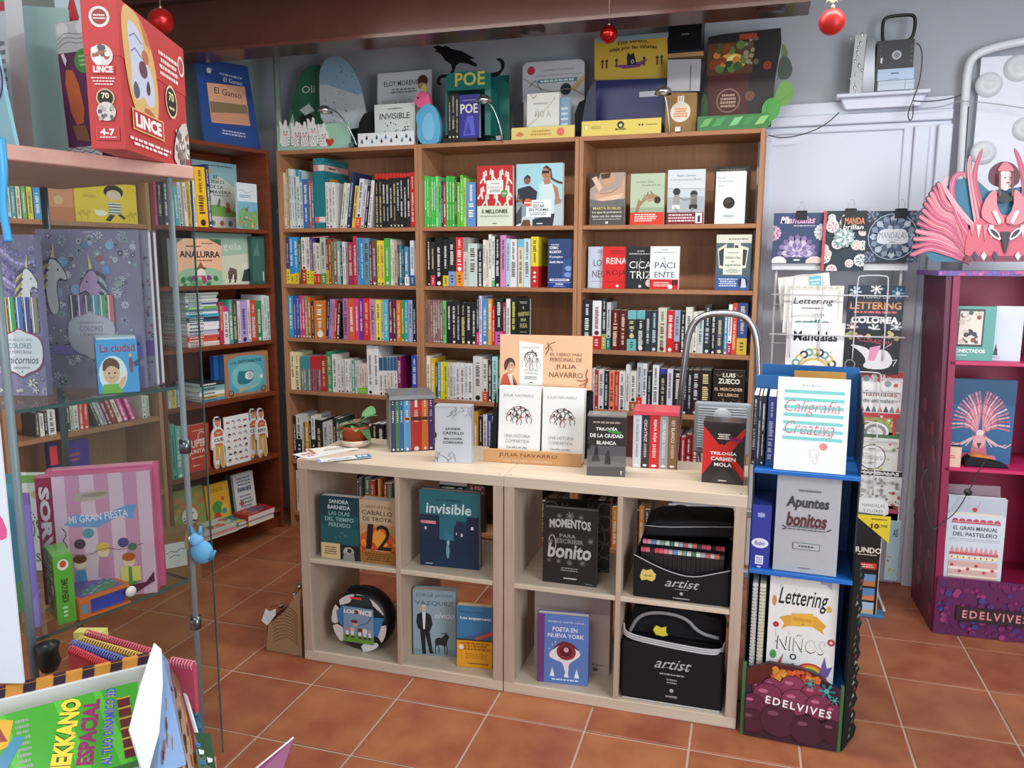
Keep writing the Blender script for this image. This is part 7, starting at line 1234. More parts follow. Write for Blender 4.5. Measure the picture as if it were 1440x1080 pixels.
def art(a): a.r(.6, .7, .84, .95, '78c0cc'); a.small(.62, .74, .82, .9, 'e8f4f4', 2); a.dots(.05, .1, .95, .95, 14, ['b8b098', 'a8a8a0'], .012, .03, 4)
rackbook((1098, 391, 1170, 450), .06, .01, 'e0e0da', 'tilted white book with turquoise square behind the lettering book', art, roll=-.12)
def art(a):
    a.r(0, 0, 1, 1, '2c3444'); [a.flower(x, z, .12, 7, c, 'e0e0e0') for x, z, c in ((.12, .86, 'a8c0d0'), (.5, .93, 'c8c8cc'), (.88, .84, '4a98c0'), (.1, .1, 'c8a8a8'), (.5, .06, 'd8d8d4'), (.9, .12, 'b8c0c8'))]; a.t('TONO DE', .5, .76, .5, .07, 'c8c8c4', 0, .01); a.t('LETTERING', .5, .57, .92, .16, 'dc9a6a', 0, .03); a.small(.1, .4, .9, .46, 'c86a6a', 1, .9); a.t('COLOREA', .5, .26, .86, .15, 'f0eeec', 0, .05)
rackbook((1190, 402, 1268, 466), .03, .03, '2a3240', 'dark lettering book with orange and white capitals, upper pocket of the rack', art)
def art(a):
    a.t('Mandalas', .5, .76, .76, .18, '2e2e30', 0, .03); a.dots(.2, .1, .8, .5, 10, ['e0c8a8'], .02, .03, 2)
    for k in range(13): A_ = math.pi*k/12; a.o(.5+.36*math.cos(A_), .06+.42*math.sin(A_), .075, ('c8c070', '6aa8a0', '3c3c40')[k % 3]); a.o(.5+.36*math.cos(A_), .06+.42*math.sin(A_), .04, 'e8e4dc')
    a.e(.5, .06, .3, .32, 'd8b878'); a.e(.5, .06, .26, .27, 'ece8e0'); a.e(.5, .04, .18, .2, 'a8624a'); a.o(.45, .1, .02, '3c2420'); a.o(.56, .1, .02, '3c2420')
rackbook((1103, 455, 1184, 530), .012, .014, 'e8e8e8', 'white mandala book with brown bear face half hidden by the blue stand', art)
def art(a):
    a.r(0, 0, 1, 1, '1e1f22'); a.dots(.02, .82, .98, .99, 14, ['a86a80', 'd8a0a8', 'c8b070', '8a9a68'], .03, .06, 4); a.t('CORAZÓN', .55, .76, .6, .12, 'b8404a', 0, .01, -8); a.p(chaikin([(.05, .68), (.3, .5), (.42, .3), (.34, .16), (.5, .1), (.8, .12), (.9, .3), (.8, .52), (.66, .58), (.58, .5), (.5, .5), (.36, .62)], 1, 1), 'd8d6d8'); a.p([(.46, .6), (.66, .66), (.56, .3), (.44, .3)], 'd890b0'); a.l([(.74, .6), (.84, .7)], .002, 'e0d8e0'); a.l([(.8, .3), (.96, .34), (.9, .2)], .003, 'd8d6d8'); a.ring(.12, .2, .1, .02, '8a8a90')
rackbook((1185, 465, 1263, 524), .006, .02, '1c1d20', 'black colouring book with a white winged horse, right hand pocket', art)
def mini(c, fn): return c, fn
def art(a):
    a.r(0, 0, 1, 1, 'e0dedd'); a.r(0, .86, 1, 1, 'b83a44'); a.dots(.02, .68, .98, .92, 22, ['e4d4d0', 'c8505a', '8a9a98', 'e8e4e0'], .04, .08, 3); a.t('Mandalas', .54, .52, .72, .13, '8a3c40', 0, .0); a.t('de animales', .54, .36, .6, .09, '5a5a5c'); a.r(0, 0, 1, .1, 'b83c44'); [a.p([(.05+.12*k, .12), (.1+.12*k, .26), (.16+.12*k, .12)], ('6a8a88', 'c86a60', '3c4a50')[k % 3]) for k in range(8)]
rackbook((1196, 523, 1266, 585), .03, .012, 'dcdad8', 'white mandala book with red flower edging, third pocket down', art)
def art(a): a.r(0, 0, 1, 1, '8aa060'); a.dots(0, .4, 1, 1, 30, ['c86a50', 'd8b060', '5a7a40', 'e0dcd0'], .03, .06, 5); a.e(.5, .1, .34, .5, 'e4e0dc'); a.e(.5, .1, .28, .4, '8a8a88'); a.e(.5, .06, .2, .3, 'dcdad6'); a.r(.92, 0, 1, 1, 'c03038')
rackbook((1202, 583, 1259, 609), .03, .012, 'c8ccb8', 'green patterned mandala book with a red spine edge', art)
def art(a): a.r(0, .86, 1, 1, '4a7050'); a.dots(0, .05, 1, .86, 40, ['d8c8b8', 'b8a890', 'c86a60', '8aa070', 'd8b878'], .02, .05, 6); a.o(.38, .4, .33, '34383a'); a.o(.38, .4, .31, 'e8e8e4'); a.t('Primavera', .38, .4, .52, .13, '5a605c', .1, -.01); a.small(.26, .58, .5, .62, '707070', 1); a.small(.3, .24, .46, .28, 'a86070', 1)
rackbook((1202, 609, 1261, 664), .03, .012, 'd8d8d0', 'spring mandala book with a round black-rimmed name disc', art)
def art(a): a.r(0, .9, 1, 1, '1e1e20'); a.t('MANDALAS', .5, .95, .86, .07, 'f0f0ee', 0, .04); a.dots(0, .3, 1, .88, 70, ['a8a8a6', 'c8c8c4', '8a8a88'], .02, .05, 7); a.p(chaikin([(.08, .06), (.08, .36), (.3, .46), (.6, .44), (.76, .34), (.76, .08)], 1, 1), 'ecedec'); a.t('MANDALAS', .42, .3, .5, .06, '6a6a6c'); a.t('Y FLORES', .42, .19, .44, .06, '6a6a6c'); a.dots(.8, .1, .98, .6, 8, ['c04a50', 'b03840'], .02, .04, 9)
rackbook((1200, 664, 1264, 729), .03, .012, 'dcdcda', 'mandala and flower book below the black band, fifth pocket down', art)
D = Disp(Frame((1.95, 1.18), 0), 1200, 0, 0, 'guide_book', 'black guidebook with yellow corner and price, standing on blue base', 'book')
D.box('cover', 1200, 1242, 722, 0, .02, '1c1a1a', PRINT, yb=868); D.box('page_block', 1241.9, 1243, 724, .002, .018, 'd8d4c8', MATTE, yb=866); D.box('blue_stand_base', 1200, 1244, 862, -.012, .06, '3c78a8', SATIN)
def art(a):
    a.p([(0, 1), (1, 1), (1, .74)], 'e0c830'); a.small(.45, .95, .95, .975, '5a4a10', 1); a.t('10', .6, .895, .22, .05, '1e1c18', 0, .04); a.t(',99€', .83, .9, .2, .03, '1e1c18', 0, .02); a.t('MUNDO', .42, .655, .8, .055, 'e8e0d0', 0, .03); a.small(.1, .6, .8, .62, 'd8d0c0', 1); a.r(.05, .47, .72, .53, 'c8402c'); a.small(.1, .48, .66, .52, 'e8d8c8', 2)
    for k, (c1, c2) in enumerate((('6a90b8', 'b8783c'), ('5a88c0', 'c8845c'), ('a8c0d8', 'c8b088'))): z = .30-.14*k; a.r(.05, z, .72, z+.12, c1); a.p([(.05, z), (.05, z+.05), (.3, z+.07), (.5, z+.04), (.72, z+.06), (.72, z)], c2); a.p([(.3, z+.03), (.36, z+.09), (.44, z+.03)], '8a6038')
D.art('cover_print', 1200, 722, 1242, 866, -.0006, art)
def art(a): a.t('AS', .6, .8, .4, .13, '2c3a40', 0, .02); a.dots(.1, .1, .95, .6, 22, ['7a9a50', 'c86a38', 'd8b050', '4a7a48'], .04, .09, 4); a.o(.7, .93, .06, 'd8c060')
rackbook((1243, 733, 1261, 815), .02, .012, '9ab4bc', 'pale blue flower book in the lowest pocket of the rack', art)
rackbook((1243, 712, 1262, 732), .03, .012, '5a2038', 'dark plum booklet above the pale blue flower book', lambda a: a.r(0, .5, 1, .8, 'a84868'))
KIND[:] = ['hardback', 'book']
# ------------------------------------------------------------------ pink floor display at the far right
PF = Frame((2.547, 1.102), .033); PW = .46; PD = .36
o = tag(empty('floor_display', PF.w(0, 0, 0), PF.a), 'crimson card floor stand topped by a fan of pink feathers', 'display stand')
CR, MG = hx('a8184c'), hx('5a1c38')
lean = -.045                                          # the card stand leans a little
def pw(px, py, d=0): u, z = PF.uz(px, py, d); return u, z
m = MB(); m.prism([(0, .0006), (.03, .0006), (-.012, 1.445), (-.036, 1.445)], 0, .012, hx('8a2048')); m.build('front_edge', PRINT, o)
def sidep(x0, x1): 
    k = MB(); b = [(x0, .01, .0006), (x1, .01, .0006), (x1, PD, .0006), (x0, PD, .0006)]; tp = [(x-.055, y, 1.445) for x, y, _ in b]
    v = b+tp; k.v = v; k.f = [(0, 3, 2, 1), (4, 5, 6, 7), (0, 1, 5, 4), (1, 2, 6, 5), (2, 3, 7, 6), (3, 0, 4, 7)]; k.c = [MG]*6; k.sm = [False]*6; return k.build('side_panel', PRINT, o)
s1 = sidep(-.004, 0.02); sidep(PW-.02, PW)
k = MB(); v = [(.02, PD-.01, .001), (PW-.02, PD-.01, .001), (PW-.02, PD, .001), (.02, PD, .001)]; k.v = v+[(x-.055, y, 1.445) for x, y, _ in v]; k.f = [(0, 3, 2, 1), (4, 5, 6, 7), (0, 1, 5, 4), (1, 2, 6, 5), (2, 3, 7, 6), (3, 0, 4, 7)]; k.c = [CR]*6; k.sm = [False]*6; k.build('back_panel', PRINT, o)
for z in (.695, 1.118): dx = -.055*z/1.445; bev(MB().box(.02+dx, PW-.022+dx, .0, PD-.012, z-.014, z, hx('c02860')).build('shelf', PRINT, o), .001)
MB().box(.0, PW-.022, .012, PD-.012, .20, .208, hx('901840')).build('floor_shelf', PRINT, o)
dx = -.06; MB().box(-.03+dx, PW+dx, .0, PD, 1.447, 1.466, hx('6a4a90')).build('top_panel', PRINT, o); A = Art(PW+.03, .019); A.dots(0, .1, 1, .9, 60, ['c85a98', '4a6ab0', 'b04a88', '7a4a9a'], .008, .02, 3, 6); A.build(o, 'top_edge_print', None, (-.03+dx, 0, 1.447))
m = MB(); m.box(0, PW-.01, -.012, 0, .0006, .242, hx('5c2050')); q = m.build('front_lip', PRINT, o); A = Art(PW-.01, .242)
rr = random.Random(9)
for k in range(150): A.o(rr.uniform(.015, .985), rr.uniform(.03, .97), rr.uniform(.012, .03), rr.choice(['8a2c68', '6a2458', '742a60', '963a70', '4a3070', '3c4080', '582050', '702858']))
A.r(.17, .28, .8, .54, '2e2028'); A.t('~EDELVIVES', .48, .41, .52, .14, 'd88a8c', 0, .02); A.build(q, 'lip_print', None, (0, -.012, 0))
def art(a): a.dots(0, 0, 1, 1, 40, ['7a2c4c', '6a2444', '8a3c58', '4a1830'], .04, .1, 4)
A = Art(PD-.02, 1.3); art(A); A.m.v = [(y, PD-.005-x, z+.05) for x, y, z in A.m.v]; A.m.v = [(x-.0042-.055*z/1.445, y, z) for x, y, z in A.m.v]; q = A.build(o, 'side_print', clip=False)
# feather fan topper: every plume its own card piece
FC2 = ['c05a74', 'b84a68', 'cc6a80', 'd07a88', 'a84460', 'c86070']
TF2 = Frame((PF.w(0, .10, 0).x, PF.w(0, .10, 0).y), PF.a)
def fx(px, py): u, z = TF2.uz(px, py, 0); return (u, .10, z)
t0 = tag(empty('feather_topper', (0, 0, 0)), 'pink card figure with crossed arms before a fan of feathers, on the crimson stand', 'ornament'); t0.location = TF2.w(0, 0, 1.4675); t0.rotation_euler = (0, 0, PF.a)
def fp(px, py): u, z = TF2.uz(px, py, 0); return (u, max(z-1.4675, .001))
def plume(pts, w0, w1, c, y, tip=None, name='feather'):
    P = chaikin([fp(*q) for q in pts], 2); n = len(P); Lft, Rgt = [], []
    for i, p in enumerate(P):
        a, b = P[max(i-1, 0)], P[min(i+1, n-1)]; dx, dz = b[0]-a[0], b[1]-a[1]; L = math.hypot(dx, dz) or 1; t = i/(n-1); w = (w0+(w1-w0)*t)*(1 if t < .85 else (1-t)/.15*.8+.2); Lft.append((p[0]-dz/L*w, max(p[1]+dx/L*w, .0008))); Rgt.append((p[0]+dz/L*w, max(p[1]-dx/L*w, .0008)))
    m = MB(); m.prism(Lft+Rgt[::-1], y, y+.003, hx(c)); o = m.build(name, PRINT, t0)
    m = MB(); k = .45
    for i in range(n-2):
        a = [(Lft[i][0]*(1-k)+Rgt[i][0]*k, Lft[i][1]*(1-k)+Rgt[i][1]*k), (Lft[i][0]*k+Rgt[i][0]*(1-k), Lft[i][1]*k+Rgt[i][1]*(1-k))]; b = [(Lft[i+1][0]*(1-k)+Rgt[i+1][0]*k, Lft[i+1][1]*(1-k)+Rgt[i+1][1]*k), (Lft[i+1][0]*k+Rgt[i+1][0]*(1-k), Lft[i+1][1]*k+Rgt[i+1][1]*(1-k))]
        m.q([(a[0][0], y-.0005, a[0][1]), (b[0][0], y-.0005, b[0][1]), (b[1][0], y-.0005, b[1][1]), (a[1][0], y-.0005, a[1][1])][::-1], hx(tip or 'dcb0b4')); 
    m.build('quill', PRINT, o); return o
rr = random.Random(14); base = (1362, 352)
m = MB(); back = [fp(*q) for q in ((1360, 368), (1312, 368), (1298, 352), (1300, 328), (1306, 300), (1316, 280), (1332, 262), (1346, 252), (1372, 250), (1392, 268), (1440, 262), (1470, 300), (1470, 368))]; m.prism(back, .012, .015, hx('2c6c88')); m.build('blue_backing', PRINT, t0)
TIPS = [(1280, 356), (1282, 345), (1284, 334), (1287, 323), (1289, 312), (1292, 303), (1296, 294), (1299, 285), (1303, 277), (1307, 270), (1311, 263), (1317, 257)]
for k, (ex, ey) in enumerate(TIPS):
    t = k/11; bx, by = 1366-4*t, 367-22*t; mx, my = (ex+bx)/2-4+8*t, (ey+by)/2-12+2*t; P_ = [(bx, by), (mx+6, my+3), (mx-14, my-2), (ex+3, ey+2), (ex, ey)]
    plume(P_, .0165, .0085, '3a3044', .0092-.0005*k, '3a3044', 'feather_dark_edge'); plume([P_[0]]+[(x+1.2, y+.6) for x, y in P_[1:]], .0135, .0055, FC2[k % 6], .0056-.0005*k, ['e0b8bc', 'd89aa6', 'e4c8c8'][k % 3])  # wider dark plume behind each feather gives it a dark coloured outline
plume([(1372, 345), (1350, 315), (1337, 275), (1340, 250), (1352, 242), (1358, 250)], .012, .007, 'c05070', -.0012)
plume([(1380, 330), (1352, 300), (1332, 272), (1326, 258), (1334, 248)], .01, .005, 'd8a8ac', -.0016, 'b86a78')
plume([(1376, 322), (1368, 280), (1362, 240), (1364, 219)], .012, .004, 'd09098', -.0022, '8a3040'); plume([(1384, 310), (1372, 270), (1370, 240), (1382, 209)], .017, .004, 'b84c64', .0025, 'c88a98'); plume([(1436, 330), (1444, 270), (1436, 230), (1427, 208)], .017, .004, 'b84c64', .0025, 'c88a98')
for k in range(10): ex, ey = 1450+6*k, 250+11*k; plume([(1440, 360), (1446, 320), (ex, ey)], .013, .006, FC2[k % 6], .009-.0004*k)
def tp(name, pts, y, c, sm=1, th=.004): q = [fp(*p) for p in pts]; q = chaikin(q, sm, True) if sm else q; q = [(a, max(b, .0008)) for a, b in q]; m = MB(); m.prism(q, y, y+th, hx(c)); return m.build(name, PRINT, t0)
tp('robe', [(1356, 367), (1358, 330), (1372, 310), (1390, 302), (1420, 302), (1440, 312), (1454, 330), (1456, 367)], -.004, 'c85a6c', 1); tp('halo_hat', [(1389, 258), (1390, 240), (1400, 230), (1414, 226), (1428, 232), (1435, 246), (1432, 260), (1412, 266)], -.004, '5a2a34', 2); tp('skirt_band', [(1355, 368), (1357, 360), (1456, 360), (1456, 368)], -.009, '7a2c40', 0)
f_ = tp('face', [(1404, 262), (1403, 246), (1408, 240), (1418, 240), (1422, 246), (1421, 262), (1413, 270)], -.0085, 'e8ccc8', 1); tp('crown', [(1400, 242), (1406, 232), (1413, 227), (1420, 232), (1426, 242), (1413, 240)], -.0125, 'c8707c', 1); tp('neckband', [(1399, 282), (1399, 272), (1424, 272), (1424, 282), (1412, 286)], -.0085, '26242a', 0)
A = Art(.05, .06); A.o(.3, .6, .06, '3a2428'); A.o(.7, .6, .06, '3a2428'); A.e(.5, .3, .12, .05, 'a83a48'); q = fp(1405, 264); A.build(f_, 'face_print', None, (q[0], -.0086, q[1]))
for s in (-1, 1):
    c_ = 1412; tp('sleeve', [(c_+s*34, 304), (c_+s*30, 284), (c_+s*18, 268), (c_+s*11, 268), (c_+s*12, 292), (c_-s*2, 312), (c_+s*12, 318), (c_+s*26, 312)], -.0125 if s < 0 else -.0165, 'd8808a', 1); tp('cuff', [(c_+s*6, 312), (c_+s*14, 296), (c_+s*19, 298), (c_+s*10, 316)], -.0205, 'ead8d4', 0)
    [tp('braid', [(c_+s*9-1.5, 276), (c_+s*9-1.5, 244), (c_+s*9+1.5, 244), (c_+s*9+1.5, 276)], -.0245, '7a3a44', 0)]
    for k in range(4): x = c_+s*(22+9*k); tp('claw', [(x, 316), (x+7, 316), (x+3, 340-4*abs(k-1))], -.0085, ('e0c8c4', 'c87884')[k % 2], 0)
    tp('eye_ornament', [(c_+s*4, 340), (c_+s*10, 324), (c_+s*26, 318), (c_+s*20, 332)], -.0125, 'e0d4d0', 1); tp('eye_line', [(c_+s*7, 336), (c_+s*12, 326), (c_+s*22, 321), (c_+s*17, 330)], -.0145, '2e2a30', 1)
tp('dark_pendant', [(1405, 326), (1419, 326), (1416, 344), (1412, 358), (1408, 344)], -.0165, '2c282e', 0)
for k, x in enumerate((1366, 1378, 1394, 1426, 1440)): tp('diamond', [(x, 360), (x+4, 353), (x+8, 360), (x+4, 367)], -.0125, ('3a3c48', 'd8d0cc')[k % 2], 0)
# things on the crimson stand
def pshelf(xl, xr, yt, z, d): return on_shelf(PF, xl, xr, yt, z, d)
def art(a):
    a.r(.12, .26, .74, .95, '3a3c40'); a.r(.16, .3, .7, .91, 'd8d0c4'); rr2 = random.Random(4)
    for k in range(26): a.o(rr2.uniform(.2, .66), rr2.uniform(.34, .88), rr2.uniform(.03, .08), rr2.choice(['e8e4da', '3a3c40', 'c8b8a8', '8a4c48', 'e0c8b0', '50545a']))
    a.t('CONECTADOS', .42, .18, .78, .07, 'ecf0ee', 0, .03); a.small(.06, .08, .4, .12, 'cfe0dc', 1)
stand_book(pshelf(1338.5, 1399, 431, 1.118, .03), .02, '5a9c94', 'teal book with a dark tablet full of faces on the crimson stand', art)
def art(a): a.p([(.02, .1), (.1, .32), (.2, .1)], '3a4048'); a.o(.12, .2, .05, '2c3036'); a.t('MAZ', .14, .06, .26, .05, '6a7078')
stand_book(pshelf(1398, 1438, 431, 1.118, .06), .02, 'ccd4e4', 'pale blue-white book behind the teal one on the crimson stand', art)
def art(a):
    a.r(0, 0, 1, 1, '2c608c'); a.r(0, .7, 1, 1, '265680')
    for s in (-1, 1):
        for k in range(13): th = math.radians(20+k*10); x, z = .5+s*.44*math.sin(math.radians(8+k*7)), .42+.44*math.cos(math.radians(8+k*7)); a.l([(.5+s*.05, .36), ((.5+x)/2-s*.02, (.4+z)/2+.04), (x, z)], .007, ['c8788a', 'd89aa4', 'b86078', 'e0b8bc'][k % 4], 1)
        for k in range(5): a.l([(.5+s*.04, .34), (.5+s*(.14+.06*k), .26-.02*k), (.5+s*(.2+.07*k), .2+.01*k)], .005, 'd8b0b8', 1)
    a.p([(.36, .06), (.42, .34), (.58, .34), (.64, .06)], 'c06a7c'); a.o(.5, .36, .06, 'e4ccc8'); a.e(.5, .26, .1, .08, 'd8a0a4'); a.p([(.46, .24), (.54, .24), (.5, .17)], '3a2c34'); a.e(.4, .04, .3, .08, 'd85a90'); a.t('PRINCESA', .38, .04, .4, .05, '8a2450'); a.e(.68, .06, .1, .04, 'd86a9a')
stand_book(pshelf(1334, 1426, 534, .695, .11), .025, '28587f', 'large blue book of a pink feathered figure on middle of crimson stand', art)
p = pshelf(1328, 1351, 628, .695, .01); o2 = MB().box(0, p.w, 0, .03, 0, p.h, hx('d8b8a0')).build('small_box', PRINT, None, p.loc, (0, 0, p.yaw-.1)); MB().box(-.0005, p.w+.0005, -.0005, .0305, p.h, p.h+.0015, hx('2c2c30')).build('lid', PRINT, o2); a = Art(p.w, p.h); a.small(.3, .4, .7, .6, 'c04038', 2); a.build(o2, 'box_print'); tag(o2, 'small peach box with red print before the blue feathered book', 'box')
u, z = PF.uz(1357, 650, .03); o2 = tag(empty('charger', PF.w(u, .03, .6955), PF.a), 'black charger pouch with orange flap and grey cable on the crimson stand', 'charger')
m = MB(); m.prism([(0, 0), (.16, 0), (.15, .012), (.07, .034), (.02, .04), (0, .02)], .0, .06, hx('1c1c1f')); bev(m.build('pouch', CLOTH, o2), .004, 2); m = MB(); m.prism([(.02, .041), (.1, .034), (.09, .042), (.04, .05)], .005, .05, hx('d07a34')); m.build('flap', PRINT, o2)
P = [(u2-u+0, -.032, z2-.6955) for u2, z2 in (PF.uz(x, y, 0) for x, y in ((1384, 650), (1376, 662), (1369, 678), (1361, 692), (1350, 712), (1338, 726), (1324, 735), (1314, 746), (1308, 740), (1302, 715), (1298, 690), (1296, 675), (1299, 664), (1304, 660)))]
MB().tube(chaikin(P, 2), .0022, hx('3c3a3e'), 6).build('cable', SATIN, o2); q = P[3]; MB().lathe([(0, -.006), (.014, -.004), (.014, .004), (0, .006)], hx('2c2a2e'), 14, q, 'y').build('cable_reel', SATIN, o2)
def art(a):
    a.r(0, .8, 1, 1, 'b4bcc8'); a.l([(.5, .86), (.54, .96)], .0015, 'c05058'); a.o(.46, .86, .045, 'b83c44'); a.r(.06, .8, .94, .82, 'e0d0b8')
    [a.e(.14+.12*k, .72, .055, .035, 'c0485a', 10, 0, 180) for k in range(7)]; a.r(.08, .7, .92, .715, 'c0485a'); a.t('EL GRAN MANUAL', .5, .645, .76, .045, '3c3c40', 0, .01); a.t('DEL PASTELERO', .5, .575, .76, .045, '3c3c40', 0, .01); a.r(.06, .52, .94, .523, '4a4a50'); a.r(.06, .5, .94, .502, '4a4a50')
    [a.p([(.09+.083*k, .36), (.13+.083*k, .44), (.17+.083*k, .36)], 'd88a8c') for k in range(10)]; a.r(.08, .34, .92, .365, 'c05058'); a.r(.08, .29, .92, .33, 'e8d8b8'); [a.o(.13+.1*k, .31, .014, '5a2c30') for k in range(8)]; a.r(.08, .06, .92, .27, 'd0a8a4'); a.r(.08, .17, .92, .2, 'ecdcd0'); [a.o(.14+.14*k, (.22, .15, .18)[k % 3], .03, 'b03c48') for k in range(6)]; a.r(.08, .09, .92, .11, 'ecd8c8'); a.r(.46, .02, .54, .03, '5a5a5c')
stand_book(pshelf(1330, 1413, 701, .208, .02), .025, 'c8d4dc', 'pale pastry manual with red scallops, lowest on the crimson stand', art, lean=.03)
D = Disp(PF, 1326, .1, .208, 'card', 'grey-pink card standing behind the pastry manual', 'card'); D.cut('card', [(1328, 800), (1327, 680), (1407, 684), (1408, 800)], 0, .004, 'a89098', CARD)
# ------------------------------------------------------------------ glass cabinet in the foreground
CF = Frame((.62, -.934), math.radians(75.5)); CD = .46; CN_ = -.345
cab = tag(empty('glass_cabinet', CF.w(0, 0, 0), CF.a), 'glass display cabinet with thin metal posts and a pinkish wooden top shelf', 'cabinet')
bev(MB().box(-.42, .052, -.012, CD+.02, 1.661, 1.687).build('top_board', BOARD, cab), .002)
for z in (1.228, .800):
    q = MB().box(CN_+.01, -.008, .004, CD-.006, z-.004, z+.004, (1, 1, 1)).build('glass_shelf', GLASS, cab); MB().box(CN_+.01, -.008, .0022, .0038, z-.0035, z+.0035).build('front_edge', GLASSE, q); MB().box(-.0078, -.0066, .004, CD-.006, z-.0035, z+.0035).build('end_edge', GLASSE, q)
for u, d, r, c in ((0, 0, .0065, '8e9298'), (0, CD, .0085, '3c4044'), (CN_, 0, .0075, '6a7a80'), (CN_, CD, .0085, '3c4044')):
    MB().tube([(u, d, .361), (u, d, 1.660)], r, hx(c), 10).build('post', SATIN, cab)
MB().box(-.002, .002, .010, CD-.012, .365, 1.657).build('end_pane', GLASS, cab)
q = MB().box(CN_+.012, .042, -.014, -.010, .365, 1.657).build('front_pane', GLASS, cab); MB().box(.0422, .0436, -.0145, -.0095, .365, 1.657).build('pane_edge', GLASSE, q)
bev(MB().box(CN_-.02, .03, -.006, CD+.02, .0006, .360).build('base_board', BOARD, cab), .003)
for z in (1.1, .7): MB().lathe([(0, -.014), (.012, -.014), (.012, .014), (0, .014)], hx('7a7e84'), 12, (0, 0, z)).build('shelf_clip', METAL, cab)
MB().lathe([(0, .748), (.014, .75), (.02, .765), (.016, .785), (.02, .80), (0, .806)], hx('18181a'), 12, (CN_+.012, -.03, 0)).build('post_clamp', SATIN, cab)
# ---- helpers for things placed by depth
def pxd(px, d, z): 
    b = CAM + RT*((px-720)/FPX*d) + FW*d; return b + UP*((z-b.z)/UP.z)
def board_box(name, TL, TR, BL, t, col, mat=PRINT):
    """a box whose front face has these three corners"""
    X = (TR-TL); w = X.length; X.normalize(); Z = TL-BL; Z -= X*Z.dot(X); h = Z.length; Z.normalize(); Y = Z.cross(X)
    if Y.dot(FW) < 0: pass
    o = MB().box(0, w, 0, t, 0, h, hx(col)).build(name, mat); R_ = Matrix((X, Y, Z)).transposed().to_4x4(); o.matrix_world = Matrix.Translation(TL-Z*h) @ R_; o.location = (TL-Z*h); o.rotation_euler = R_.to_euler(); return o, w, h
BT = 1.6876
# red board-game box on the top board
A0, B0 = pxd(177, 1.40, BT), pxd(266, 1.74, BT); v = B0-A0; L = Vector((v.x, v.y)).length; yaw = math.atan2(v.y, v.x); hh = atdep(160, 6, 1.40).z-BT; TH = .058
o = tag(empty('game_box', (A0.x, A0.y, BT), yaw), 'big red board-game box with a cartoon white animal, on the pinkish cabinet top', 'game')
# local y points to the left of the cover; keep the cover on y = 0
b = MB().box(0, L, 0, TH, 0, hh, hx('b83c3c')).build('box_base', PRINT, o); MB().box(-.0012, L+.0012, -.0012, TH+.0012, hh*.62, hh+.0012, hx('bc3e3e')).build('box_lid', PRINT, o)
A = Art(L, hh); A.p(chaikin([(.02, 1), (.06, .5), (.16, .28), (.3, .2), (.46, .24), (.52, .44), (.48, .74), (.36, .92), (.24, 1)], 2, 1), 'd8b070'); A.p(chaikin([(.1, .9), (.14, .6), (.12, .44), (.2, .36), (.28, .44), (.36, .36), (.46, .4), (.44, .62), (.34, .7), (.3, .86), (.2, .92)], 2, 1), 'c4cce0'); A.p(chaikin([(.14, .46), (.18, .52), (.24, .46), (.22, .4), (.16, .38)], 2, 1), '5a5a68'); A.p(chaikin([(.32, .48), (.36, .58), (.4, .5), (.36, .44)], 2, 1), '5a3c44'); A.e(.3, .62, .06, .06, '6a4450'); A.e(.34, .72, .05, .05, 'b87050'); A.p([(.28, .96), (.38, .9), (.44, .8), (.36, .82)], 'c87850'); A.p(chaikin([(.26, .34), (.36, .36), (.46, .3), (.5, .2), (.44, .18), (.34, .26)], 2, 1), 'b06848'); A.l([(.14, .7), (.2, .74), (.28, .7)], .002, '6a7088'); A.l([(.13, .8), (.2, .84), (.3, .8)], .002, '6a7088')
A.small(.54, .66, .88, .86, 'f0dcd8', 4, .6); A.o(.93, .84, .06, 'd8d4d0'); A.o(.93, .84, .045, 'b85050'); A.e(.72, .5, .1, .13, 'd8c8a0'); A.e(.72, .5, .085, .11, '2c2624'); A.t('70', .72, .54, .09, .07, 'e8d8a0', 0, .03); A.small(.67, .43, .77, .47, 'e8d8a0', 1); A.r(.1, .16, .56, .31, 'd8b878'); A.r(.115, .17, .545, .30, 'b42c34'); A.t('LINCE', .33, .235, .38, .1, 'f4f0ec', 0, .05); A.small(.05, .045, .66, .11, 'f0dcd8', 2, .65)
A.p(chaikin([(.7, 0), (.74, .22), (.86, .36), (1, .4), (1, 0)], 1, 1), 'c8c4bc'); A.dots(.76, .02, .98, .3, 60, ['5a5a5c', '8a8a88', 'e8e4e0', '6a6a6a', 'a87060'], .01, .022, 5); A.r(.92, .02, .985, .09, 'c03840'); A.build(b, 'cover_print', None, (0, -.0014, 0))
A = Art(TH, hh); A.o(.5, .87, .3, 'd8d4d0'); A.o(.5, .87, .22, '9a3c3c'); A.small(.3, .85, .7, .89, 'e0d8d4', 2); A.o(.5, .62, .32, 'd0ccc8'); A.dots(.26, .56, .74, .68, 14, ['5a5a60', 'e8e8e8', 'a06050'], .05, .1, 3); A.r(.18, .5, .84, .555, 'c04848'); A.t('LINCE', .51, .528, .56, .042, 'f4f0ec', 0, .04); A.small(.14, .42, .86, .48, 'e8ccc8', 3); A.o(.52, .34, .27, 'c8b488'); A.o(.52, .34, .23, '2e2826'); A.t('70', .52, .355, .22, .04, 'e8dcb8', 0, .03); A.o(.52, .25, .28, 'c8c4bc'); A.dots(.3, .2, .76, .28, 12, ['6a6a6c', 'a8a4a0', '5a5a5c'], .04, .08, 4)
A.r(.18, .06, .86, .145, 'd05c5c'); A.r(.2, .063, .84, .142, 'b43838'); A.t('4-7', .52, .112, .42, .045, 'f4f0ec', 0, .03); A.small(.26, .07, .8, .085, 'f0d8d4', 1); A.build(b, 'spine_print', None, (-.0014, TH, 0), (0, 0, -math.pi/2))
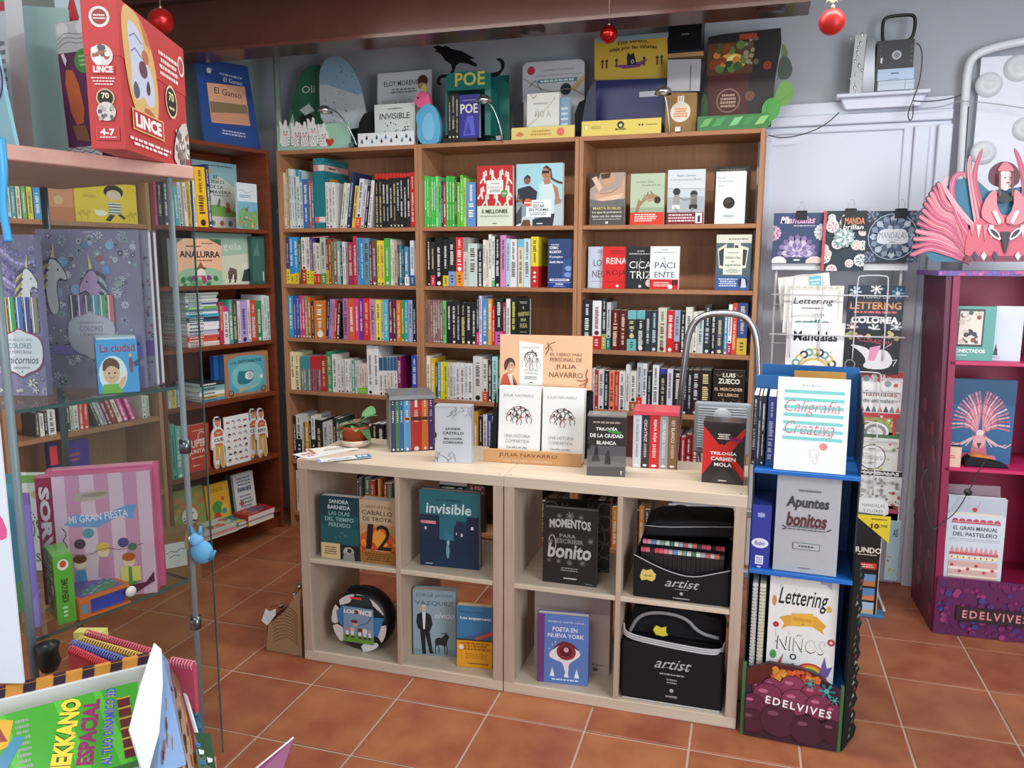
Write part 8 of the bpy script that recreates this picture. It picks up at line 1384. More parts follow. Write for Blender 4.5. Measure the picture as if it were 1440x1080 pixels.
# purple pack behind it, with silver creased ends
P0, P1 = pxd(100, 1.66, BT), pxd(146, 1.64, BT); q = Place(); v = P1-P0; q.loc = Vector((P0.x, P0.y, BT)); q.w = v.length; q.yaw = math.atan2(v.y, v.x); q.h = atdep(88, 41, 1.66).z-BT
o = MB().box(0, q.w, 0, .05, 0, q.h, hx('5c2a50')).build('toy_pack', GLOSS, None, q.loc, (0, -.05, q.yaw)); A = Art(q.w, q.h)
A.r(0, .79, 1, 1, 'b4b4b6'); A.o(.22, .95, .17, 'c8c8ca'); A.o(.8, .95, .17, 'c8c8ca'); [A.l([(0, .82+.03*k), (.3, .87+.03*k), (.7, .84+.03*k), (1, .87+.03*k)], .0012, '5a5a60', 1) for k in range(3)]; A.r(0, 0, 1, .13, 'c4c4c6'); [A.l([(x/6, .02+.03*k+(.02 if x % 2 else 0)) for x in range(7)], .0016, '4a4a50') for k in range(4)]; A.p(chaikin([(.1, .68), (.5, .66), (.66, .3), (.24, .28)], 1, 1), 'c06038'); A.p([(.2, .28), (.6, .28), (.7, .16), (.3, .18)], '8a5a40'); A.o(.78, .72, .3, '4a8a44'); A.small(.6, .68, .96, .77, 'a8c888', 3); A.p([(.1, .78), (.2, .7), (.26, .74), (.18, .79)], 'd8d0d4'); A.p(chaikin([(.78, .46), (.96, .48), (.98, .3), (.84, .34)], 1, 1), '6a6a60'); A.build(o, 'front_print', GLOSS); tag(o, 'purple toy pack with creased silver ends, half hidden by the red game box', 'toy')
# pale teal panel, white card with red diamond, pale blue sloping board, striped box
def flatpanel(name, quad, d, t, c, label, cat='card', artf=None):
    TL, TR, BL = atdep(*quad[0], d[0]), atdep(*quad[1], d[1]), atdep(*quad[2], d[2]); o, w, h = board_box(name, TL, TR, BL, t, c); 
    if artf: A = Art(w, h); artf(A); A.build(o, 'front_print')
    return tag(o, label, cat)
P0, P1 = pxd(44, 1.80, BT), pxd(112, 1.82, BT); q = Place(); v = P1-P0; o = MB().box(0, v.length, 0, .012, 0, .36, hx('8fada8')).build('display_board', PRINT, None, (P0.x, P0.y, BT), (0, 0, math.atan2(v.y, v.x))); A = Art(v.length, .36); A.p(chaikin([(0, 0), (0, .09), (.3, .14), (.7, .12), (1, .2), (1, 0)], 1, 1), '2c4a34'); A.build(o, 'front_print'); tag(o, 'tall pale teal board with a dark green grassy foot, on the cabinet top', 'board')
P0, P1 = pxd(96, 1.86, BT), pxd(136, 1.86, BT); v = P1-P0; o = MB().box(0, v.length, 0, .01, 0, .42, hx('b8d0d8')).build('card', PRINT, None, (P0.x, P0.y, BT), (0, 0, math.atan2(v.y, v.x))); A = Art(v.length, .42); A.p([(.4, .86), (.6, .98), (.8, .84), (.6, .74)], 'b83038'); A.build(o, 'front_print'); tag(o, 'pale blue card with a red diamond above the purple pack', 'card')
P0 = pxd(4, 1.44, BT); o = tag(empty('card_board', (P0.x, P0.y, BT), -.35), 'sloping pale turquoise board with purple ring at the left end of the cabinet top', 'board')
m = MB(); m.prism([(-.16, 0), (.058, 0), (.028, .10), (-.006, .24), (-.16, .24)], 0, .006, hx('8cc0cc')); m.build('board', PRINT, o); A = Art(.1, .1); A.ring(.36, .5, .42, .06, '3c2c6c', 26); A.o(.36, .5, .34, 'b4b4d4'); [A.p([(.36, .5), (.36+.3*math.cos(a), .5+.3*math.sin(a)), (.36+.3*math.cos(a+.5), .5+.3*math.sin(a+.5))], '5a3a80') for a in (.2, 1.4, 2.6, 3.8, 5.0)]; A.build(o, 'ring_print', None, (-.05, 0, .075))
P0, P1 = pxd(-10, 1.62, BT), pxd(26, 1.60, BT); v = P1-P0; o = MB().box(0, v.length, 0, .04, 0, .34, hx('b4b8bc')).build('story_box', PRINT, None, (P0.x, P0.y, BT), (0, 0, math.atan2(v.y, v.x))); A = Art(v.length, .34); A.r(0, .85, 1, .9, 'a83c4c'); A.r(0, .9, 1, 1, '4a8a50'); A.small(.5, .3, .9, .7, '6a7078', 8); A.build(o, 'front_print'); tag(o, 'grey box with a crimson and green top behind the turquoise board', 'box')
P0, P1 = pxd(24, 1.70, BT), pxd(46, 1.72, BT); v = P1-P0; o = MB().box(0, v.length, 0, .03, 0, .40, hx('5a9ad0')).build('story_box', PRINT, None, (P0.x, P0.y, BT), (0, -.04, math.atan2(v.y, v.x))); A = Art(v.length, .40); A.p([(.4, 1), (1, 1), (1, .2), (.6, .5)], '7a8ac0'); A.p([(0, 0), (1, 0), (1, .3), (.4, .4)], '4a4038'); A.build(o, 'front_print'); tag(o, 'sky blue box beside the pale teal board on the cabinet top', 'box')
o = MB().tube(chaikin([atdep(2, 196, 1.26), atdep(6, 240, 1.25), atdep(3, 290, 1.25), atdep(12, 340, 1.25)], 2), .006, hx('3a9ad0'), 8).build('ribbon', SATIN); tag(o, 'bright blue ribbon hanging at the left end of the cabinet top', 'ribbon')
# ---- on the upper glass shelf
Z1 = 1.2326
def img_box(px0, px1, d, z, h, t, name, col, yaw_extra=0.0, mat=PRINT):
    a0, b0 = pxd(px0, d, z), pxd(px1, d, z); v = b0-a0; v.z = 0; o = MB().box(0, v.length, 0, t, 0, h, hx(col)).build(name, mat, None, (a0.x, a0.y, z), (0, 0, math.atan2(v.y, v.x)+yaw_extra)); return o, v.length
def swirl(A, cols, n, seed, box=(0, 0, 1, 1)):
    rr = random.Random(seed)
    for k in range(n): x, z = rr.uniform(box[0], box[2]), rr.uniform(box[1], box[3]); A.flower(x, z, rr.uniform(.02, .05), rr.choice((5, 6, 8)), rr.choice(cols), rr.choice(cols)); A.k -= 2.85
def horse(A, x, z, s, body, mane, flip=1):
    f = lambda pts: [(x+flip*a*s, z+b*s) for a, b in pts]
    A.p(chaikin(f([(-.05, -.5), (-.1, 0), (.0, .3), (.1, .42), (.3, .34), (.5, .1), (.46, .0), (.3, .06), (.2, -.05), (.26, -.5)]), 2, 1), '4a4258'); A.p(chaikin(f([(-.03, -.5), (-.08, 0), (.02, .28), (.11, .39), (.29, .32), (.48, .1), (.45, .02), (.29, .09), (.18, -.05), (.24, -.5)]), 2, 1), body)
    for k in range(6): A.l(f([(.05-.02*k, .36-.08*k), (-.12-.03*k, .3-.1*k), (-.16-.02*(k % 2), .16-.11*k), (-.1, .06-.1*k)]), .005, mane if k % 2 else '6a5a78', 2)
    A.p(f([(.12, .4), (.2, .64), (.2, .38)]), 'd8c890'); A.o(x+flip*.27*s, z+.2*s, .009, '2c2430')
def pens(A, x0, z0, z1, w, cols):
    for k, c in enumerate(cols): a = x0+w*k; A.r(a, z0, a+w*.86, z1, c); A.r(a+w*.15, z0, a+w*.3, z1, 'e8e8ea')
def plaque(A, cx, cz, s, main=True):
    for g, c in ((1.06, 'a02848' if main else 'a8a0b0'), (1.0, 'd8d8e0' if main else 'b4b0bc')): A.p(chaikin([(cx-.19*s*g, cz-.04*g), (cx-.19*s*g, cz+.07*g), (cx-.14*s*g, cz+.11*g), (cx-.05*s, cz+.13*g), (cx, cz+.155*g), (cx+.05*s, cz+.13*g), (cx+.14*s*g, cz+.11*g), (cx+.19*s*g, cz+.07*g), (cx+.19*s*g, cz-.04*g), (cx+.14*s*g, cz-.1*g), (cx+.05*s, cz-.12*g), (cx, cz-.15*g), (cx-.05*s, cz-.12*g), (cx-.14*s*g, cz-.1*g)], 1, 1), c)
    A.t('CALEIDOSCOPIO', cx, cz+.085, .22*s, .014, '50505a'); A.t('COLORES', cx, cz+.048, .2*s, .032, '5a7a80' if main else '707080', 0, .01); A.t('Y PURPURINA', cx, cz+.008, .2*s, .018, '50505a')
    if main: A.t('Unicornios', cx, cz-.04, .3*s, .05, '2a2a34', .2, .0); A.t('arcoíris', cx, cz-.088, .14*s, .018, '5a5a66'); A.o(cx, cz-.115, .008, '3a3a44')
RB = ['d85a5a', 'd8a848', '4aa04c', '3c6ab0', '3c3c80', '8a7a6a']
o, w = img_box(68, 205, 1.638, Z1, .322, .014, 'colouring_set', '8c849c'); A = Art(w, .318); swirl(A, ['a8a4b4', 'c8c4d0', '4a4658', '8a849a', '9ab0a8', 'd0ccd8'], 190, 3); A.r(0, .22, 1, .28, '8a78b8'); A.dots(.1, .6, .9, .98, 12, ['6a8ab8', 'b85a80', '8aa8c8', 'a84a60'], .03, .06, 6); horse(A, .6, .6, .42, 'b08cb0', 'c0c0cc', -1); horse(A, .1, .68, .4, 'd0ccd0', 'd8c068'); A.p(chaikin([(.3, .3), (.34, .5), (.5, .56), (.7, .5), (.76, .26), (.6, .24), (.5, .4), (.4, .24)], 2, 1), 'a488b0'); pens(A, .3, .42, .6, .075, ['5a5a64', '8a6a90', '6a6a70', '4a9aa8', '5a9a60', 'c86a6a']); plaque(A, .5, .34, 1.2, False); A.build(o, 'cover_print', GLOSS); tag(o, 'colouring set with a pink unicorn, behind the cube of the glass shelf', 'book', 'unicorn colouring sets on the glass shelf')
o, w = img_box(-62, 67, 1.54, Z1, .308, .02, 'colouring_set', '8a80a0'); A = Art(w, .308); swirl(A, ['a8a4b4', '8a80a8', 'c0b8d0', '7a6a98', '4a4658'], 130, 5); [A.l([(.42, .95-.05*k), (.6, 1-.06*k), (.8, .86-.05*k), (.98, .9-.06*k)], .006, ('8a78b8', 'b4a4d8', '6a5a98')[k % 3], 2) for k in range(9)]; horse(A, .84, .66, .36, 'd8d4d4', 'e0d080'); pens(A, .5, .40, .62, .082, RB); plaque(A, .76, .27, 1.25); swirl(A, ['d8d8a0', 'c8c8d0', '8a78a8'], 10, 9, (.5, .0, 1, .1)); A.build(o, 'cover_print', GLOSS); tag(o, 'colouring set with row of bright pens above a white name plaque', 'book', 'unicorn colouring sets on the glass shelf')
for k, (x0, x1, d, c, lb) in enumerate(((150, 221, 1.662, '9a90a8', 'colouring set whose pale page edges show beside the pink unicorn one'), (160, 228, 1.684, '8a5a7a', 'plum-edged colouring set farthest back on the glass shelf'))):
    o, w = img_box(x0, x1, d, Z1, .322, .013, 'colouring_set', c); MB().box(w, w+.001, .002, .011, .004, .318, PAGEW).build('page_edges', MATTE, o); A = Art(w, .322); swirl(A, ['8a80a0', '6a6080', 'b0a8b8', 'a85060', '3c384a'], 140, 15+k); A.r(0, .2, 1, .3, '7a58a0'); A.build(o, 'cover_print', GLOSS); tag(o, lb, 'book', 'unicorn colouring sets on the glass shelf')
# toddler cube with puzzle window
a0, b0 = pxd(139, 1.558, Z1), pxd(197, 1.594, Z1); v = b0-a0; w = v.length; h = onplane(168, 477, a0, math.atan2(v.y, v.x)).z-Z1
o = tag(empty('cube_book', a0, math.atan2(v.y, v.x)), 'small blue cube box with smiling boy and jigsaw window, on the glass shelf', 'toy'); q = MB().box(0, w, 0, w*1.05, 0, h, hx('2a78c0')).build('box', GLOSS, o); MB().box(.002, w-.002, .002, w*1.05-.002, h, h+.004, hx('d0dce4')).build('page_tops', MATTE, o)
A = Art(w, h); A.r(0, 0, 1, 1, '4aa0dc'); A.t('La ciudad', .52, .84, .84, .15, 'a83c4c', 0, .02); A.e(.38, .36, .34, .34, 'e8ecec'); A.e(.34, .38, .2, .2, 'e8b890'); A.p(chaikin([(.12, .44), (.16, .62), (.36, .68), (.54, .58), (.54, .42), (.44, .5), (.28, .52), (.18, .42)], 1, 1), '6a3c24'); A.o(.28, .38, .025, '3a2a20'); A.o(.42, .38, .025, '3a2a20'); A.ring(.35, .33, .07, .015, '9a4a3c', 10, 200, 340); A.p([(.08, .0), (.14, .18), (.5, .18), (.6, .0)], '7ab83c'); A.p(chaikin([(.46, .16), (.6, .3), (.7, .32), (.66, .2), (.54, .08)], 1, 1), 'e8b890'); A.e(.82, .52, .05, .16, '8a4a50'); A.e(.82, .7, .04, .04, 'd8b090'); A.p([(.88, .56), (1, .62), (1, .5), (.9, .48)], '2c5a90'); A.build(q, 'front_print', GLOSS)
A = Art(w*1.05, h); A.r(0, 0, 1, 1, '2c5a98'); A.p([(.12, .9), (.82, .92), (.86, .7), (.78, .6), (.88, .5), (.84, .2), (.5, .12), (.14, .16), (.1, .5)], '8a8c80'); A.dots(.2, .22, .8, .84, 18, ['c87a38', 'd89848', '6a8a40', 'a8a0a0', '7a5a48', 'b8b4a8'], .06, .13, 4); A.build(q, 'side_print', GLOSS, (0, w*1.05, 0), (0, 0, -math.pi/2))
# ---- on the lower glass shelf
Z2 = .8046
A0 = pxd(64, 1.60, Z2); B0 = pxd(222, 1.665, Z2); v = B0-A0; v.z = 0; w = v.length; yw = math.atan2(v.y, v.x); h = atdep(52, 665, 1.60).z-Z2
o = tag(empty('activity_box', (A0.x, A0.y, Z2), yw), 'pink striped party activity box with carry slot and crimson spine', 'box'); q = MB().box(0, w, 0, .03, 0, h, hx('d8709c')).build('box', GLOSS, o)
A = Art(w, h); [A.r(k/8, 0, (k+1)/8, 1, ('c88aa8', 'd8b4c4')[k % 2]) for k in range(8)]; A.r(0, 0, .14, 1, '8a1c40'); A.t('SORVETE', .07, .5, .86, .09, 'd0c0c8', 0, .05, -90); A.p(chaikin([(.3, .8), (.32, .86), (.6, .88), (.64, .84), (.6, .8), (.4, .79)], 2, 1), 'b8a098'); A.p(chaikin([(.36, .845), (.6, .865), (.62, .83), (.42, .82)], 1, 1), '9a8478'); A.p([(.22, .62), (.3, .7), (.5, .66), (.78, .74), (.86, .74), (.82, .62), (.72, .66), (.5, .58), (.3, .6)], '6a94c4'); A.t('MI GRAN FIESTA', .52, .665, .52, .06, 'e4dce8', 0, .01, 3)
A.o(.42, .54, .05, '4a8a98'); A.o(.34, .46, .05, '3a1c40'); A.o(.72, .44, .05, '4a3a80'); A.o(.8, .4, .04, '3a7a60')
for x, z, hc, bc in ((.33, .3, '5a3424', '3c88b0'), (.54, .38, 'd8b050', 'c880a0'), (.76, .28, 'b85a30', '4a9a50')): A.o(x, z, .055, 'e8c4a8'); A.e(x, z+.04, .06, .035, hc); A.p([(x-.06, z-.2), (x-.04, z-.05), (x+.04, z-.05), (x+.06, z-.2)], bc)
A.r(.68, .12, .86, .24, 'd8cc70'); A.r(.75, .12, .78, .24, '4a8a40'); A.p([(.36, .06), (.9, .1), (.98, .18), (.98, .1), (.8, .02), (.4, .0)], '5a1c48'); [A.l([(.2, .2+.1*k), (.24, .25+.1*k), (.2, .3+.1*k)], .0015, '5a3050', 1) for k in range(4)]; A.l([(.2, .4), (.4, .36), (.56, .42), (.7, .38), (.9, .42)], .0012, '8a5a6a', 1); A.build(q, 'cover_print', GLOSS)
o = tag(empty('activity_box', (A0.x, A0.y, Z2), yw), 'pink activity box right behind the striped one, only its edges showing', 'box'); o.location = o.location + Vector((-math.sin(yw), math.cos(yw), 0))*.034 + Vector((math.cos(yw), math.sin(yw), 0))*.012; MB().box(0, w, 0, .03, 0, h+.004, hx('d8648c')).build('box', GLOSS, o); MB().box(.01, w-.01, .004, .026, h+.004, h+.005, hx('e89ab4')).build('lid_edge', GLOSS, o)
# green upright box and orange box-book
a0 = onz(82, 879, Z2); a1 = onz(108.5, 872, Z2); v = a1-a0; w = v.length; yw = math.atan2(v.y, v.x); h = onplane(95, 779, a0, yw).z-Z2
o = MB().box(0, w, 0, .075, 0, h, hx('58a838')).build('green_box', GLOSS, None, a0, (0, 0, yw)); A = Art(w, h); A.t('KIENKOME', .5, .48, .34, .36, '1e3c18', 0, .03, 90); A.small(.3, .08, .6, .26, 'e0ecd0', 3); A.e(.5, .86, .3, .08, 'e4e0d4'); A.e(.5, .87, .18, .05, 'c8543c'); A.build(o, 'spine_print', GLOSS); A = Art(.075, h); A.r(.06, .04, .94, .96, '4c9030'); A.dots(.2, .1, .8, .5, 12, ['a87858', 'd8c8a8', '5a3c30'], .05, .12, 4); A.small(.2, .6, .8, .85, 'c8dcb0', 4); A.build(o, 'side_print', GLOSS, (0, .075, 0), (0, 0, -math.pi/2)); MB().box(.001, w-.001, .001, .074, h, h+.001, hx('6cbc48')).build('lid', GLOSS, o); tag(o, 'narrow lime green box standing in front of the pink activity box', 'box')
a0 = pxd(113, 1.53, Z2); a1 = pxd(184, 1.612, Z2); v = a1-a0; w = v.length; yw = math.atan2(v.y, v.x)
o = tag(empty('box_book', a0, yw), 'orange box book with a blue page block and a dinosaur clasp, lying flat', 'book'); MB().box(0, w, 0, .1, .001, .006, hx('cc6428')).build('cover_bottom', PRINT, o); MB().box(0, w, 0, .1, .036, .042, hx('d06a2c')).build('cover_top', PRINT, o); MB().box(0, .022, .0, .1, .006, .036, hx('c86028')).build('spine', PRINT, o); MB().box(.022, w-.006, .008, .096, .006, .036, hx('2444a8')).build('page_block', MATTE, o)
A = Art(w, .1); A.r(.08, .08, .92, .92, '6a5ab0'); A.p(chaikin([(.1, .1), (.3, .5), (.6, .4), (.9, .7), (.9, .1)], 1, 1), '4a8a58'); A.l([(.2, .2), (.5, .5), (.9, .6)], .006, '5aa0c8', 1); A.l([(.3, .14), (.6, .4), (.88, .42)], .005, '78b8d0', 1); A.p([(.5, .7), (.7, .9), (.8, .76)], 'c84a60'); A.build(o, 'cover_print', None, (0, 0, .042), (-math.pi/2, 0, 0)); MB().lathe([(0, -.002), (.011, -.002), (.011, .002), (0, .002)], hx('e0dcd0'), 12, (w+.0, -.003, .026), 'y').build('clasp', PRINT, o); MB().box(.005, .017, -.0006, .001, .012, .03, hx('4a8aa8')).build('spine_mark', PRINT, o)
for k, (x, y, c, lb) in enumerate(((70, 862, 'dcdcd8', 'white printed leaflet lying on the lower glass shelf'), (118, 874, 'd8d070', 'yellow card lying at the edge of the lower glass shelf'))):
    p0 = onz(x-8, y-2, Z2); o = MB().box(0, .07, 0, .05, 0, .0012, hx(c)).build('leaflet', PRINT, None, p0, (0, 0, .3+k)); A = Art(.07, .05); A.small(.1, .1, .9, .9, '4a4a4c', 4); A.build(o, 'leaflet_print', None, (0, 0, .0012), (-math.pi/2, 0, 0)); tag(o, lb, 'leaflet')
# books standing at the left end and back of the lower shelf
o, w = img_box(24, 70, 1.78, Z2, .22, .025, 'book', 'd8d8d2'); A = Art(w, .22); A.r(0, .92, 1, 1, '7aa848'); A.r(.9, 0, 1, 1, '8ab058'); A.t('DOS', .5, .44, .7, .2, '30302e', 0, -.01); A.r(.24, .68, .56, .82, 'a85060'); A.o(.76, .8, .13, 'c8b088'); A.dots(.1, .5, .8, .62, 26, ['2c2c2c'], .02, .035, 4); A.t('S', .7, .14, .14, .09, '30302e'); A.build(o, 'cover_print'); tag(o, 'white book with lime edges and thin black capitals, back of lower glass shelf', 'book')
for k, (x0, x1, d, hh_, c, lb) in enumerate(((46, 57, 1.50, .24, '7a6ab0', 'lilac folder edge standing left on the lower glass shelf'), (18, 41, 1.56, .262, '4a8a98', 'teal folder beside the lilac one on the lower glass shelf'))):
    o, w = img_box(x0, x1, d, Z2, hh_, .09, 'folder', c, .56); A = Art(w, hh_); A.p([(0, 0), (1, 0), (1, .3), (0, .2)], '5a9a60' if k else '8a78c0'); A.build(o, 'spine_print'); tag(o, lb, 'folder')
# white sheet hanging in front of the near post
o, w = img_box(-40, 33, 1.20, .86, .40, .004, 'white_board', 'd8dee8'); A = Art(w, .4); A.p(chaikin([(.52, .66), (.7, .72), (.98, .62), (.94, .56), (.6, .58)], 1, 1), 'd8588c'); A.build(o, 'board_print'); tag(o, 'white board with a small pink mark at the left edge, beside the cabinet post', 'board')
# blue plush hooked on the far post, kraft card with a note behind
P0 = CF.w(.004, -.03, .868); o = tag(empty('plush_toy', P0), 'little blue plush animal hooked on the cabinet post', 'toy'); 
MB().ball((0, 0, 0), .026, .02, .026, hx('5a98c0'), 14, 8).build('body', CLOTH, o); MB().ball((-.01, -.004, .028), .016, .014, .015, hx('66a4cc'), 12, 7).build('head', CLOTH, o); MB().ball((-.018, -.012, .032), .005, .004, .005, hx('e8ecf0'), 8, 5).build('eye', CLOTH, o); MB().tube([(-.02, 0, .04), (-.026, 0, .056)], [.006, .002], hx('5a98c0'), 7).build('ear', CLOTH, o); MB().tube([(-.002, 0, .042), (.0, 0, .058)], [.006, .002], hx('5a98c0'), 7).build('ear', CLOTH, o); MB().tube([(.02, 0, -.012), (.034, 0, .006)], [.008, .003], hx('4a88b0'), 7).build('tail', CLOTH, o); MB().tube([(0, 0, .026), (-.004, .024, .05)], .001, hx('4a4a4c'), 5).build('hook_cord', SATIN, o)
a0, b0 = onz(232, 812, .05), onz(284, 802, .05); v = b0-a0; yw = math.atan2(v.y, v.x); FR = Frame((a0.x, a0.y), yw); o = tag(empty('card_box', (a0.x, a0.y, .0006), yw), 'kraft card box with handwritten note and yellow figure, at the foot of the brown bookcase', 'box'); zt = FR.uz(250, 748, 0)[1]
MB().box(0, v.length, 0, .1, 0, zt, hx('8a6848')).build('box_body', CARD, o); q = MB().box(.004, v.length*.62, -.003, -.0008, .09, zt-.05, hx('d8d8d6')).build('note', PRINT, o); A = Art(v.length*.62-.004, zt-.14); A.l([(.1, .6), (.3, .7), (.5, .6), (.7, .74), (.9, .7)], .003, '3a3a40', 1); A.l([(.2, .4), (.4, .5), (.7, .46)], .003, '3a3a40', 1); A.l([(.4, .24), (.7, .28)], .0012, '5a5a60'); A.build(q, 'note_writing', None, (.004, -.003, .09)); m = MB(); m.prism(chaikin([(v.length*.55, zt-.09), (v.length*.6, zt-.02), (v.length*.7, zt+.03), (v.length*.9, zt), (v.length*.95, zt-.06), (v.length*.8, zt-.1)], 1, True), -.006, -.003, hx('c8a040')); m.build('yellow_figure', PRINT, o)
# ------------------------------------------------------------------ dump bin of comics at the front, with notebooks behind
BZ0 = .84; L0, R0 = onz(14, 969, BZ0+.014), onz(207, 924, BZ0+.014); v = R0-L0; yw = math.atan2(v.y, v.x); X = Vector((math.cos(yw), math.sin(yw), 0)); Y = Vector((-math.sin(yw), math.cos(yw), 0)); bw = v.length
bn = tag(empty('dump_bin', (L0.x, L0.y, 0), yw), 'white card dump bin with orange and black striped rim, in the front corner', 'bin')
x0 = -.44
bev(MB().box(x0, bw+.006, 0, .006, .0006, BZ0).build('back_wall', plain('white_card', 'd4d4d2', .7), bn), .001); MB().box(x0, x0+.006, -.44, 0, .0006, BZ0, hx('d4d4d2')).build('side_wall', PRINT, bn); MB().box(bw, bw+.006, -.44, 0, .0006, BZ0-.12, hx('c8c8c6')).build('side_wall', PRINT, bn); MB().box(x0, bw, -.446, -.44, .0006, BZ0-.2, hx('c8c8c6')).build('front_wall', PRINT, bn); MB().box(x0+.006, bw, -.44, 0, .50, .506, hx('b8b8b6')).build('bin_floor', PRINT, bn)
m = MB(); m.box(x0, bw+.008, .0065, .016, BZ0-.03, BZ0+.014, hx('cc8c3c')); q = m.build('striped_rim', PRINT, bn)
A = Art(bw+.008-x0, .044); 
for k in range(16): xx = .02+k*.0625; A.p([(xx, 0), (xx+.026, 0), (xx+.036, 1), (xx+.01, 1)], '3a2438')
A.build(q, 'rim_print', None, (x0, .0065, BZ0-.03)); A2 = Art(bw+.008-x0, .0095); [A2.r(.03+k*.0625, 0, .056+k*.0625, 1, '3a2438') for k in range(16)]; A2.build(q, 'rim_top_print', None, (x0, .0065, BZ0+.014), (-math.pi/2, 0, 0))
# white flap of the bin
def W_(px, py, d): return atdep(px, py, d)
def free_panel(name, pts, t, col, parent=None, mat=PRINT):
    n = (pts[1]-pts[0]).cross(pts[2]-pts[0]).normalized(); 
    if n.dot(pts[0]-CAM) < 0: n = -n
    m = MB(); N = len(pts); a = [tuple(p) for p in pts]; b = [tuple(p+n*t) for p in pts]; col = hx(col); m.q(a, col); m.q(b[::-1], col)
    for i in range(N): j = (i+1) % N; m.q([a[i], b[i], b[j], a[j]], col)
    o = m.build(name, mat)
    return o
fl = [W_(217, 904, 1.25), W_(227, 913, 1.25), W_(229, 960, 1.215), W_(224, 1030, 1.16), W_(205, 1100, 1.10), W_(190, 1050, 1.115), W_(182, 1025, 1.13), W_(197, 965, 1.19)]
o = free_panel('white_flap', fl, .004, 'd8dce0'); o.name = 'paper_flap'; tag(o, 'torn white card flap sticking up at the right of the dump bin', 'card')
# green activity pack lying on a slope in the bin
TL, TR, BL = onz(-30, 1014, .835), onz(193, 958, .835), onz(-110, 1160, .755); n_ = (TR-TL).normalized(); BL = TL + (BL-TL) - n_*(BL-TL).dot(n_)
o, w, h = board_box('activity_pack', TL, TR, BL, .03, '3c8a24', GLOSS); A = Art(w, h)
A.r(0, 0, 1, 1, '3c9a28'); [A.p([(x, 1), (x+.05, 1), (x+.2, 0), (x+.12, 0)], '52b038') for x in (.1, .45, .7)]
A.t('MEKKANO', .50, .52, .96, .13, '3a2c10', 0, .09, 76); A.t('MEKKANO', .50, .52, .96, .13, 'e0c840', 0, .05, 76); A.t('ESPACIAL', .645, .52, .8, .11, '8a2860', 0, .05, 78); A.t('AL TUO DINAMICO 3D', .775, .52, .96, .07, 'c8b040', 0, .08, 80); A.t('AL TUO DINAMICO 3D', .775, .52, .96, .07, '3c5ab8', 0, .04, 80); A.small(.2, .2, .3, .9, '8a9a8a', 10, .6); A.p([(.02, .75), (.12, .95), (.2, .9), (.16, .6), (.06, .55)], 'd0a030'); A.p([(.04, .7), (.12, .84), (.16, .66)], '8a3a30'); A.p([(.02, .3), (.2, .7), (.26, .66), (.1, .2)], '3a80a0'); A.p([(0, .0), (.08, .3), (.14, .26), (.05, 0)], '8a2c58')
for k in range(6): A.r(.85, .06+.13*k, .93, .17+.13*k, '5a1c24'); A.r(.845, .165+.13*k, .935, .185+.13*k, 'b89838')
A.m.v = [(min(max(x, 0), w), y, min(max(z, 0), h)) for x, y, z in A.m.v]; A.build(o, 'cover_print', GLOSS); tag(o, 'glossy green activity pack with big slanted yellow capitals lying in the dump bin', 'book')
# comics standing on the right of the bin
for k, (pts, c, c2, lb) in enumerate((((W_(228, 918, 1.28), W_(237, 930, 1.30), W_(262, 1075, 1.16), W_(222, 1090, 1.13)), '7a98c0', ['c86a38', '8a4a30', 'd89848', '5a3a60'], 'pale blue comic leaning next to the torn white flap'), ((W_(240, 934, 1.31), W_(247, 938, 1.32), W_(282, 1090, 1.17), W_(258, 1095, 1.15)), '8a6a50', ['6a5040', 'c87a40', 'a8a098', '4a3830'], 'brown comic leaning right of the pale blue one'), ((W_(249, 935, 1.36), W_(272, 938, 1.37), W_(284, 1032, 1.28), W_(276, 1034, 1.27)), '1c4a66', ['2c5a78'], 'dark teal board edged in white right of the brown comic'), ((W_(272, 1030, 1.22), W_(296, 1031, 1.22), W_(306, 1100, 1.16), W_(282, 1100, 1.15)), '2c4a34', ['5a98c0', '3c6a9c', 'c8d8e0'], 'dark green box with blue drawing, lowest at right of bin'))):
    o = free_panel('comic', list(pts), .006, c, mat=GLOSS); tag(o, lb, 'comic', 'comics at the right of the dump bin')
    rr = random.Random(k); n_ = (pts[1]-pts[0]).cross(pts[2]-pts[0]).normalized(); n_ = -n_ if n_.dot(pts[0]-CAM) > 0 else n_
    m = MB()
    for j in range(16 if k < 2 else 5):
        a_, b_ = rr.uniform(.15, .8), rr.uniform(.25, .9); C_ = (pts[0]*(1-a_)+pts[1]*a_)*(1-b_)+(pts[3]*(1-a_)+pts[2]*a_)*b_+n_*(.0006+.0002*j); e1 = (pts[1]-pts[0])*.16; e2 = (pts[3]-pts[0])*.05
        m.q([C_-e1-e2, C_+e1-e2*.4, C_+e1*.7+e2, C_-e1*.8+e2*1.3], hx(rr.choice(c2)))
    m.build('cover_print', GLOSS).parent = o
    for ch in o.children: ch['kind'] = 'stuff'
w_ = free_panel('white_edge', [W_(246, 936, 1.34), W_(249, 934, 1.34), W_(278, 1034, 1.25), W_(275, 1036, 1.25)], .004, 'e0e0e0'); tag(w_, 'thin white comic edge beside the dark teal board', 'comic', 'comics at the right of the dump bin')
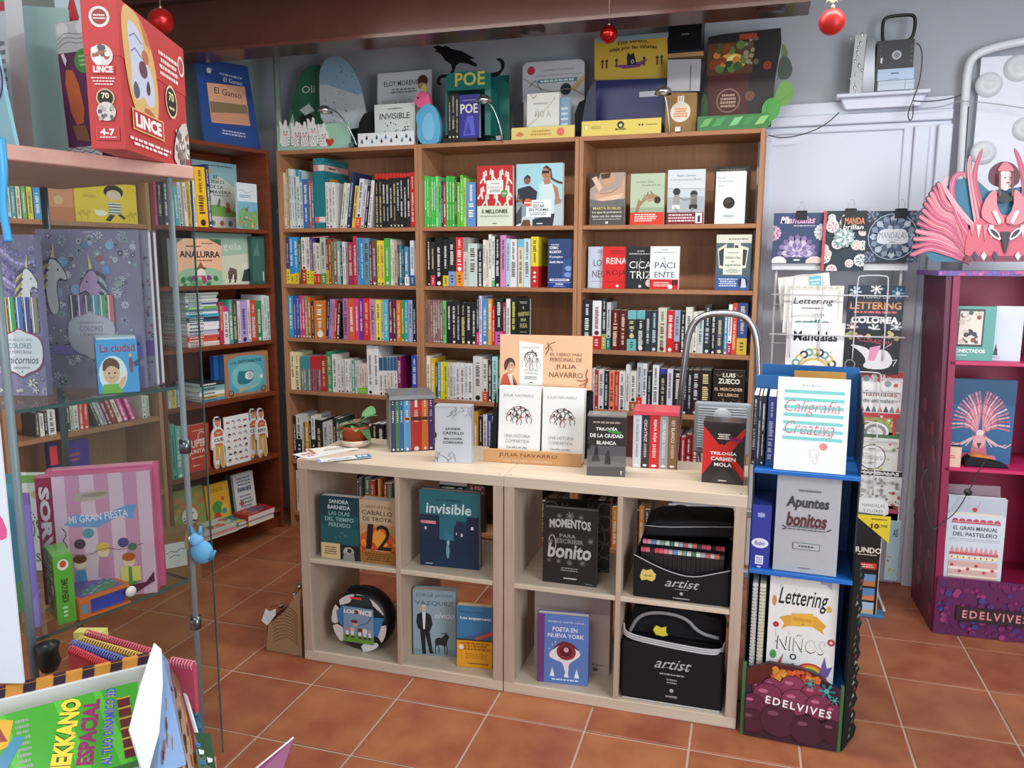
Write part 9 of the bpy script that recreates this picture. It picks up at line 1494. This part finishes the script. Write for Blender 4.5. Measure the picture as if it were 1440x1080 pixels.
# row of spiral notebooks standing behind the bin
for k, (pa, pb, c, wr, lb) in enumerate((((95.5, 909), (146.7, 932), 'b83038', 'd84850', 'red-wired spiral notebook, nearest the striped rim'), ((98, 901), (173, 926.5), '3c4a90', '6a78c0', 'blue-wired spiral notebook, second from the striped rim'), ((109, 895.5), (195.5, 920.5), '8a6a30', 'd8b860', 'yellow-wired spiral notebook, third from the striped rim'), ((118, 886.7), (210, 914), 'a03048', 'c86070', 'crimson-wired spiral notebook, fourth from the striped rim'), ((238, 925.5), (271, 932), 'b04058', 'd88090', 'pink-wired spiral notebook at the right, beyond the white flap'))):
    a0, b0 = onz(*pa, .848), onz(*pb, .848); v = b0-a0; L = math.hypot(v.x, v.y); z = .848; o = tag(empty('spiral_notebook', (a0.x, a0.y, z-.2195), math.atan2(v.y, v.x)), lb, 'notebook', 'spiral notebooks behind the dump bin')
    MB().box(0, L, 0, .008, 0, .212, hx(c)).build('pages', PRINT, o); m = MB(); n = max(8, int(L/.006))
    for i in range(n): x = L*(i+.5)/n; m.tube([(x, .004+.0062*math.cos(t), .212+.0075*math.sin(t)) for t in [2*math.pi*j/7 for j in range(7)]], .0013, hx(wr), 4, True)
    q = m.build('spiral_binding', SATIN, o); q['kind'] = 'stuff'
o, w = img_box(112, 152, 1.44, .69, .145, .02, 'card_stack', 'd0c870'); A = Art(w, .145); A.small(.2, .5, .8, .9, '6a6a50', 3); A.build(o, 'card_print'); tag(o, 'yellow ticket card standing behind the spiral notebooks', 'card')
# corner of a purple folder rising into the frame
o = free_panel('purple_folder', [W_(413, 1038, 1.02), W_(378, 1140, .96), W_(300, 1150, .95), W_(345, 1094, .985)], .004, '7a3460'); m = MB(); a_, b_ = W_(413, 1037, 1.0195), W_(345, 1093, .9845); m.tube([a_, b_], .0012, hx('e0d0d4'), 6); q = m.build('white_edge', PRINT); q.parent = o; tag(o, 'corner of a purple folder rising at the bottom of the frame', 'folder')
join_smallest(288)
label_rows()
bpy.context.view_layer.update()
